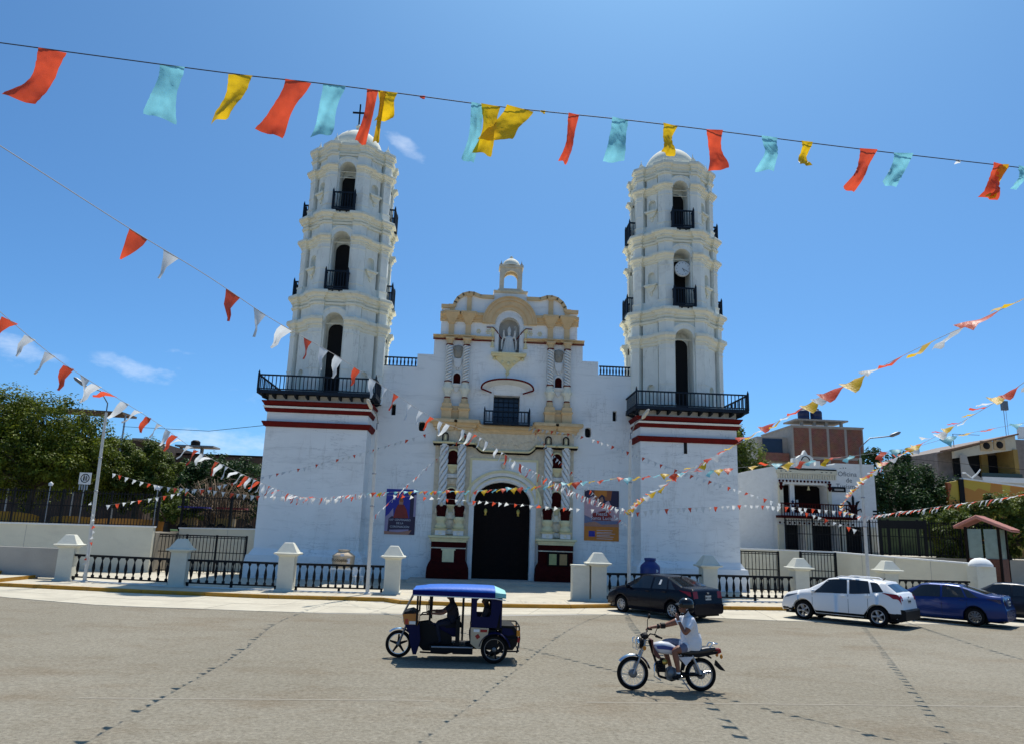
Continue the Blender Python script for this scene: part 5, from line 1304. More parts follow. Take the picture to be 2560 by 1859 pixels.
for dx, dy in ((-.12, 0), (.12, 0), (0, .2)): MB().tube([(dx, dy, 0), (dx, dy, 3.6)], .02, 4).build('mast_leg', M['steel'], t)
MB().box(-.3, .3, -.2, .2, 3.4, 4.4).build('antenna_box', M['greymetal'], t)
# mural wall
t = thing('mural_wall', 'orange and yellow mural wall below the yellow house', 'wall', (0, 0, 0))
mural = bpy.data.materials.new('painted_mural'); mural.use_nodes = True
tt = mural.node_tree; vb = tt.nodes.new('ShaderNodeTexVoronoi'); vb.inputs['Scale'].default_value = .8; vb.inputs['Randomness'].default_value = 1
rp = tt.nodes.new('ShaderNodeValToRGB'); rp.color_ramp.interpolation = 'CONSTANT'
for pos, c in ((.0, (.50, .20, .02)), (.3, (.55, .36, .03)), (.5, (.40, .09, .02)), (.65, (.05, .10, .18)), (.75, (.55, .36, .03)), (.9, (.12, .30, .08))):
    e = rp.color_ramp.elements.new(pos) if pos > 0 else rp.color_ramp.elements[0]; e.color = (*c, 1)
tcn = tt.nodes.new('ShaderNodeTexCoord'); sp = tt.nodes.new('ShaderNodeSeparateColor')
tt.links.new(tcn.outputs['Object'], vb.inputs['Vector']); tt.links.new(vb.outputs['Color'], sp.inputs[0]); tt.links.new(sp.outputs[0], rp.inputs[0]); tt.links.new(rp.outputs[0], tt.nodes['Principled BSDF'].inputs['Base Color'])
MB().prism([(36.0, 2.3), (46, 2.3), (46, 7.6), (37.4, 8.4), (36.0, 8.1)], 14, 14.3).build('wall_face', mural, t)
MB().prism([(37.3, 8.4), (46, 7.6), (46, 7.72), (37.3, 8.52)], 13.9, 14.4).build('coping', M['white'], t)
MB().box(36.9, 37.3, 13.9, 14.2, 2.3, 8.4).build('dark_post', M['black'], t)
t = MB().box(27.9, 36, 12.2, 12.4, 2.3, 5.2)
tag(t.build('low_mural_wall', mat('tree_shaded_mural', (.09, .12, .05), .9, .5, .9)), 'low colourful mural wall behind the iron fence right of the office', 'wall')  # tree shade over this wall is put into the mural colour
MB_ = MB().box(28.5, 33.5, 20, 24, 2.3, 6.4)
tag(MB_.build('small_hut', mat('orange_hut_paint', (.42, .15, .04), .85, .2, 1)), 'small orange house half hidden below the dark tree', 'house')
t = thing('lamp_bracket', 'white forked double armed lamp post in front of the right house', 'street lamp', (38.75, 15, 2.4))
MB().tube([(0, 0, 0), (0, 0, 6.25)], .09, 8).build('post', M['white'], t)
for sg in (-1, 1): MB().tube([(0, 0, 6.2), (sg*.5, 0, 6.6), (sg*.8, 0, 6.95 if sg > 0 else 6.6)], [.07, .06, .05], 8).build('arm', M['white'], t)
mb = MB(); mb.tube([(27, 6, 9.0), (34, 2, 8.0), (41, -2, 8.0)], .015, 4); tag(mb.build('overhead_wire', M['black']), 'thin overhead wire crossing in front of the dark right tree', 'wire', 'overhead wires')
# ================================================================ posters, tanks
def poster(name, label, x0, x1, z0, z1, build):
    t = thing(name, label, 'poster', ((x0+x1)/2, YF-.03, z0), 0)
    build(t, x1-x0, z1-z0)
M['pblue'] = mat('poster_blue', (.016, .022, .30), .5, .1, 2); M['plil'] = mat('poster_lilac', (.34, .28, .42), .5, .15, 3); M['pdark'] = mat('poster_dark_violet', (.02, .01, .045), .5); M['pred'] = mat('poster_red', (.24, .015, .010), .5, .3, 4); M['ptan'] = mat('poster_tan', (.42, .20, .13), .5, .15, 4); M['porange'] = mat('poster_orange', (.62, .20, .015), .5, .15, 3); M['pwhite'] = mat('poster_white', (.62, .64, .70), .5); M['pbrown'] = mat('poster_brown', (.36, .10, .025), .5, .3, 3); M['pblush'] = mat('poster_blush', (.60, .38, .40), .5, .15, 3); M['pslate'] = mat('poster_slate', (.17, .19, .30), .5, .2, 3)
def sheetpart(t, pts, y, m_, name='printed_area'):
    mb = MB(); mb.add([(a, y, b) for a, b in pts], [list(range(len(pts)))]); return mb.build(name, m_, t)
def pl_(t, W_, H_):
    X = lambda u: (u-.5)*W_
    Zv = lambda v: (1-v)*H_
    MB().box(X(0), X(1), -.01, .012, 0, H_).build('sheet', M['pblue'], t)
    def A(pts, k, m_, nm='printed_area'): return sheetpart(t, [(X(u), Zv(v)) for u, v in pts], -.011-.003*k, M[m_], nm)
    A([(0, 1), (0, .62), (.12, .55), (.25, .42), (.3, .8), (1, .8), (1, 1)], 1, 'plil')
    A([(.8, 1), (.8, .1), (1, .08), (1, 1)], 2, 'pdark'); A([(.93, .6), (.93, .12), (1, .12), (1, .6)], 3, 'plil')
    A([(.1, 1), (.12, .65), (.22, .6), (.86, .66), (.86, .88), (.16, .9), (.15, 1)], 3, 'pdark')
    A([(0, 1), (0, .93), (.45, .95), (.9, .9), (.8, 1)], 4, 'ptan')
    A([(.27, .64), (.33, .45), (.40, .34), (.6, .34), (.70, .45), (.78, .64)], 5, 'pred', 'printed_figure')
    A([(.44, .34), (.43, .26), (.47, .21), (.54, .21), (.58, .26), (.57, .34)], 6, 'ptan', 'printed_face')
    A([(.45, .28), (.45, .19), (.5, .15), (.56, .19), (.57, .28)], 7, 'pbrown', 'printed_hood')
    for s_, v, u, sz in (('150\u00b0 CENTENARIO', .70, .5, .155), ('DE LA', .772, .5, .155), ('CORONACI\u00d3N', .85, .5, .165)):
        text(s_, sz, (X(u), -.036, Zv(v)), M['pwhite'], t)
def pr_(t, W_, H_):
    X = lambda u: (u-.5)*W_
    Zv = lambda v: (1-v)*H_
    MB().box(X(0), X(1), -.01, .012, 0, H_).build('sheet', M['porange'], t)
    def A(pts, k, m_, nm='printed_area'): return sheetpart(t, [(X(u), Zv(v)) for u, v in pts], -.011-.003*k, M[m_], nm)
    A([(0, .72), (0, 0), (1, 0), (1, .72)], 1, 'pslate'); A([(0, .35), (0, 0), (1, 0), (1, .32)], 2, 'pdark'); A([(.3, .2), (.25, 0), (.8, 0), (.76, .2)], 3, 'pbrown'); A([(.28, .12), (.3, 0), (.65, 0), (.64, .12)], 4, 'porange')
    A([(0, .5), (0, .2), (.25, .12), (.45, .3), (.7, .2), (.85, .4), (1, .38), (1, .6), (.5, .6), (.3, .58)], 5, 'pblush', 'printed_figure')
    A([(.4, .26), (.42, .14), (.5, .08), (.58, .12), (.62, .28), (.5, .33)], 6, 'pdark', 'printed_hair'); A([(.45, .22), (.46, .15), (.52, .13), (.55, .2), (.52, .26)], 7, 'ptan', 'printed_face')
    A([(.0, .72), (.0, .66), (.3, .62), (.5, .68), (1, .66), (1, .72)], 6, 'ptan')
    A([(.22, .60), (.24, .46), (.45, .42), (.62, .40), (.8, .52), (.78, .60)], 7, 'pred')
    for s_, v, sz in (('Fiesta', .50, .30), ('Santa Luc\u00eda', .585, .30)): text(s_, sz, (X(.5), -.040, Zv(v)), M['pwhite'], t)
    A([(.13, .92), (.13, .81), (.31, .81), (.31, .92)], 4, 'pblue')
    for v in (.79, .83, .855, .89, .915, .955): A([(.36, v+.008), (.36, v), (.36+.3+.25*((v*97) % 1), v), (.36+.3+.25*((v*97) % 1), v+.008)], 5, 'pwhite', 'printed_line')
poster('church_poster', 'blue and violet poster with red robed figure left of the church door', -6.91, -5.11, 2.73, 5.40, pl_)
poster('church_poster', 'orange poster with dancing woman right of the church door', 5.10, 7.22, 2.74, 5.76, pr_)
M['tankbeige'] = mat('beige_polyethylene', (.60, .48, .34), .85, .08, 4, spec=.15)
t = thing('water_tank', 'beige plastic water tank on a white stand left of the entrance', 'water tank', (-8.45, -2.6, 0))
MB().lathe([(.001, .95), (.56, .95), (.58, 1.0), (.58, 1.50), (.60, 1.52), (.60, 1.56), (.36, 1.73), (.30, 1.75), (.30, 1.82), (.33, 1.82), (.33, 1.87), (.001, 1.89)], n=32).build('tank_body', M['tankbeige'], t)
text('Rotoplas', .24, (-.1, -.61, 1.27), M['black'], t, rot=(PI/2, 0, 0))
MB().box(.26, .42, -.57, -.50, 1.18, 1.44).build('sticker', M['pwhite'], t)
MB().box(-.08, .1, -.60, -.45, 1.54, 1.67).build('sticker', M['pwhite'], t)
for sx in (-.58, .52):
    for sy in (-.45, .45): MB().box(sx-.03, sx+.03, sy-.03, sy+.03, .15, .9).build('stand_leg', M['white'], t)
MB().box(-.62, .56, -.5, .5, .85, .95).build('stand_top', M['white'], t)
t = thing('plastic_chair', 'white plastic chair beside the beige water tank', 'chair', (-7.55, -3.2, .15), .5)
MB().box(-.22, .22, -.22, .22, .40, .44).build('seat', M['white'], t); MB().box(-.22, .22, .19, .23, .44, .84).build('backrest', M['white'], t)
for sx in (-.19, .19):
    for sy in (-.19, .19): MB().box(sx-.02, sx+.02, sy-.02, sy+.02, 0, .4).build('leg', M['white'], t)
t = thing('water_tank', 'dark blue plastic water tank beside the right church tower', 'water tank', (8.08, -2.4, .15))
MB().lathe([(.001, 0), (.52, 0), (.54, .06), (.54, .45), (.51, .48), (.54, .51), (.54, 1.28), (.50, 1.40), (.32, 1.56), (.28, 1.60), (.28, 1.64), (.31, 1.66), (.31, 1.78), (.001, 1.80)], n=32).build('tank_body', mat('blue_polyethylene', (.012, .03, .17), .4, .08, 4), t)
mb = MB(); mb.lathe([(.001, -.01), (.085, -.01), (.085, .01), (.001, .01)], (.24, -.49, 1.12), n=16, M=Matrix.Rotation(PI/2, 4, 'X') @ Matrix.Rotation(-.4, 4, 'Y')); mb.build('round_logo', M['pwhite'], t)
text('Rotoplas', .16, (.0, -.548, .86), M['pwhite'], t)
mb = MB(); mb.tube([(7.25, -1.2, .1), (7.25, -1.2, 2.4)], .025, 6); tag(mb.build('water_pipe', M['white']), 'thin white upright pipe beside the blue water tank', 'pipe')
# ================================================================ cars
def paint(name, c, rough=.28, metal=.0, coat=.3): return mat(name, c, rough, 0, coat=coat, metal=metal, spec=.25)
def smooth_i(P, x):
    if x <= P[0][0]: return P[0][1]
    for a, b in zip(P, P[1:]):
        if x <= b[0]:
            t_ = (x-a[0])/(b[0]-a[0]) if b[0] > a[0] else 0
            return a[1]+(b[1]-a[1])*t_
    return P[-1][1]
RX = Matrix.Rotation(PI/2, 4, 'X')
tyre = MB(); tyre.lathe([(.19, -.075), (.215, -.095), (.27, -.105), (.305, -.095), (.315, -.06), (.317, 0), (.315, .06), (.305, .095), (.27, .105), (.215, .095), (.19, .075), (.19, -.075)], n=36, M=RX)
tyre_me = tyre.mesh('wheel', M['rubber'])
def rim(n, m_, w0=.05, w1=.03, split=False):
    mb = MB()
    mb.lathe([(.20, -.08), (.215, -.10), (.195, -.105), (.185, -.06), (.185, .06), (.195, .105), (.215, .10), (.20, .08)], n=32, M=RX)
    for k in range(n):
        for o in ((-.13, .13) if split else (0,)):
            a = 2*PI*k/n
            Mx = RX @ Matrix.Rotation(a, 4, 'Z')
            v = []
            for z in (.065, .09):
                v += [(.03, -w0/2, z), (.19, -w1/2+o*.19*.7, z-.01), (.19, w1/2+o*.19*.7, z-.01), (.03, w0/2, z)]
            for sgn in (1, -1):
                vv = [Mx @ Vector((q[0], q[1], -sgn*q[2])) for q in v]
                mb.add(vv, [(0, 1, 2, 3), (7, 6, 5, 4), (0, 4, 5, 1), (1, 5, 6, 2), (2, 6, 7, 3), (3, 7, 4, 0)])
    for sgn in (1, -1): mb.lathe([(.001, .1*sgn), (.045, .098*sgn), (.05, .06*sgn)], n=12, M=RX)
    return mb.mesh('rim', m_)
M['alloy'] = mat('silver_alloy', (.42, .42, .43), .35, metal=.7)
M['darkalloy'] = mat('grey_alloy', (.16, .16, .17), .35, metal=.7)
M['taillight'] = mat('red_taillight', (.26, .004, .008), .25, coat=.2, spec=.3)
M['taildark'] = mat('smoked_taillight', (.05, .008, .010), .15, coat=1)
M['headlight'] = mat('clear_headlight', (.10, .12, .14), .1, coat=1)
M['plate'] = mat('number_plate', (.55, .55, .52), .5)
rim9 = rim(9, M['alloy']); rimY = rim(5, M['alloy'], .035, .022, True); rim10 = rim(10, M['darkalloy'], .03, .022, True)
def car(label, loc, rz, P, sc_=1.064):
    t = thing('parked_car', label, 'car', loc, rz, 'cars parked at the kerb', sc_)
    L, W_, wb = P['L'], P['W'], P['wb']; xr = -wb/2-P['ro']; xf = xr+L; wr = P.get('wr', .317)
    def zb(x):
        z = P['sill']+(.05 if x < xr+.25 or x > xf-.3 else 0)
        for xa in (-wb/2, wb/2):
            q = abs(x-xa); ra = wr+.055
            if q < ra: z = max(z, wr+math.sqrt(ra*ra-q*q)-.01)
        return z
    def hw(x):
        e = W_/2
        a = max(0, (x-(xf-.85))/.85); b = max(0, ((xr+.7)-x)/.7)
        return e*(1-.17*a**2.2-.10*b**2.2)
    zt = lambda x: smooth_i(P['top'], x)
    def sec(x):
        h = hw(x); b = zb(x); top_ = zt(x); sh = min(smooth_i(P['belt'], x), top_-.03); g = max(0, top_-sh); q = min(1, g/.42)
        hr = h*(.90-.24*q)
        m_ = max(b+.05, .55)
        return [(h*.86, b), (h*.975, min(b+.05, sh-.2)), (h*1.0, (b+m_)/2 if b < .5 else b+.03), (h*1.0, max(m_, b+.06)), (h*.985, max(sh-.10, b+.09)), (h*.955, sh), (h*.955+(hr-h*.955)*.36, sh+g*.36), (h*.955+(hr-h*.955)*.74, sh+g*.72), (hr, sh+g*.95), (hr*.86, sh+g*.985), (hr*.5, top_), (0, top_+.012)]
    xs = sorted(set([xr, xr+.02, xr+.06, xr+.1, xr+.16, xr+.3, xf-.3, xf-.16, xf-.07, xf-.02, xf]+[xr+.1+k*(L-.2)/44 for k in range(45)]+[q[0] for q in P['top']]+[s_+d for s_ in (-wb/2, wb/2) for d in (-.372, -.365, -.34, -.28, -.2, -.1, 0, .1, .2, .28, .34, .365, .372)]))
    S = [sec(x) for x in xs]; K = len(S[0]); n = len(xs)
    mb = MB()
    vs = []
    for x, s_ in zip(xs, S):
        vs += [(x, y, z) for y, z in s_]+[(x, -y, z) for y, z in s_[-2::-1]]
    m2 = 2*K-1
    mb.add(vs, [(i*m2+j, i*m2+j+1, (i+1)*m2+j+1, (i+1)*m2+j) for i in range(n-1) for j in range(m2-1)], 0, True)
    mb.add(vs[:m2], [list(range(m2))], 0); mb.add(vs[-m2:], [list(range(m2))[::-1]], 0)
    body = mb.build('body', P['paint'], t)
    mb = MB(); mb.box(xr+.15, xf-.15, -W_/2*.82, W_/2*.82, P['sill']-.03, P['sill']+.05); 
    for xa in (-wb/2, wb/2): mb.box(xa-.37, xa+.37, -W_/2*.80, W_/2*.80, .2, .72)
    mb.build('underbody', M['black'], t)
    def pside(x, f, off=.006):  # f in section index units
        s_ = sec(x); i = min(int(f), K-2); u = f-i
        y = s_[i][0]+(s_[i+1][0]-s_[i][0])*u; z = s_[i][1]+(s_[i+1][1]-s_[i][1])*u
        ny = s_[i+1][1]-s_[i][1]; nz_ = -(s_[i+1][0]-s_[i][0]); l_ = math.hypot(ny, nz_) or 1
        return (x, y+ny/l_*off, z+nz_/l_*off)
    def patch(name, quad, m_, parent, nx=8, nf=4, off=.006, mirror=True, both=True, rnd=False):
        # quad: ((x0b,x1b) at f0),( (x0t,x1t) at f1)
        (f0, xa0, xb0), (f1, xa1, xb1) = quad
        for sg in ((1, -1) if both else (1,)):
            mb = MB(); v = []
            for j in range(nf+1):
                q = j/nf; f = f0+(f1-f0)*q; a = xa0+(xa1-xa0)*q; b = xb0+(xb1-xb0)*q
                for i in range(nx+1):
                    p = pside(a+(b-a)*i/nx, f, off); v.append((p[0], sg*p[1], p[2]))
            fs = [(j*(nx+1)+i, j*(nx+1)+i+1, (j+1)*(nx+1)+i+1, (j+1)*(nx+1)+i) for j in range(nf) for i in range(nx)]
            if sg > 0: fs = [q[::-1] for q in fs]
            mb.add(v, fs, 0, True); mb.build(name, m_, parent)
    def toppatch(name, x0, x1, fr, m_, parent, nx=6, off=.006, f2=11):
        mb = MB(); v = []; cols = [fr+(f2-fr)*i/6 for i in range(7)]
        for j in range(nx+1):
            x = x0+(x1-x0)*j/nx
            r_ = [pside(x, c, off) for c in cols]
            v += r_+[(p[0], -p[1], p[2]) for p in r_[-2::-1]]
        m_n = 13
        mb.add(v, [(j*m_n+i, j*m_n+i+1, (j+1)*m_n+i+1, (j+1)*m_n+i) for j in range(nx) for i in range(m_n-1)], 0, True)
        mb.build(name, m_, parent)
    for q in P['side_windows']: patch('side_window', q, M['glass'], body)
    toppatch('windscreen', P['ws'][0], P['ws'][1], 8.1, M['glass'], body)
    toppatch('rear_window', P['rw'][0], P['rw'][1], 8.15, M['glass'], body)
    for xx in P['seams']: patch('door_seam', ((1.2, xx, xx+.012), (5, xx, xx+.012)), M['black'], body, 1, 6, .003)
    for xx in P['handles']:
        for sg in (1, -1):
            p = pside(xx, 4.3, .02); mb = MB(); mb.box(p[0]-.09, p[0]+.09, sg*p[1]-.018, sg*p[1]+.018, p[2]-.02, p[2]+.02); mb.build('door_handle', P.get('hm', P['paint']), body)
    for q, m_ in P['tails']: patch('taillight', q, m_, body, 6, 3, .012)
    x0, x1, f0, f1 = P['tail_rear']; m_ = P['tails'][0][1]
    for sg in (1, -1):
        mb = MB(); v = []
        for j in range(5):
            for i in range(4):
                p = pside(x0+(x1-x0)*j/4, f0+(f1-f0)*i/3, .012); v.append((p[0], sg*p[1], p[2]))
        mb.add(v, [(j*4+i, j*4+i+1, (j+1)*4+i+1, (j+1)*4+i) for j in range(4) for i in range(3)], 0, True); mb.build('taillight', m_, body)
    for q in P['heads']: patch('headlight', q, M['headlight'], body, 6, 3, .010)
    # plate and badge on the rear face
    px, pz = P['plate']
    mb = MB(); mb.box(px-.015, px+.01, -.15, .15, pz-.075, pz+.075); pt_ = mb.build('number_plate', M['plate'], body)
    text(P.get('num', 'ABC-412'), .085, (px-.017, 0, pz-.03), M['black'], pt_, rot=(PI/2, 0, -PI/2))
    bx_, bz_ = P['badge']
    mb = MB(); archring(mb, 0, 0, .035, .05, -.01, .01, fr=lambda a, d, z: (bx_-.012+d, a, bz_+z*.7), n=16, a0=0, a1=2*PI); mb.box(bx_-.02, bx_-.005, -.035, .035, bz_-.006, bz_+.006); mb.build('badge', M['chrome'], body)
    if P.get('clad'):
        for q in P['clad']: patch('black_cladding', q, M['black'], body, 20, 3, .008)
        mb = MB(); mb.prism([(xr-.05, .28), (xr+.25, .22), (xr+.25, .64), (xr-.01, .64), (xr-.055, .58)], -W_/2*.93, W_/2*.93); mb.build('rear_bumper', M['black'], body)
    # mirrors
    for sg in (1, -1):
        p = pside(P['mirror'], 5.2, .0); mb = MB(); mb.lathe([(.001, -.11), (.06, -.09), (.075, 0), (.06, .09), (.001, .11)], (p[0], sg*(p[1]+.10), p[2]+.05), n=12, sx=.7, M=RX); mb.box(p[0]-.03, p[0]+.03, sg*p[1]-.02 if sg > 0 else sg*p[1]-.08, sg*p[1]+.08 if sg > 0 else sg*p[1]+.02, p[2], p[2]+.03); mb.build('wing_mirror', P['paint'], body)
    for xa in (-wb/2, wb/2):
        for sg in (1, -1):
            w_ = inst('wheel', tyre_me, t, (xa, sg*(W_/2-.115), wr), (0, 0, 0), (wr/.317, 1, wr/.317))
            inst('rim', P['rim'], w_, (0, 0, 0), (0, random.uniform(0, 6), 0))
    if P.get('rails'):
        for sg in (1, -1):
            mb = MB(); mb.tube([(-1.15, sg*.52, zt(-1.15)+.0), (-1.0, sg*.54, zt(-1.0)+.05), (.0, sg*.56, zt(0)+.05), (.15, sg*.55, zt(.15)+.0)], .02, 6); mb.build('roof_rail', P['paint'], body)
    mb = MB(); mb.tube([(P['ant'], 0, zt(P['ant'])), (P['ant']-.1, 0, zt(P['ant'])+.10)], [.03, .008], 6); mb.build('antenna', M['black'], body)
    if P.get('sticker'):
        patch('window_sticker', P['sticker'], M['white'], body, 2, 2, .01, both=True)
    return t
sedan = dict(L=4.42, W=1.73, wb=2.55, ro=.98, sill=.19, wr=.305,
    top=[(-2.255, .60), (-2.225, .72), (-2.17, 1.02), (-2.10, 1.09), (-1.72, 1.13), (-1.62, 1.14), (-.85, 1.435), (-.45, 1.475), (.1, 1.475), (.42, 1.44), (1.18, 1.03), (1.6, .94), (2.0, .82), (2.12, .70), (2.165, .52)],
    belt=[(-2.25, .98), (-1.6, 1.02), (-.5, .97), (.9, .92), (1.3, .90), (2.0, .78), (2.2, .68)],
    side_windows=[((5.15, -.22, .98), (7.7, -.20, .42)), ((5.15, -1.02, -.30), (7.7, -.86, -.28)), ((5.2, -1.42, -1.10), (7.4, -1.08, -.94))],
    ws=(1.14, .46), rw=(-1.58, -.90), seams=[-.27, -1.06, .98], handles=[-.10, -.92],
    tails=[(((3.9, -2.14, -2.05), (5.0, -2.10, -1.62)), M['taillight'])], tail_rear=(-2.215, -2.172, 5.2, 9.3), heads=[((4.0, 1.95, 2.12), (5.0, 1.55, 2.0))],
    plate=(-2.215, .80), badge=(-2.195, .96), mirror=.86, rim=rim9, ant=-.95, paint=mat('black_blue_car_paint', (.004, .005, .012), .25, 0, coat=.12, spec=.12), num='BKT-218', sticker=((6.0, -.66, -.56), (7.0, -.66, -.58)))
blue = dict(sedan); blue.update(L=4.66, W=1.80, wb=2.65, ro=1.02, top=[(-2.345, .62), (-2.31, .76), (-2.26, 1.04), (-2.2, 1.10), (-1.85, 1.12), (-1.75, 1.14), (-.85, 1.42), (-.4, 1.455), (.2, 1.45), (.5, 1.41), (1.3, 1.0), (1.7, .93), (2.1, .82), (2.25, .70), (2.315, .52)],
    belt=[(-2.34, .99), (-1.6, 1.0), (-.5, .95), (.9, .90), (1.3, .88), (2.2, .72)], side_windows=[((5.15, -.20, 1.05), (7.7, -.18, .48)), ((5.15, -1.05, -.28), (7.7, -.86, -.26)), ((5.2, -1.5, -1.12), (7.4, -1.12, -.94))], ws=(1.26, .55), rw=(-1.7, -.92), seams=[-.25, -1.1, 1.06],
    tails=[(((3.9, -2.22, -2.15), (5.0, -2.18, -1.72)), M['taildark'])], tail_rear=(-2.305, -2.26, 5.2, 9.2), heads=[((4.0, 2.0, 2.2), (5.0, 1.6, 2.1))], plate=(-2.31, .84), badge=(-2.285, .98), rim=rim10, wr=.325, paint=paint('metallic_blue_car_paint', (.006, .024, .13), .25, .3), num='CAS-573', sticker=None)
dark = dict(sedan); dark.update(paint=paint('dark_grey_car_paint', (.012, .014, .020)), num='AVN-306', sticker=None)
suv = dict(L=4.38, W=1.81, wb=2.65, ro=.86, sill=.24, wr=.345, rails=True,
    top=[(-2.185, .62), (-2.16, .70), (-2.11, 1.03), (-2.02, 1.16), (-1.98, 1.18), (-1.62, 1.47), (-1.58, 1.535), (-1.2, 1.57), (-.5, 1.605), (.1, 1.60), (.45, 1.55), (1.15, 1.13), (1.55, 1.06), (1.95, .95), (2.12, .80), (2.195, .58)],
    belt=[(-2.18, 1.12), (-1.6, 1.16), (-1.1, 1.10), (-.5, 1.04), (.9, 1.0), (1.3, .98), (2.0, .85), (2.2, .75)],
    side_windows=[((5.1, -.30, 1.0), (7.8, -.24, .44)), ((5.1, -1.10, -.38), (7.8, -.98, -.32)), ((5.3, -1.55, -1.18), (7.5, -1.30, -1.06))],
    ws=(1.12, .50), rw=(-1.95, -1.64), seams=[-.34, -1.02, .96], handles=[-.16, -1.0],
    tails=[(((3.9, -2.12, -1.86), (5.05, -2.09, -1.50)), M['taillight'])], tail_rear=(-2.125, -2.06, 5.2, 8.9), heads=[((4.2, 1.9, 2.1), (5.0, 1.45, 1.95))],
    plate=(-2.135, .90), badge=(-2.11, 1.05), mirror=.90, rim=rimY, ant=-1.3, paint=paint('white_car_paint', (.80, .80, .79), .3), num='BEM-841',
    clad=[((.2, -.95, .95), (1.9, -.95, .95)), ((.2, -2.16, -1.72), (2.6, -2.16, -1.72)), ((.2, 1.72, 2.15), (2.0, 1.72, 2.15))])
def place_car(lbl, rearwheel, head_deg, P, sc_=1.064):
    # rearwheel: ground point under the near (left) rear wheel
    a = R(90-head_deg)  # heading measured clockwise from +y
    fx, fy = math.cos(a), math.sin(a); lx, ly = -fy, fx
    ox = rearwheel[0]+fx*P['wb']/2*sc_-lx*(P['W']/2-.1)*sc_; oy = rearwheel[1]+fy*P['wb']/2*sc_-ly*(P['W']/2-.1)*sc_
    return car(lbl, (ox, oy, .012), a, P, sc_)
place_car('black sedan parked at the kerb behind the motorcyclist', (6.0, -14.75), -33, sedan)
place_car('white SUV with black lower cladding parked between black and blue sedans', (13.65, -15.4), -44, suv)
place_car('metallic blue sedan parked right of the white SUV', (18.3, -14.1), -44, blue)
place_car('dark grey sedan cut off by the right edge, behind the blue sedan', (22.3, -12.6), -42, dark)
# ================================================================ people by skin modifier
def person_body(J, E, mats, parent, sub=1):
    """J name->(pos, radius); E list of (a,b,material index)"""
    names_ = list(J); idx = {k: i for i, k in enumerate(names_)}
    me = bpy.data.meshes.new('body'); me.from_pydata([J[k][0] for k in names_], [(idx[a], idx[b]) for a, b, _ in E], [])
    o = bpy.data.objects.new('body_tmp', me); COL.objects.link(o)
    o.modifiers.new('s', 'SKIN')
    sv = me.skin_vertices[0].data
    for k, i in idx.items():
        r_ = J[k][1]
        sv[i].radius = (r_, r_) if not isinstance(r_, tuple) else r_
        sv[i].use_root = (k == 'pelvis')
    o.modifiers['s'].use_smooth_shade = True
    m2 = o.modifiers.new('d', 'SUBSURF'); m2.levels = sub; m2.render_levels = sub
    bpy.context.view_layer.update()
    m3 = bpy.data.meshes.new_from_object(o.evaluated_get(bpy.context.evaluated_depsgraph_get()))
    bpy.data.objects.remove(o)
    m3.name = 'body'
    m3.materials.clear()
    for q in mats: m3.materials.append(q)
    segs = [(Vector(J[a][0]), Vector(J[b][0]), mi, J[a][1] if not isinstance(J[a][1], tuple) else J[a][1][0]) for a, b, mi in E]
    for p in m3.polygons:
        c = p.center; best = None
        for a, b, mi, r_ in segs:
            d = b-a; t_ = max(0, min(1, (c-a).dot(d)/max(1e-9, d.length_squared)))
            dd = (c-(a+d*t_)).length-r_*.6
            if best is None or dd < best[0]: best = (dd, mi)
        p.material_index = best[1]; p.use_smooth = True
    return inst('body', m3, parent)
def hand(J, E, wrist, palm, out, thumb, sk, pre, curl=None, L=.07):
    """palm centre, finger direction vector, thumb side vector"""
    w = Vector(J[wrist][0]); pc = Vector(palm); d = Vector(out).normalized(); th = Vector(thumb).normalized(); cv = Vector(curl).normalized() if curl else d.cross(th)
    J[pre+'p'] = (tuple(pc), .034); E.append((wrist, pre+'p', sk))
    for k, l_ in enumerate((.95, 1.08, 1.0, .8)):
        b = pc+d*.035+th*(.027-.018*k); m_ = b+d*L*.5*l_+cv*.012; e = m_+d*L*.22*l_+cv*L*.42*l_
        J[pre+'a%d' % k] = (tuple(b), .0105); J[pre+'b%d' % k] = (tuple(m_), .0095); J[pre+'c%d' % k] = (tuple(e), .008)
        E += [(pre+'p', pre+'a%d' % k, sk), (pre+'a%d' % k, pre+'b%d' % k, sk), (pre+'b%d' % k, pre+'c%d' % k, sk)]
    b = pc-d*.01+th*.038; e = b+d*.045+th*.02+cv*.012
    J[pre+'t0'] = (tuple(b), .013); J[pre+'t1'] = (tuple(e), .010); E += [(pre+'p', pre+'t0', sk), (pre+'t0', pre+'t1', sk)]
def eyes(parent, c, fdir, up_=(0, 0, 1), sc_=1.):
    c = Vector(c); f_ = Vector(fdir).normalized(); s_ = Vector(up_).cross(f_).normalized()
    for sg in (1, -1):
        p = c+f_*.088*sc_+s_*sg*.032*sc_
        MB().lathe([(.001, -.010), (.012, -.004), (.012, .004), (.001, .010)], tuple(p), n=8).build('eye', M['black'], parent)
    p = c+f_*.09*sc_-Vector(up_)*.062*sc_
    mb = MB(); mb.tube([p+s_*.026, p+f_*.006, p-s_*.026], .006, 6); mb.build('mouth', mat('lips', (.16, .05, .035), .5), parent)
    for sg in (1, -1):
        p = c+s_*sg*.082*sc_-f_*.01; MB().lathe([(.001, -.03), (.012, -.015), (.012, .015), (.001, .03)], tuple(p), n=8).build('ear', M['skin'], parent)
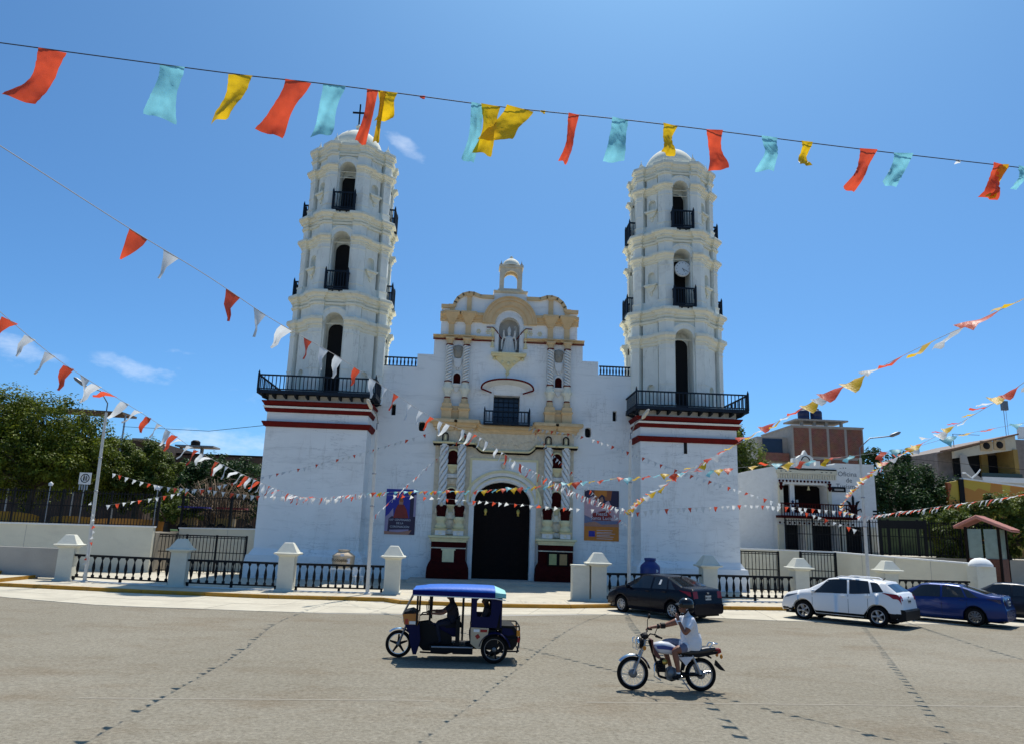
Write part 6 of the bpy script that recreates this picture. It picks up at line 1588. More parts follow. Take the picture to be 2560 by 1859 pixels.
# ---- motorcycle
M['shirt'] = mat('white_cotton', (.72, .73, .76), .9, .06, 6, .9, 8)
M['shorts'] = mat('grey_blue_shorts', (.15, .16, .23), .9, .15, 8, .2, 30)
M['sock'] = mat('white_sock', (.75, .75, .75), .9)
M['helmet'] = mat('black_helmet', (.006, .007, .009), .2, coat=.3, spec=.3)
M['tankw'] = mat('silver_white_tank', (.62, .62, .66), .25, coat=.7)
M['amber'] = mat('amber_lens', (.55, .20, .01), .25)
def motowheel(t, x, y, r, spokes=36, cast=0, w=.045, dark=True):
    c = (x, y, r)
    mb = MB(); mb.lathe([(r-.075, -w*.7), (r-.04, -w), (r-.012, -w*.75), (r, 0), (r-.012, w*.75), (r-.04, w), (r-.075, w*.7), (r-.075, -w*.7)], c, n=40, M=RX); wh = mb.build('wheel', M['rubber'], t)
    mb = MB(); mb.lathe([(r-.095, -.02), (r-.07, -.03), (r-.066, 0), (r-.07, .03), (r-.095, .02), (r-.095, -.02)], c, n=36, M=RX); mb.build('rim', M['steel'] if cast == 0 else (M['darkalloy'] if cast == 6 else M['chrome']), wh)
    mb = MB()
    if cast:
        for k in range(cast):
            a = 2*PI*k/cast+.3
            Mx = Matrix.Translation(c) @ RX @ Matrix.Rotation(a, 4, 'Z')
            mb.add([Mx @ Vector(q) for q in ((.03, -.035, -.012), (r-.09, -.018, -.012), (r-.09, .018, -.012), (.03, .035, -.012), (.03, -.035, .012), (r-.09, -.018, .012), (r-.09, .018, .012), (.03, .035, .012))], [(0, 1, 2, 3), (7, 6, 5, 4), (0, 4, 5, 1), (1, 5, 6, 2), (2, 6, 7, 3), (3, 7, 4, 0)])
        mb.build('cast_spokes', M['black'], wh)
    else:
        for k in range(spokes):
            a = 2*PI*k/spokes; b = a+(.5 if k % 2 else -.5)
            mb.tube([(x+.06*math.cos(b), y+(.03 if k % 4 < 2 else -.03), r+.06*math.sin(b)), (x+(r-.08)*math.cos(a), y, r+(r-.08)*math.sin(a))], .0028, 4, caps=False)
        o_ = mb.build('spokes', M['chrome'], wh); o_['kind'] = 'stuff'
    mb = MB(); mb.lathe([(.001, -.05), (.05, -.05), (.085 if not cast else .05, -.035), (.085 if not cast else .05, .035), (.05, .05), (.001, .05)], c, n=20, M=RX); mb.build('hub', M['greymetal'], wh)
    return wh
def fender(x, r, y, a0, a1, w, m_, t, name='fender', zc=None):
    mb = MB(); v = []; n = 16
    for i in range(n+1):
        a = R(a0+(a1-a0)*i/n)
        for q in (-1, -.5, 0, .5, 1): rr_ = r+(.018 if abs(q) < 1 else -.01)-.01*abs(q); v.append((x+rr_*math.cos(a), y+q*w, (zc if zc is not None else r-.05)+rr_*math.sin(a)))
    mb.add(v, [(i*5+j, i*5+j+1, (i+1)*5+j+1, (i+1)*5+j) for i in range(n) for j in range(4)], 0, True); return mb.build(name, m_, t)
t = thing('motorcycle', 'silver and black motorcycle ridden by the man in white shirt', 'motorcycle', (2.215, -28.2, .004), PI+.02)
motowheel(t, .695, 0, .322); motowheel(t, -.695, 0, .322, w=.05)
for sg in (1, -1): MB().tube([(.695, sg*.075, .32), (.50, sg*.075, .78), (.44, sg*.075, .98)], [.024, .02, .02], 8).build('fork', M['steel'], t)
fender(.695, .36, 0, 40, 165, .055, M['chrome'], t, 'front_fender', .32)
fender(-.695, .385, 0, 10, 125, .07, M['black'], t, 'rear_fender', .33)
MB().prism([(-1.02, .60), (-1.16, .45), (-1.2, .40), (-1.10, .42), (-1.0, .50)], -.05, .05).build('mud_flap', M['black'], t)
mb = MB(); mb.lathe([(.001, .09), (.06, .08), (.10, .04), (.11, -.02), (.115, -.03), (.10, -.04), (.001, -.045)], (.555, 0, .90), n=20, M=Matrix.Rotation(-PI/2, 4, 'Y')); hl = mb.build('headlamp', M['black'], t)
mb = MB(); mb.lathe([(.001, -.055), (.10, -.048), (.118, -.02), (.118, -.045), (.10, -.05)], (.555, 0, .90), n=20, M=Matrix.Rotation(-PI/2, 4, 'Y')); mb.build('lens', M['chrome'], hl)
mb = MB(); mb.tube([(.62, -.13, 1.0), (.66, -.13, .98), (.66, -.13, .80), (.62, -.13, .78)], .012, 6); mb.tube([(.62, .13, 1.0), (.66, .13, .98), (.66, .13, .80), (.62, .13, .78)], .012, 6); mb.tube([(.66, -.13, .9), (.66, .13, .9)], .01, 6); mb.build('headlamp_guard', M['chrome'], t)
for sg in (1, -1): MB().lathe([(.001, -.05), (.035, -.02), (.035, .02), (.001, .05)], (.50, sg*.20, .83), n=10).build('indicator', M['amber'], t)
mb = MB(); mb.lathe([(.001, .05), (.06, .04), (.065, -.03), (.04, -.05)], (.45, .07, 1.04), n=14, M=Matrix.Rotation(.5, 4, 'Y')); mb.lathe([(.001, .05), (.06, .04), (.065, -.03), (.04, -.05)], (.45, -.07, 1.04), n=14, M=Matrix.Rotation(.5, 4, 'Y')); o_ = mb.build('gauges', M['black'], t); o_['kind'] = 'stuff'
MB().tube([(.24, -.36, 1.13), (.30, -.30, 1.14), (.37, -.16, 1.10), (.42, -.06, 1.02), (.42, .06, 1.02), (.37, .16, 1.10), (.30, .30, 1.10), (.22, .38, 1.06)], .013, 8).build('handlebar', M['black'], t)
for sg, z in ((1, 1.06), (-1, 1.13)): MB().tube([(.20, sg*.40, z-.01), (.30, sg*.29, z+.01)], .02, 8).build('grip', M['rubber'], t)
for sg, zz in ((1, 1.26), (-1, 1.38)):
    mb = MB(); mb.tube([(.32, sg*.27, 1.08), (.30, sg*.34, zz-.08), (.27, sg*.36, zz)], .008, 6); mb.lathe([(.001, -.012), (.07, -.012), (.07, .012), (.001, .012)], (.26, sg*.36, zz+.01), n=14, sx=.7, M=Matrix.Rotation(PI/2, 4, 'Y')); mb.build('mirror', M['black'], t)
mb = MB(); v = []
for i, (x, zb_, zt_, hw_) in enumerate(((.30, .80, .88, .06), (.26, .73, .92, .10), (.12, .70, .95, .13), (-.05, .69, .93, .135), (-.18, .70, .86, .11), (-.25, .73, .80, .06))):
    for k in range(12): a = 2*PI*k/12; v.append((x, hw_*math.copysign(abs(math.cos(a))**.7, math.cos(a)), (zb_+zt_)/2+(zt_-zb_)/2*math.copysign(abs(math.sin(a))**.8, math.sin(a))))
mb.add(v, [(i*12+k, i*12+(k+1) % 12, (i+1)*12+(k+1) % 12, (i+1)*12+k) for i in range(5) for k in range(12)], 0, True); mb.add(v[:12], [list(range(12))[::-1]]); mb.add(v[-12:], [list(range(12))])
tk_ = mb.build('fuel_tank', M['tankw'], t)
for sg in (1, -1): MB().prism([(.22, .81), (-.16, .79), (-.2, .83), (.1, .88), (.24, .87)], sg*.128, sg*.137).build('blue_stripe', mat('blue_decal', (.02, .04, .22), .3), tk_)
MB().prism([(.34, .98), (.28, .70), (.20, .62), (.14, .64), (.30, .86), (.30, .98)], -.13, .13).build('front_shroud', mat('dark_red_shroud', (.08, .01, .01), .35), t)
mb = MB(); v = []
for x, z0, z1, hw_ in ((-.18, .76, .82, .10), (-.30, .72, .80, .14), (-.55, .72, .81, .15), (-.80, .76, .86, .14), (-.98, .80, .87, .11)): v += [(x, -hw_, z0), (x, -hw_, z1-.02), (x, -hw_*.7, z1), (x, hw_*.7, z1), (x, hw_, z1-.02), (x, hw_, z0)]
mb.add(v, [(i*6+j, i*6+(j+1) % 6, (i+1)*6+(j+1) % 6, (i+1)*6+j) for i in range(4) for j in range(6)], 0, True); mb.add(v[:6], [list(range(6))]); mb.add(v[-6:], [list(range(6))[::-1]]); mb.build('seat', mat('black_vinyl', (.015, .016, .02), .45), t)
for sg in (1, -1): mb = MB(); mb.prism([(-.30, .70), (-.62, .66), (-1.0, .74), (-1.04, .79), (-.6, .76), (-.30, .75)], sg*.10, sg*.125); mb.build('tail_panel', M['black'], t); mb = MB(); mb.prism([(-.22, .66), (-.52, .68), (-.36, .50)], sg*.11, sg*.14); sp2 = mb.build('side_panel', M['tankw'], t)
mb = MB(); mb.prism([(-1.02, .72), (-1.12, .76), (-1.10, .83), (-1.0, .82)], -.07, .07); mb.build('tail_lamp', M['taillight'], t)
for sg in (1, -1): MB().lathe([(.001, -.05), (.03, -.02), (.03, .02), (.001, .05)], (-1.09, sg*.13, .69), n=10).build('indicator', M['amber'], t)
mb = MB(); mb.tube([(-.84, .10, .82), (-.92, .10, .93), (-1.02, .09, .92), (-1.06, 0, .92), (-1.02, -.09, .92), (-.92, -.10, .93), (-.84, -.10, .82)], .013, 8); mb.build('grab_rail', M['chrome'], t)
mb = MB(); mb.tube([(.36, 0, .96), (.22, 0, .55), (.16, 0, .28), (-.1, 0, .2), (-.28, 0, .26)], .025, 8); mb.tube([(.36, 0, .92), (-.1, 0, .70), (-.9, 0, .74)], .022, 8); mb.tube([(-.28, 0, .26), (-.35, 0, .72)], .02, 8); mb.build('frame', M['black'], t)
for sg in (1, -1):
    MB().tube([(-.28, sg*.09, .33), (-.695, sg*.09, .32)], [.028, .022], 8).build('swingarm', M['black'], t)
    MB().tube([(-.66, sg*.11, .34), (-.50, sg*.11, .70)], [.032, .022], 8).build('shock_absorber', M['steel'], t)
mb = MB(); mb.lathe([(.001, -.13), (.10, -.12), (.12, -.08), (.12, .08), (.10, .12), (.001, .13)], (-.10, 0, .34), n=18, M=RX); mb.box(-.24, .02, -.08, .08, .22, .42); eg = mb.build('engine', M['greymetal'], t)
mb = MB()
for k in range(6): mb.box(.02-.0*k, .16, -.09, .09, .38+k*.035, .395+k*.035, M=Matrix.Rotation(.12, 4, 'Y'))
mb.box(.04, .13, -.06, .06, .36, .62); mb.build('cylinder', M['black'], eg)
MB().lathe([(.001, -.02), (.055, -.015), (.055, .015), (.001, .02)], (.06, .10, .56), n=12, M=RX).build('carburettor', M['gold'], eg)
MB().tube([(.12, -.1, .50), (.20, -.13, .38), (.10, -.15, .22), (-.3, -.16, .22), (-.55, -.17, .28), (-1.0, -.18, .34)], [.02, .02, .02, .03, .042, .04], 10).build('exhaust', M['chrome'], t)
MB().tube([(.22, .0, .56), (.30, .17, .50), (.30, .18, .30), (.16, .14, .22)], .014, 6).build('crash_bar', M['chrome'], t)
for sg in (1, -1): MB().tube([(-.16, sg*.1, .27), (-.16, sg*.24, .26)], .018, 8).build('footpeg', M['rubber'], t)
MB().tube([(-.30, .1, .22), (-.42, .16, .05)], .012, 6).build('side_stand', M['steel'], t)
# ---- rider (same local frame)
pr_t = thing('person', 'man in black helmet, white shirt and grey shorts riding the motorcycle, hand at chin', 'person', (2.215, -28.2, .004), PI+.02)
J = {'pelvis': ((-.50, 0, .88), (.18, .17)), 'belly': ((-.50, 0, 1.04), (.21, .21)), 'chest': ((-.49, 0, 1.25), (.20, .18)), 'neckb': ((-.46, 0, 1.42), .085), 'neck': ((-.42, 0, 1.49), .058), 'head': ((-.375, 0, 1.60), .095), 'crown': ((-.38, 0, 1.68), .085), 'face': ((-.30, 0, 1.57), .055), 'nose': ((-.262, 0, 1.575), .016),
     'ls': ((-.46, .20, 1.39), .085), 'lu': ((-.40, .27, 1.26), .078), 'le': ((-.30, .30, 1.12), .050), 'lw': ((-.215, .17, 1.36), .034),
     'rs': ((-.44, -.20, 1.39), .085), 'ru': ((-.30, -.27, 1.30), .075), 're': ((-.05, -.33, 1.21), .046), 'rw': ((.20, -.35, 1.17), .033),
     'lh': ((-.42, .11, .86), .105), 'lt': ((-.26, .17, .83), .098), 'lk': ((-.10, .20, .79), .068), 'lc': ((-.15, .20, .60), .062), 'la': ((-.18, .20, .42), .040), 'lso': ((-.18, .20, .36), .044), 'lf': ((-.19, .20, .30), .045), 'lto': ((-.05, .21, .275), .035),
     'rh': ((-.42, -.11, .87), .105), 'rt': ((-.20, -.19, .90), .098), 'rk': ((.02, -.23, .90), .068), 'rc': ((-.06, -.22, .66), .062), 'ra': ((-.14, -.20, .42), .040), 'rso': ((-.15, -.20, .36), .044), 'rf': ((-.17, -.20, .30), .045), 'rto': ((-.04, -.21, .275), .035)}
E_ = [('pelvis', 'belly', 1), ('belly', 'chest', 1), ('chest', 'neckb', 1), ('neckb', 'neck', 0), ('neck', 'head', 0), ('head', 'crown', 0), ('head', 'face', 0), ('face', 'nose', 0), ('chest', 'ls', 1), ('ls', 'lu', 1), ('lu', 'le', 0), ('le', 'lw', 0), ('chest', 'rs', 1), ('rs', 'ru', 1), ('ru', 're', 0), ('re', 'rw', 0),
      ('pelvis', 'lh', 1), ('lh', 'lt', 2), ('lt', 'lk', 0), ('lk', 'lc', 0), ('lc', 'la', 0), ('la', 'lso', 3), ('lso', 'lf', 4), ('lf', 'lto', 4), ('pelvis', 'rh', 1), ('rh', 'rt', 2), ('rt', 'rk', 2), ('rk', 'rc', 0), ('rc', 'ra', 0), ('ra', 'rso', 3), ('rso', 'rf', 4), ('rf', 'rto', 4)]
hand(J, E_, 'lw', (-.205, .13, 1.42), (.1, -.25, 1), (.7, -.7, 0), 0, 'L', (-.4, -1, 0))
hand(J, E_, 'rw', (.255, -.355, 1.16), (1, -.1, -.25), (0, 1, .1), 0, 'R', (-.2, 0, -1))
pb = person_body(J, E_, [M['skin'], M['shirt'], M['shorts'], M['sock'], M['black']], pr_t)
mb = MB(); mb.lathe([(.150, -.03), (.158, .0), (.158, .05), (.142, .10), (.105, .135), (.06, .155), (.001, .16)], (-.425, 0, 1.645), n=28, sx=.98, sy=.88); hm = mb.build('helmet', M['helmet'], pr_t)
mb = MB(); mb.prism([(-.30, 1.665), (-.225, 1.655), (-.228, 1.672), (-.30, 1.70)], -.11, .11); mb.build('visor_peak', M['helmet'], hm)
mb = MB(); mb.tube([(-.42, .145, 1.58), (-.36, .13, 1.50), (-.32, .05, 1.465), (-.32, -.05, 1.465), (-.36, -.13, 1.50), (-.42, -.145, 1.58)], .014, 6); mb.lathe([(.14, -.10), (.152, -.06)], (-.42, 0, 1.62), n=20, a0=R(100), a1=R(260)); mb.build('chin_strap', M['black'], hm)
eyes(pr_t, (-.375, 0, 1.60), (1, 0, -.05))
mb = MB(); mb.lathe([(.036, -.012), (.040, -.006), (.040, .006), (.036, .012)], (-.222, .18, 1.345), n=14, M=Matrix.Rotation(.5, 3, 'X').to_4x4()); mb.build('wristband', M['sock'], pr_t)
mb = MB(); mb.lathe([(.056, -.05), (.060, -.03), (.060, .03), (.056, .05)], (-.02, -.332, 1.208), n=14, M=Matrix.Rotation(PI/2, 3, 'Y').to_4x4()); mb.build('elbow_band', M['black'], pr_t)
mb = MB(); mb.prism([(-.36, 1.00), (-.68, 1.00), (-.66, .84), (-.58, .80), (-.40, .88)], -.15, .15); 
mb = MB(); mb.lathe([(.20, .80), (.215, .84), (.218, .95), (.21, 1.04), (.18, 1.12)], (-.515, 0, 0), n=28, sx=.98, sy=.98); mb.build('shirt_hem', M['shirt'], pr_t)
# ================================================================ mototaxi
M['mblue'] = mat('blue_canopy_cloth', (.02, .13, .52), .55, .12, 3, .15, 12, spec=.25)
M['mnavy'] = mat('navy_cab_panel', (.006, .007, .045), .6, .1, 4, spec=.15)
M['mturq'] = mat('turquoise_canopy_back', (.26, .58, .52), .6, .1, 4)
t = thing('mototaxi', 'blue roofed three wheeled mototaxi crossing the road in front of the church', 'mototaxi', (-2.30, -24.95, .004), PI+.01)
motowheel(t, 1.15, 0, .315, cast=5, w=.05)
for sg in (1, -1): motowheel(t, -1.12, sg*.56, .315, cast=6, w=.065, dark=True)
for sg in (1, -1): MB().tube([(1.15, sg*.08, .315), (1.0, sg*.08, .72), (.92, sg*.07, .95)], [.028, .022, .022], 8).build('fork', M['greymetal'], t)
fender(1.15, .36, 0, 50, 150, .06, M['chrome'], t, 'front_fender', .315)
for sg in (1, -1): fender(-1.12, .375, sg*.56, 10, 170, .09, M['mnavy'], t, 'rear_fender', .315)
# roof
mb = MB()
prof = [(.83, 1.57, 1.63), (.50, 1.58, 1.70), (.2, 1.58, 1.715), (-.4, 1.58, 1.725), (-.95, 1.57, 1.72), (-1.10, 1.55, 1.71)]
v = []
for x, ze, zc in prof: v += [(x, .66, ze-.06), (x, .66, ze+.045), (x, .58, ze+.045+(zc-ze-.045)*.6), (x, .30, zc-.008), (x, 0, zc), (x, -.30, zc-.008), (x, -.58, ze+.045+(zc-ze-.045)*.6), (x, -.66, ze+.045), (x, -.66, ze-.06)]
mb.add(v, [(i*9+j, i*9+j+1, (i+1)*9+j+1, (i+1)*9+j) for i in range(5) for j in range(8)], 0, True)
mb.box(.81, .84, -.66, .66, 1.50, 1.62)
vl = MB(); vl.tube([(.85, -.67, 1.555), (.85, .67, 1.555), (-1.1, .67, 1.535), (-1.34, .665, 1.49)], .002, 4)
for (xa, ya, za), (xb, yb, zb2) in (((.848, .672, 1.56), (-1.1, .672, 1.54)), ((.848, -.672, 1.56), (-1.1, -.672, 1.54)), ((.848, .672, 1.56), (.848, -.672, 1.56))): vl.add([(xa, ya, za-.065), (xb, yb, zb2-.065), (xb, yb, zb2+.05), (xa, ya, za+.05)], [(0, 1, 2, 3)])
rf = mb.build('roof_canopy', M['mblue'], t)
vl.build('valance', mat('dark_blue_valance', (.006, .008, .10), .7, .1, 5, spec=.1), rf)  # same cloth as the canopy, with the upright edge's shade in its colour
mb = MB(); x, ze, zc = prof[-1]; v2 = [(x-.001, q[1], q[2]) for q in v[-9:]]; v3 = [(x-.26, q[1]*.99, q[2]-.10 if q[2] > 1.6 else q[2]-.02) for q in v2]
mb.add(v2+v3, [(j, j+1, 9+j+1, 9+j) for j in range(8)], 0, True); mb.build('canopy_back', M['mturq'], rf)
mb = MB(); mb.tube([(.83, .665, 1.495), (-1.1, .665, 1.465), (-1.35, .66, 1.43)], .014, 6); mb.build('canopy_piping', M['white'], rf)
# frame posts
for x, zb_, zt_ in ((.72, .80, 1.56), (.42, .85, 1.55), (-.36, .5, 1.55)):
    for sg in (1, -1): MB().tube([(x, sg*.55, zb_), (x, sg*.60, zt_)], .024, 8).build('roof_post', M['black'], t)
for sg in (1, -1): MB().tube([(1.06, sg*.40, 1.04), (.82, sg*.60, 1.54)], .018, 8).build('screen_frame', M['steel'], t)
MB().tube([(1.06, .40, 1.04), (1.06, -.40, 1.04)], .018, 8).build('screen_frame', M['steel'], t)
gl = bpy.data.materials.new('clear_screen'); gl.use_nodes = True
gt = gl.node_tree; gg = gt.nodes.new('ShaderNodeBsdfGlossy'); gg.inputs['Roughness'].default_value = .05; gtr = gt.nodes.new('ShaderNodeBsdfTransparent'); gtr.inputs['Color'].default_value = (.9, .93, .92, 1); gm = gt.nodes.new('ShaderNodeMixShader'); gm.inputs[0].default_value = .08
gt.links.new(gtr.outputs[0], gm.inputs[1]); gt.links.new(gg.outputs[0], gm.inputs[2]); gt.links.new(gm.outputs[0], gt.nodes['Material Output'].inputs['Surface'])
mb = MB(); mb.add([(1.055, .39, 1.05), (1.055, -.39, 1.05), (.825, -.59, 1.53), (.825, .59, 1.53)], [(0, 1, 2, 3)]); mb.build('windscreen', gl, t)
# nose cowl
mb = MB(); mb.prism([(1.07, 1.03), (1.02, .80), (.70, .80), (.70, 1.05), (.86, 1.10)], -.40, .40); nc = mb.build('nose_cowl', mat('orange_cowl', (.50, .17, .012), .35, .08, 4, coat=.4), t)
MB().prism([(1.085, 1.035), (.72, 1.055), (.86, 1.125), (1.0, 1.09)], -.405, .405).build('dashboard', M['black'], nc)
for sg in (1, -1): MB().box(.74, .90, sg*.402-.004, sg*.402+.004, .81, .88).build('number_sticker', M['white'], nc); MB().box(.93, 1.0, sg*.402-.004, sg*.402+.004, .81, .93).build('red_sticker', mat('red_sticker', (.4, .03, .01), .4), nc)
mb = MB(); mb.lathe([(.001, -.05), (.09, -.04), (.10, 0), (.06, .05)], (1.04, 0, .90), n=16, M=Matrix.Rotation(-PI/2, 4, 'Y')); mb.build('headlamp', M['chrome'], nc)
# leg shield, floor, body
mb = MB(); mb.prism([(1.0, .80), (.66, .80), (.62, .45), (.70, .14), (.78, .14), (.86, .40), (.90, .62)], -.42, .42); mb.build('leg_shield', M['mnavy'], t)
mb = MB(); mb.box(-1.2, .40, -.46, .46, .30, .36); mb.build('floor', M['black'], t)
MB().tube([(.35, .5, .33), (-.62, .5, .33)], .022, 8).build('side_rail', M['steel'], t); MB().tube([(.35, -.5, .33), (-.62, -.5, .33)], .022, 8).build('side_rail', M['steel'], t)
MB().tube([(.62, .3, .18), (.0, .3, .16), (-.2, .3, .22)], .02, 8).build('lower_bar', M['black'], t)
mb = MB(); mb.box(-.12, .36, -.14, .14, .20, .48); mb.lathe([(.001, -.16), (.10, -.15), (.11, .15), (.001, .16)], (.20, 0, .30), n=16, M=RX); mb.build('engine', M['black'], t)
MB().prism([(.40, .80), (.50, .72), (.38, .52), (-.20, .52), (-.28, .72), (-.05, .78)], -.15, .15).build('fuel_tank', M['mnavy'], t)
MB().prism([(.02, .80), (-.32, .84), (-.36, .74), (.05, .72)], -.17, .17).build('driver_seat', M['black'], t)
MB().tube([(.40, -.36, 1.04), (.62, -.2, 1.02), (.66, 0, .98), (.62, .2, 1.02), (.40, .36, 1.04)], .016, 8).build('handlebar', M['black'], t)
for sg in (1, -1):
    MB().prism([(.70, .82), (.66, .30), (.55, .20), (.10, .19), (-.10, .28), (-.10, .56), (.20, .70), (.45, .86)], sg*.20, sg*.17).build('engine_guard', M['black'], t)
    MB().prism([(.40, .36), (.36, .20), (-.58, .20), (-.58, .36)], sg*.47, sg*.45).build('skirt', M['black'], t)
MB().box(-.30, -.20, -.42, .42, .36, .95).build('partition', M['black'], t)
MB().box(-.62, -.15, -.50, .50, .18, .30).build('battery_box', M['black'], t)
# rear cab: side panels with window
for sg in (1, -1):
    hole = [(-.70, 1.04), (-.98, 1.04), (-1.02, 1.10), (-1.02, 1.40), (-.96, 1.46), (-.74, 1.46), (-.68, 1.40), (-.68, 1.10)]
    mb = MB(); mb.prism([(-.56, .80), (-.56, 1.54), (-1.26, 1.52), (-1.26, 1.30), (-1.16, .80)], sg*.60, sg*.57, holes=[hole]); cp_ = mb.build('cab_side', M['mnavy'], t)
    mb = MB(); mb.prism([(-.55, .80), (-.98, .79), (-.96, .66), (-.84, .52), (-.80, .34), (-.72, .32), (-.56, .44)], sg*.625, sg*.60); bp_ = mb.build('side_guard', mat('beige_guard', (.50, .40, .26), .5, .08, 5), t)
    MB().box(-.94, -.78, sg*.628-.003, sg*.628+.003, .70, .76).build('red_sticker', M['taillight'], bp_); MB().box(-.76, -.62, sg*.628-.003, sg*.628+.003, .70, .76).build('white_sticker', M['white'], bp_)
    mb = MB(); mb.box(-.045, .045, -.003, .003, -.045, .045, M=Matrix.Translation((-.72, sg*.628, .60)) @ Matrix.Rotation(R(35), 4, 'Y')); mb.build('red_diamond', M['taillight'], bp_)
MB().box(-1.28, -1.24, -.58, .58, .80, 1.50).build('cab_back', M['mnavy'], t)
MB().box(-1.15, -.62, -.54, .54, .62, .74).build('bench_seat', M['black'], t); MB().box(-1.24, -1.14, -.54, .54, .74, 1.2).build('bench_back', M['black'], t)
MB().box(-1.2, -.55, -.56, .56, .36, .62).build('seat_box', M['black'], t)
mb = MB(); mb.prism([(-1.26, .30), (-1.56, .30), (-1.66, .44), (-1.66, .74), (-1.56, .84), (-1.26, .86)], -.52, .52); mb.build('luggage_box', M['black'], t)
for sg in (1, -1): MB().prism([(-1.30, .80), (-1.52, .78), (-1.60, .66), (-1.45, .62), (-1.30, .66)], sg*.522, sg*.535).build('blue_side_cover', M['mnavy'], t)
mb = MB()
for zz in (.84, .56, .28): mb.tube([(-1.25, .56, zz), (-1.66, .56, zz), (-1.70, .48, zz), (-1.70, -.48, zz), (-1.66, -.56, zz), (-1.25, -.56, zz)], .018, 6)
for yy in (-.5, .5): mb.tube([(-1.70, yy, .84), (-1.72, yy, .55), (-1.66, yy, .24)], .018, 6)
mb.build('rear_guard', M['black'], t)
for sg in (1, -1):
    MB().box(-1.72, -1.64, sg*.50-.07, sg*.50+.07, .62, .74).build('tail_lamp', M['amber'], t); MB().box(-1.72, -1.66, sg*.50-.07, sg*.50+.07, .48, .58).build('tail_lamp', M['taillight'], t)
    MB().tube([(-.62, sg*.46, .34), (-1.12, sg*.5, .315)], .03, 8).build('axle_arm', M['black'], t)
MB().box(-1.75, -1.73, -.15, .15, .30, .40).build('number_plate', M['plate'], t)
for sg in (1, -1): mb = MB(); mb.tube([(.5, sg*.3, 1.04), (.50, sg*.55, 1.22)], .010, 6); mb.lathe([(.001, -.01), (.07, -.01), (.07, .01), (.001, .01)], (.50, sg*.58, 1.26), n=14, sx=.6, M=Matrix.Rotation(PI/2, 4, 'Y')); mb.build('mirror', M['black'], t)
# driver
dr = thing('person', 'mototaxi driver in dark clothes gripping the handlebar', 'person', (-2.30, -24.95, .004), PI+.01)
M['dshirt'] = mat('dark_shirt', (.020, .016, .022), .9, .2, 8); M['djeans'] = mat('dark_trousers', (.012, .014, .03), .9, .2, 8)
def seated(px, py, pz, dirh, hnd, hand_pos, knee, foot, sh_h=.50, hair=(.01, .008, .006), par=None):
    J = {'pelvis': ((px, py, pz+.10), (.18, .16)), 'belly': ((px+.0, py, pz+.24), (.19, .17)), 'chest': ((px+.03, py, pz+.42), (.20, .17)), 'neckb': ((px+.05, py, pz+sh_h+.04), .075), 'neck': ((px+.06, py, pz+sh_h+.09), .052), 'head': ((px+.08, py, pz+sh_h+.18), .085), 'crown': ((px+.07, py, pz+sh_h+.25), .075), 'face': ((px+.145, py, pz+sh_h+.15), .05), 'nose': ((px+.19, py, pz+sh_h+.155), .015)}
    E2 = [('pelvis', 'belly', 1), ('belly', 'chest', 1), ('chest', 'neckb', 1), ('neckb', 'neck', 0), ('neck', 'head', 0), ('head', 'crown', 0), ('head', 'face', 0), ('face', 'nose', 0)]
    for sg, s_ in ((1, 'l'), (-1, 'r')):
        hx, hy, hz = hand_pos[0], py+sg*hand_pos[1], hand_pos[2]
        S_ = Vector((px+.04, py+sg*.185, pz+sh_h-.02)); H_ = Vector((hx, hy, hz)); m_ = S_.lerp(H_, .48)+Vector((-.03, sg*.05, -.09))
        J[s_+'s'] = (tuple(S_), .072); J[s_+'u'] = (tuple(S_.lerp(m_, .55)), .058); J[s_+'e'] = (tuple(m_), .045); J[s_+'w'] = (tuple(m_.lerp(H_, .86)), .030)
        J[s_+'h'] = ((px+.06, py+sg*.10, pz+.08), .105); J[s_+'k'] = ((px+knee[0], py+sg*knee[1], pz+knee[2]), .065); J[s_+'a'] = ((px+foot[0], py+sg*foot[1], foot[2]+.09), .042); J[s_+'f'] = ((px+foot[0]+.01, py+sg*foot[1], foot[2]+.04), .042); J[s_+'o'] = ((px+foot[0]+.14, py+sg*foot[1], foot[2]+.03), .032)
        E2 += [('chest', s_+'s', 1), (s_+'s', s_+'u', 1), (s_+'u', s_+'e', 0), (s_+'e', s_+'w', 0), ('pelvis', s_+'h', 2), (s_+'h', s_+'k', 2), (s_+'k', s_+'a', 2), (s_+'a', s_+'f', 3), (s_+'f', s_+'o', 3)]
        d_ = (H_-m_).normalized()
        hand(J, E2, s_+'w', tuple(H_), tuple(d_), (0, -sg, .2), 0, s_+'g', (0, 0, -1), .06)
    person_body(J, E2, [M['skin'], M['dshirt'], M['djeans'], M['black']], par)
    mb = MB(); mb.lathe([(.086, -.04), (.098, .0), (.098, .05), (.075, .10), (.04, .12), (.001, .125)], (px+.065, py, pz+sh_h+.20), n=20, sx=1.05); mb.build('hair', mat('black_hair', hair, .6), par)
    eyes(par, (px+.085, py, pz+sh_h+.18), (1, 0, 0), sc_=.92)
seated(-.14, 0, .76, 0, None, (.44, .33, 1.06), (.40, .18, .04), (.30, .20, .34), .50, par=dr)
ps = thing('person', 'passenger sitting behind the side window in the mototaxi cab', 'person', (-2.30, -24.95, .004), PI+.01)
seated(-.98, .22, .70, 0, None, (-.62, .12, .86), (.42, .10, .02), (.40, .10, .34), .50, par=ps)
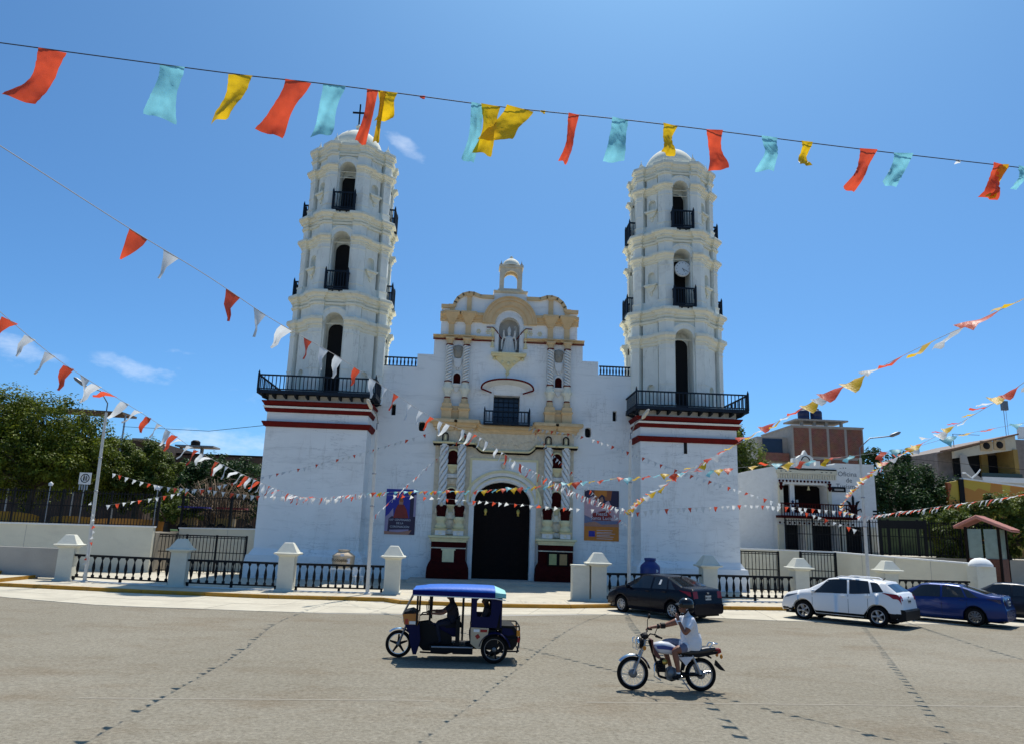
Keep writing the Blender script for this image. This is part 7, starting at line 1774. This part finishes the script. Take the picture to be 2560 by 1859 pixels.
# ================================================================ bunting
FC = {'R': (.68, .085, .035), 'Y': (.72, .46, .012), 'W': (.70, .72, .72), 'B': (.22, .58, .68)}
for k, c in FC.items(): M['flag'+k] = mat('plastic_flag_'+{'R': 'red', 'Y': 'yellow', 'W': 'white', 'B': 'blue'}[k], c, .45, .10, 14, .2, 26, trans=.58)
M['cord'] = mat('pale_string', (.42, .42, .42), .8); M['cordd'] = mat('dark_string', (.03, .04, .06), .7)
def flagmesh(kind, w_, l_, rd, shear=0., crump=.02, nx=4, nz=7, jit=1.):
    v = []; fs = []
    ph = [rd.uniform(0, 6) for _ in range(4)]; tw = rd.uniform(-1.3, 1.3); ta = rd.uniform(.10, .36)
    for j in range(nz+1):
        q = j/nz
        ww = w_*(1-q*.94) if kind == 'T' else w_*(1-ta*math.sin(PI*min(1, q*1.05))+.04*jit*rd.uniform(-1, 1))
        for i in range(nx+1):
            s_ = (i/nx-.5)
            x = s_*ww+shear*q**1.3+w_*.10*math.sin(ph[2]+q*5)*q+(rd.uniform(-.5, .5)*crump*.6*jit if 0 < j else 0)
            y = crump*math.sin(ph[0]+s_*7+q*4)*q+crump*1.6*math.sin(ph[1]+q*6)*q+s_*ww*math.sin(tw*q)*.9+rd.uniform(-.3, .3)*crump*(j > 0)
            v.append((x, y, -q*l_))
    n = nx+1
    fs = [(j*n+i, j*n+i+1, (j+1)*n+i+1, (j+1)*n+i) for j in range(nz) for i in range(nx)]
    return v, fs
def catmull(P, n):
    P = [Vector(p) for p in P]; out = []
    Q = [P[0]*2-P[1]]+P+[P[-1]*2-P[-2]]
    for i in range(1, len(Q)-2):
        a, b, c, d = Q[i-1:i+3]
        # centripetal-ish: limit overshoot by using tangent scaling
        L1 = (b-a).length; L2 = (c-b).length; L3 = (d-c).length
        m1 = (c-a)/(L1+L2+1e-6)*L2; m2 = (d-b)/(L2+L3+1e-6)*L2
        for k in range(n):
            t_ = k/n; t2 = t_*t_; t3 = t2*t_
            out.append(b*(2*t3-3*t2+1)+m1*(t3-2*t2+t_)+c*(-2*t3+3*t2)+m2*(t3-t2))
    out.append(P[-1]); return out
FM = {}
rdv = random.Random(99)
for kind, (w_, l_) in {'T': (.20, .235), 'Q': (.21, .24)}.items():
    for var in range(6):
        v, fs = flagmesh(kind, w_, l_, rdv, rdv.uniform(-.04, .02), .014, 3, 4)
        for c in FC:
            mb = MB(); mb.add(v, fs, 0, True); FM[kind, var, c] = mb.mesh('pennant', M['flag'+c])
def bunting(label, P, kind, pat, sp, wind=(35, 22), scale=1., seed=0, dark=False, s0=.1, gap=.06):
    rd = random.Random(seed)
    C_ = catmull(P, 10)
    t = thing('bunting_string', label, 'bunting', tuple(C_[-1]), 0, 'strings of bunting over the square')
    org = C_[-1]
    MB().tube([p-org for p in C_], .003, 5).build('cord', M['cordd'] if dark else M['cord'], t)
    S = [0]
    for a, b in zip(C_, C_[1:]): S.append(S[-1]+(b-a).length)
    s_ = s0; k = 0; i = 0
    while s_ < S[-1]-.12:
        while S[i+1] < s_: i += 1
        f = (s_-S[i])/(S[i+1]-S[i]); p = C_[i].lerp(C_[i+1], f); tg = (C_[i+1]-C_[i]).normalized()
        c = pat[k % len(pat)]; k += 1
        if rd.random() > gap:
            dn = Vector((0, 0, -1)); wd = Vector((-.85, .25, .0))
            ang = R(max(-5, rd.gauss(*wind)))
            h = (dn*math.cos(ang)+wd.normalized()*math.sin(ang)); h = (h-tg*h.dot(tg)*.5).normalized()
            z = -h; x = (tg-z*tg.dot(z)).normalized(); y = z.cross(x)
            o = inst('pennant', FM[kind, rd.randrange(6), c], t, p-org, Matrix((x, y, z)).transposed().to_euler(), scale*rd.uniform(.85, 1.12))
        s_ += sp*rd.uniform(.8, 1.25)
    return t
STR = {
'S3': [(-6.04, -38.46, 4.91), (-6.10, -37.43, 4.74), (-6.15, -36.39, 4.57), (-6.19, -35.44, 4.48), (-6.26, -33.50, 4.32), (-6.35, -31.51, 4.12), (-6.47, -27.84, 3.93), (-6.61, -23.45, 3.81), (-7.16, -17.00, 4.00), (-6.61, -9.20, 4.59)],
'S2': [(-4.96, -41.28, 5.06), (-4.59, -40.03, 4.99), (-4.29, -38.99, 4.93), (-4.06, -38.20, 4.90), (-3.79, -37.28, 4.83), (-3.40, -35.94, 4.80), (-3.04, -34.71, 4.73), (-2.49, -32.85, 4.63), (-1.79, -30.45, 4.69), (-0.82, -27.16, 4.53), (2.46, -15.99, 4.40), (5.52, -9.00, 4.18)],
'S4': [(2.41, -38.79, 4.93), (2.50, -37.96, 4.94), (2.61, -36.84, 4.96), (2.88, -33.97, 4.94), (3.10, -31.64, 4.89), (3.41, -28.42, 4.82), (3.91, -23.08, 4.70), (4.48, -16.78, 4.36), (5.58, -9.00, 4.25)],
'S5': [(2.81, -38.29, 4.49), (3.46, -36.81, 4.49), (4.66, -34.09, 4.58), (6.88, -29.05, 4.79), (9.38, -23.38, 4.94), (13.72, -13.57, 4.91), (15.02, -10.50, 4.69), (16.02, -9.00, 4.48), (17.50, -7.60, 4.34)],
'S6': [(13.21, -27.87, 4.65), (14.09, -22.99, 4.55), (14.98, -18.11, 4.46), (17.61, -7.60, 4.37)],
'S7': [(1.54, 1.30, 9.36), (4.87, -0.24, 8.69), (9.59, -2.64, 6.75), (13.70, -5.05, 5.18), (17.40, -7.60, 3.62)],
'S8': [(5.57, -9.00, 4.08), (7.07, -8.82, 4.33), (9.45, -8.53, 4.52), (11.60, -8.28, 4.70), (16.47, -7.72, 4.56), (17.55, -7.60, 4.33)],
'S9': [(-6.49, -9.26, 4.59), (-3.71, -14.0, 4.51), (-1.5, -17.79, 4.42), (0.44, -21.02, 4.47), (2.33, -24.17, 4.54), (4.06, -27.03, 4.61), (5.01, -28.59, 4.66), (6.2, -30.53, 4.77), (6.73, -31.28, 4.95), (8.6, -34.2, 5.3)],
'S15': [(-19.72, -7.12, 3.85), (-19.40, -7.15, 2.63), (-19.48, -7.15, 1.64), (-19.62, -7.15, 0.71)],
'S10': [(-6.50, -9.20, 4.55), (-3.99, -9.16, 4.49), (-1.34, -9.11, 4.39), (3.41, -9.03, 4.21), (5.49, -9.00, 4.29)],
'S11': [(-6.28, -9.20, 3.46), (-4.39, -3.86, 6.14), (-3.11, -1.11, 7.72), (-1.81, 1.30, 9.22)],
'S12': [(1.78, 1.30, 9.26), (2.92, -1.09, 7.40), (4.02, -3.83, 5.91), (5.03, -6.94, 4.22), (5.55, -9.00, 3.46)],
'S13': [(-19.13, -6.90, 3.68), (-17.85, -5.97, 4.02), (-16.32, -4.94, 4.49), (-13.45, -3.19, 5.39), (-10.14, -1.40, 6.54), (-7.54, -0.12, 7.53), (-4.41, 1.30, 8.83)],
'S14': [(-19.05, -6.90, 5.21), (-17.45, -7.17, 4.82), (-16.06, -7.42, 4.60), (-14.38, -7.72, 4.54), (-11.83, -8.18, 4.33), (-9.84, -8.55, 4.34), (-8.04, -8.89, 4.26), (-6.43, -9.20, 4.59)]}
bunting('red and white pennant string sweeping from upper left towards the right poster', STR['S2'], 'T', 'RWWRWW', .40, (20, 12), .95, 2, s0=2.42, gap=.06)
bunting('red and white pennant string at the left edge running down past the left lamp', STR['S3'], 'T', 'RWW', .36, (35, 22), 1.05, 3)
bunting('yellow, orange and white square flag string sweeping to the upper right corner', STR['S4'], 'Q', 'YRW', .48, (56, 12), 1.08, 4, s0=.30)
bunting('yellow, orange and white flag string looping to the curved arm street lamp', STR['S5'], 'Q', 'YWR', .42, (60, 16), .72, 5)
bunting('red and white pennant string from the rightmost lamp to the right edge', STR['S6'], 'T', 'WRW', .30, (55, 22), 1.0, 6)
bunting('red and white pennant string from the portal cornice across the right tower base', STR['S7'], 'T', 'WWR', .33, (20, 20), .95, 7)
bunting('red and white pennant string across the right tower between two street lamps', STR['S8'], 'T', 'WRWW', .33, (8, 10), 1.0, 8)
bunting('blue, yellow and orange flag string crossing in front of the church door', STR['S9'], 'Q', 'BYR', .31, (66, 12), .80, 9)
bunting('red and white pennant string hanging level across the church door', STR['S10'], 'T', 'WRW', .34, (50, 25), .85, 10)
bunting('red and white pennant string rising from the left poster to the portal cornice', STR['S11'], 'T', 'WRWW', .30, (30, 20), .95, 11)
bunting('red and white pennant string falling from the portal cornice to the right poster', STR['S12'], 'T', 'WRWW', .30, (30, 20), .95, 12)
bunting('red and white pennant string rising across the left tower to the portal', STR['S13'], 'T', 'WRW', .36, (35, 25), .95, 13)
bunting('red and white pennant string sagging across the left tower base', STR['S14'], 'T', 'WRWW', .36, (8, 10), 1.0, 14)
bunting('short strip of red and white pennants hanging along the leftmost lamp pole', STR['S15'], 'T', 'WRW', .26, (25, 15), .7, 15)
# the big near string
TAB = [(-120, -4.60, -40.56), (0, -4.35, -40.53), (145, -4.05, -40.49), (540, -3.19, -40.38), (700, -2.82, -40.35), (880, -2.39, -40.30), (1100, -1.84, -40.23), (1390, -1.09, -40.17), (1600, -.52, -40.11), (1810, .07, -40.04), (2000, .63, -39.98), (2268, 1.46, -39.90), (2400, 1.89, -39.85)]
near = [(x, y, 5.3) for _, x, y in TAB]
near = [(-6.2, -40.7, 5.34)]+near+[(3.4, -39.7, 5.34)]
t = thing('bunting_string', 'nearest string of long crumpled red, blue and yellow plastic flags across the sky', 'bunting', near[-1], 0, 'strings of bunting over the square')
org = Vector(near[-1]); C_ = catmull(near, 8)
MB().tube([p-org for p in C_], .003, 6).build('cord', M['cordd'], t)
rd = random.Random(17)
FL = [(115, 'R', 55, 125, -.09), (378, 'B', 55, 120, -.035), (533, 'Y', 55, 112, -.07), (662, 'R', 58, 132, -.125), (742, 'B', 52, 122, -.06), (826, 'R', 26, 128, -.03), (860, 'Y', 46, 66, -.01), (850, 'Y', 14, 125, -.015), (1058, 'B', 34, 140, -.02), (1086, 'Y', 48, 122, -.02), (1150, 'Y', 70, 96, -.14), (1268, 'R', 28, 122, -.03), (1372, 'B', 44, 116, -.035), (1482, 'Y', 42, 80, -.02), (1580, 'R', 42, 104, .02), (1702, 'B', 44, 88, -.005), (1786, 'Y', 32, 64, -.01), (1922, 'R', 48, 112, -.105), (2000, 'B', 50, 92, -.09), (2212, 'R', 56, 98, -.08), (2216, 'Y', 30, 96, -.10), (2262, 'B', 40, 60, -.06)]
for i, (px, c, w_, l_, sh) in enumerate(FL):
    x = smooth_i([(a, b) for a, b, _ in TAB], px); y = smooth_i([(a, c_) for a, _, c_ in TAB], px)
    v, fs = flagmesh('Q', w_*.00207*1.12, l_*.00207*1.12, rd, sh*1.1, .015, 9, 18, .1)
    mb = MB(); mb.add(v, fs, 0, True)
    a = math.atan2(.055, .42)
    o = mb.build('flag', M['flag'+c], t, Vector((x, y-.001*i, 5.298))-org, (R(rd.uniform(2, 14)), 0, a*0+.12+rd.uniform(-.25, .25)))
for px, c in ((935, 'R'), (1200, 'Y'), (2120, 'W')):
    x = smooth_i([(a, b) for a, b, _ in TAB], px); y = smooth_i([(a, c_) for a, _, c_ in TAB], px)
    v, fs = flagmesh('Q', .03, .02, rd, .0, .008, 3, 3); mb = MB(); mb.add(v, fs, 0, True); mb.build('flag_scrap', M['flag'+c], t, Vector((x, y, 5.305))-org)
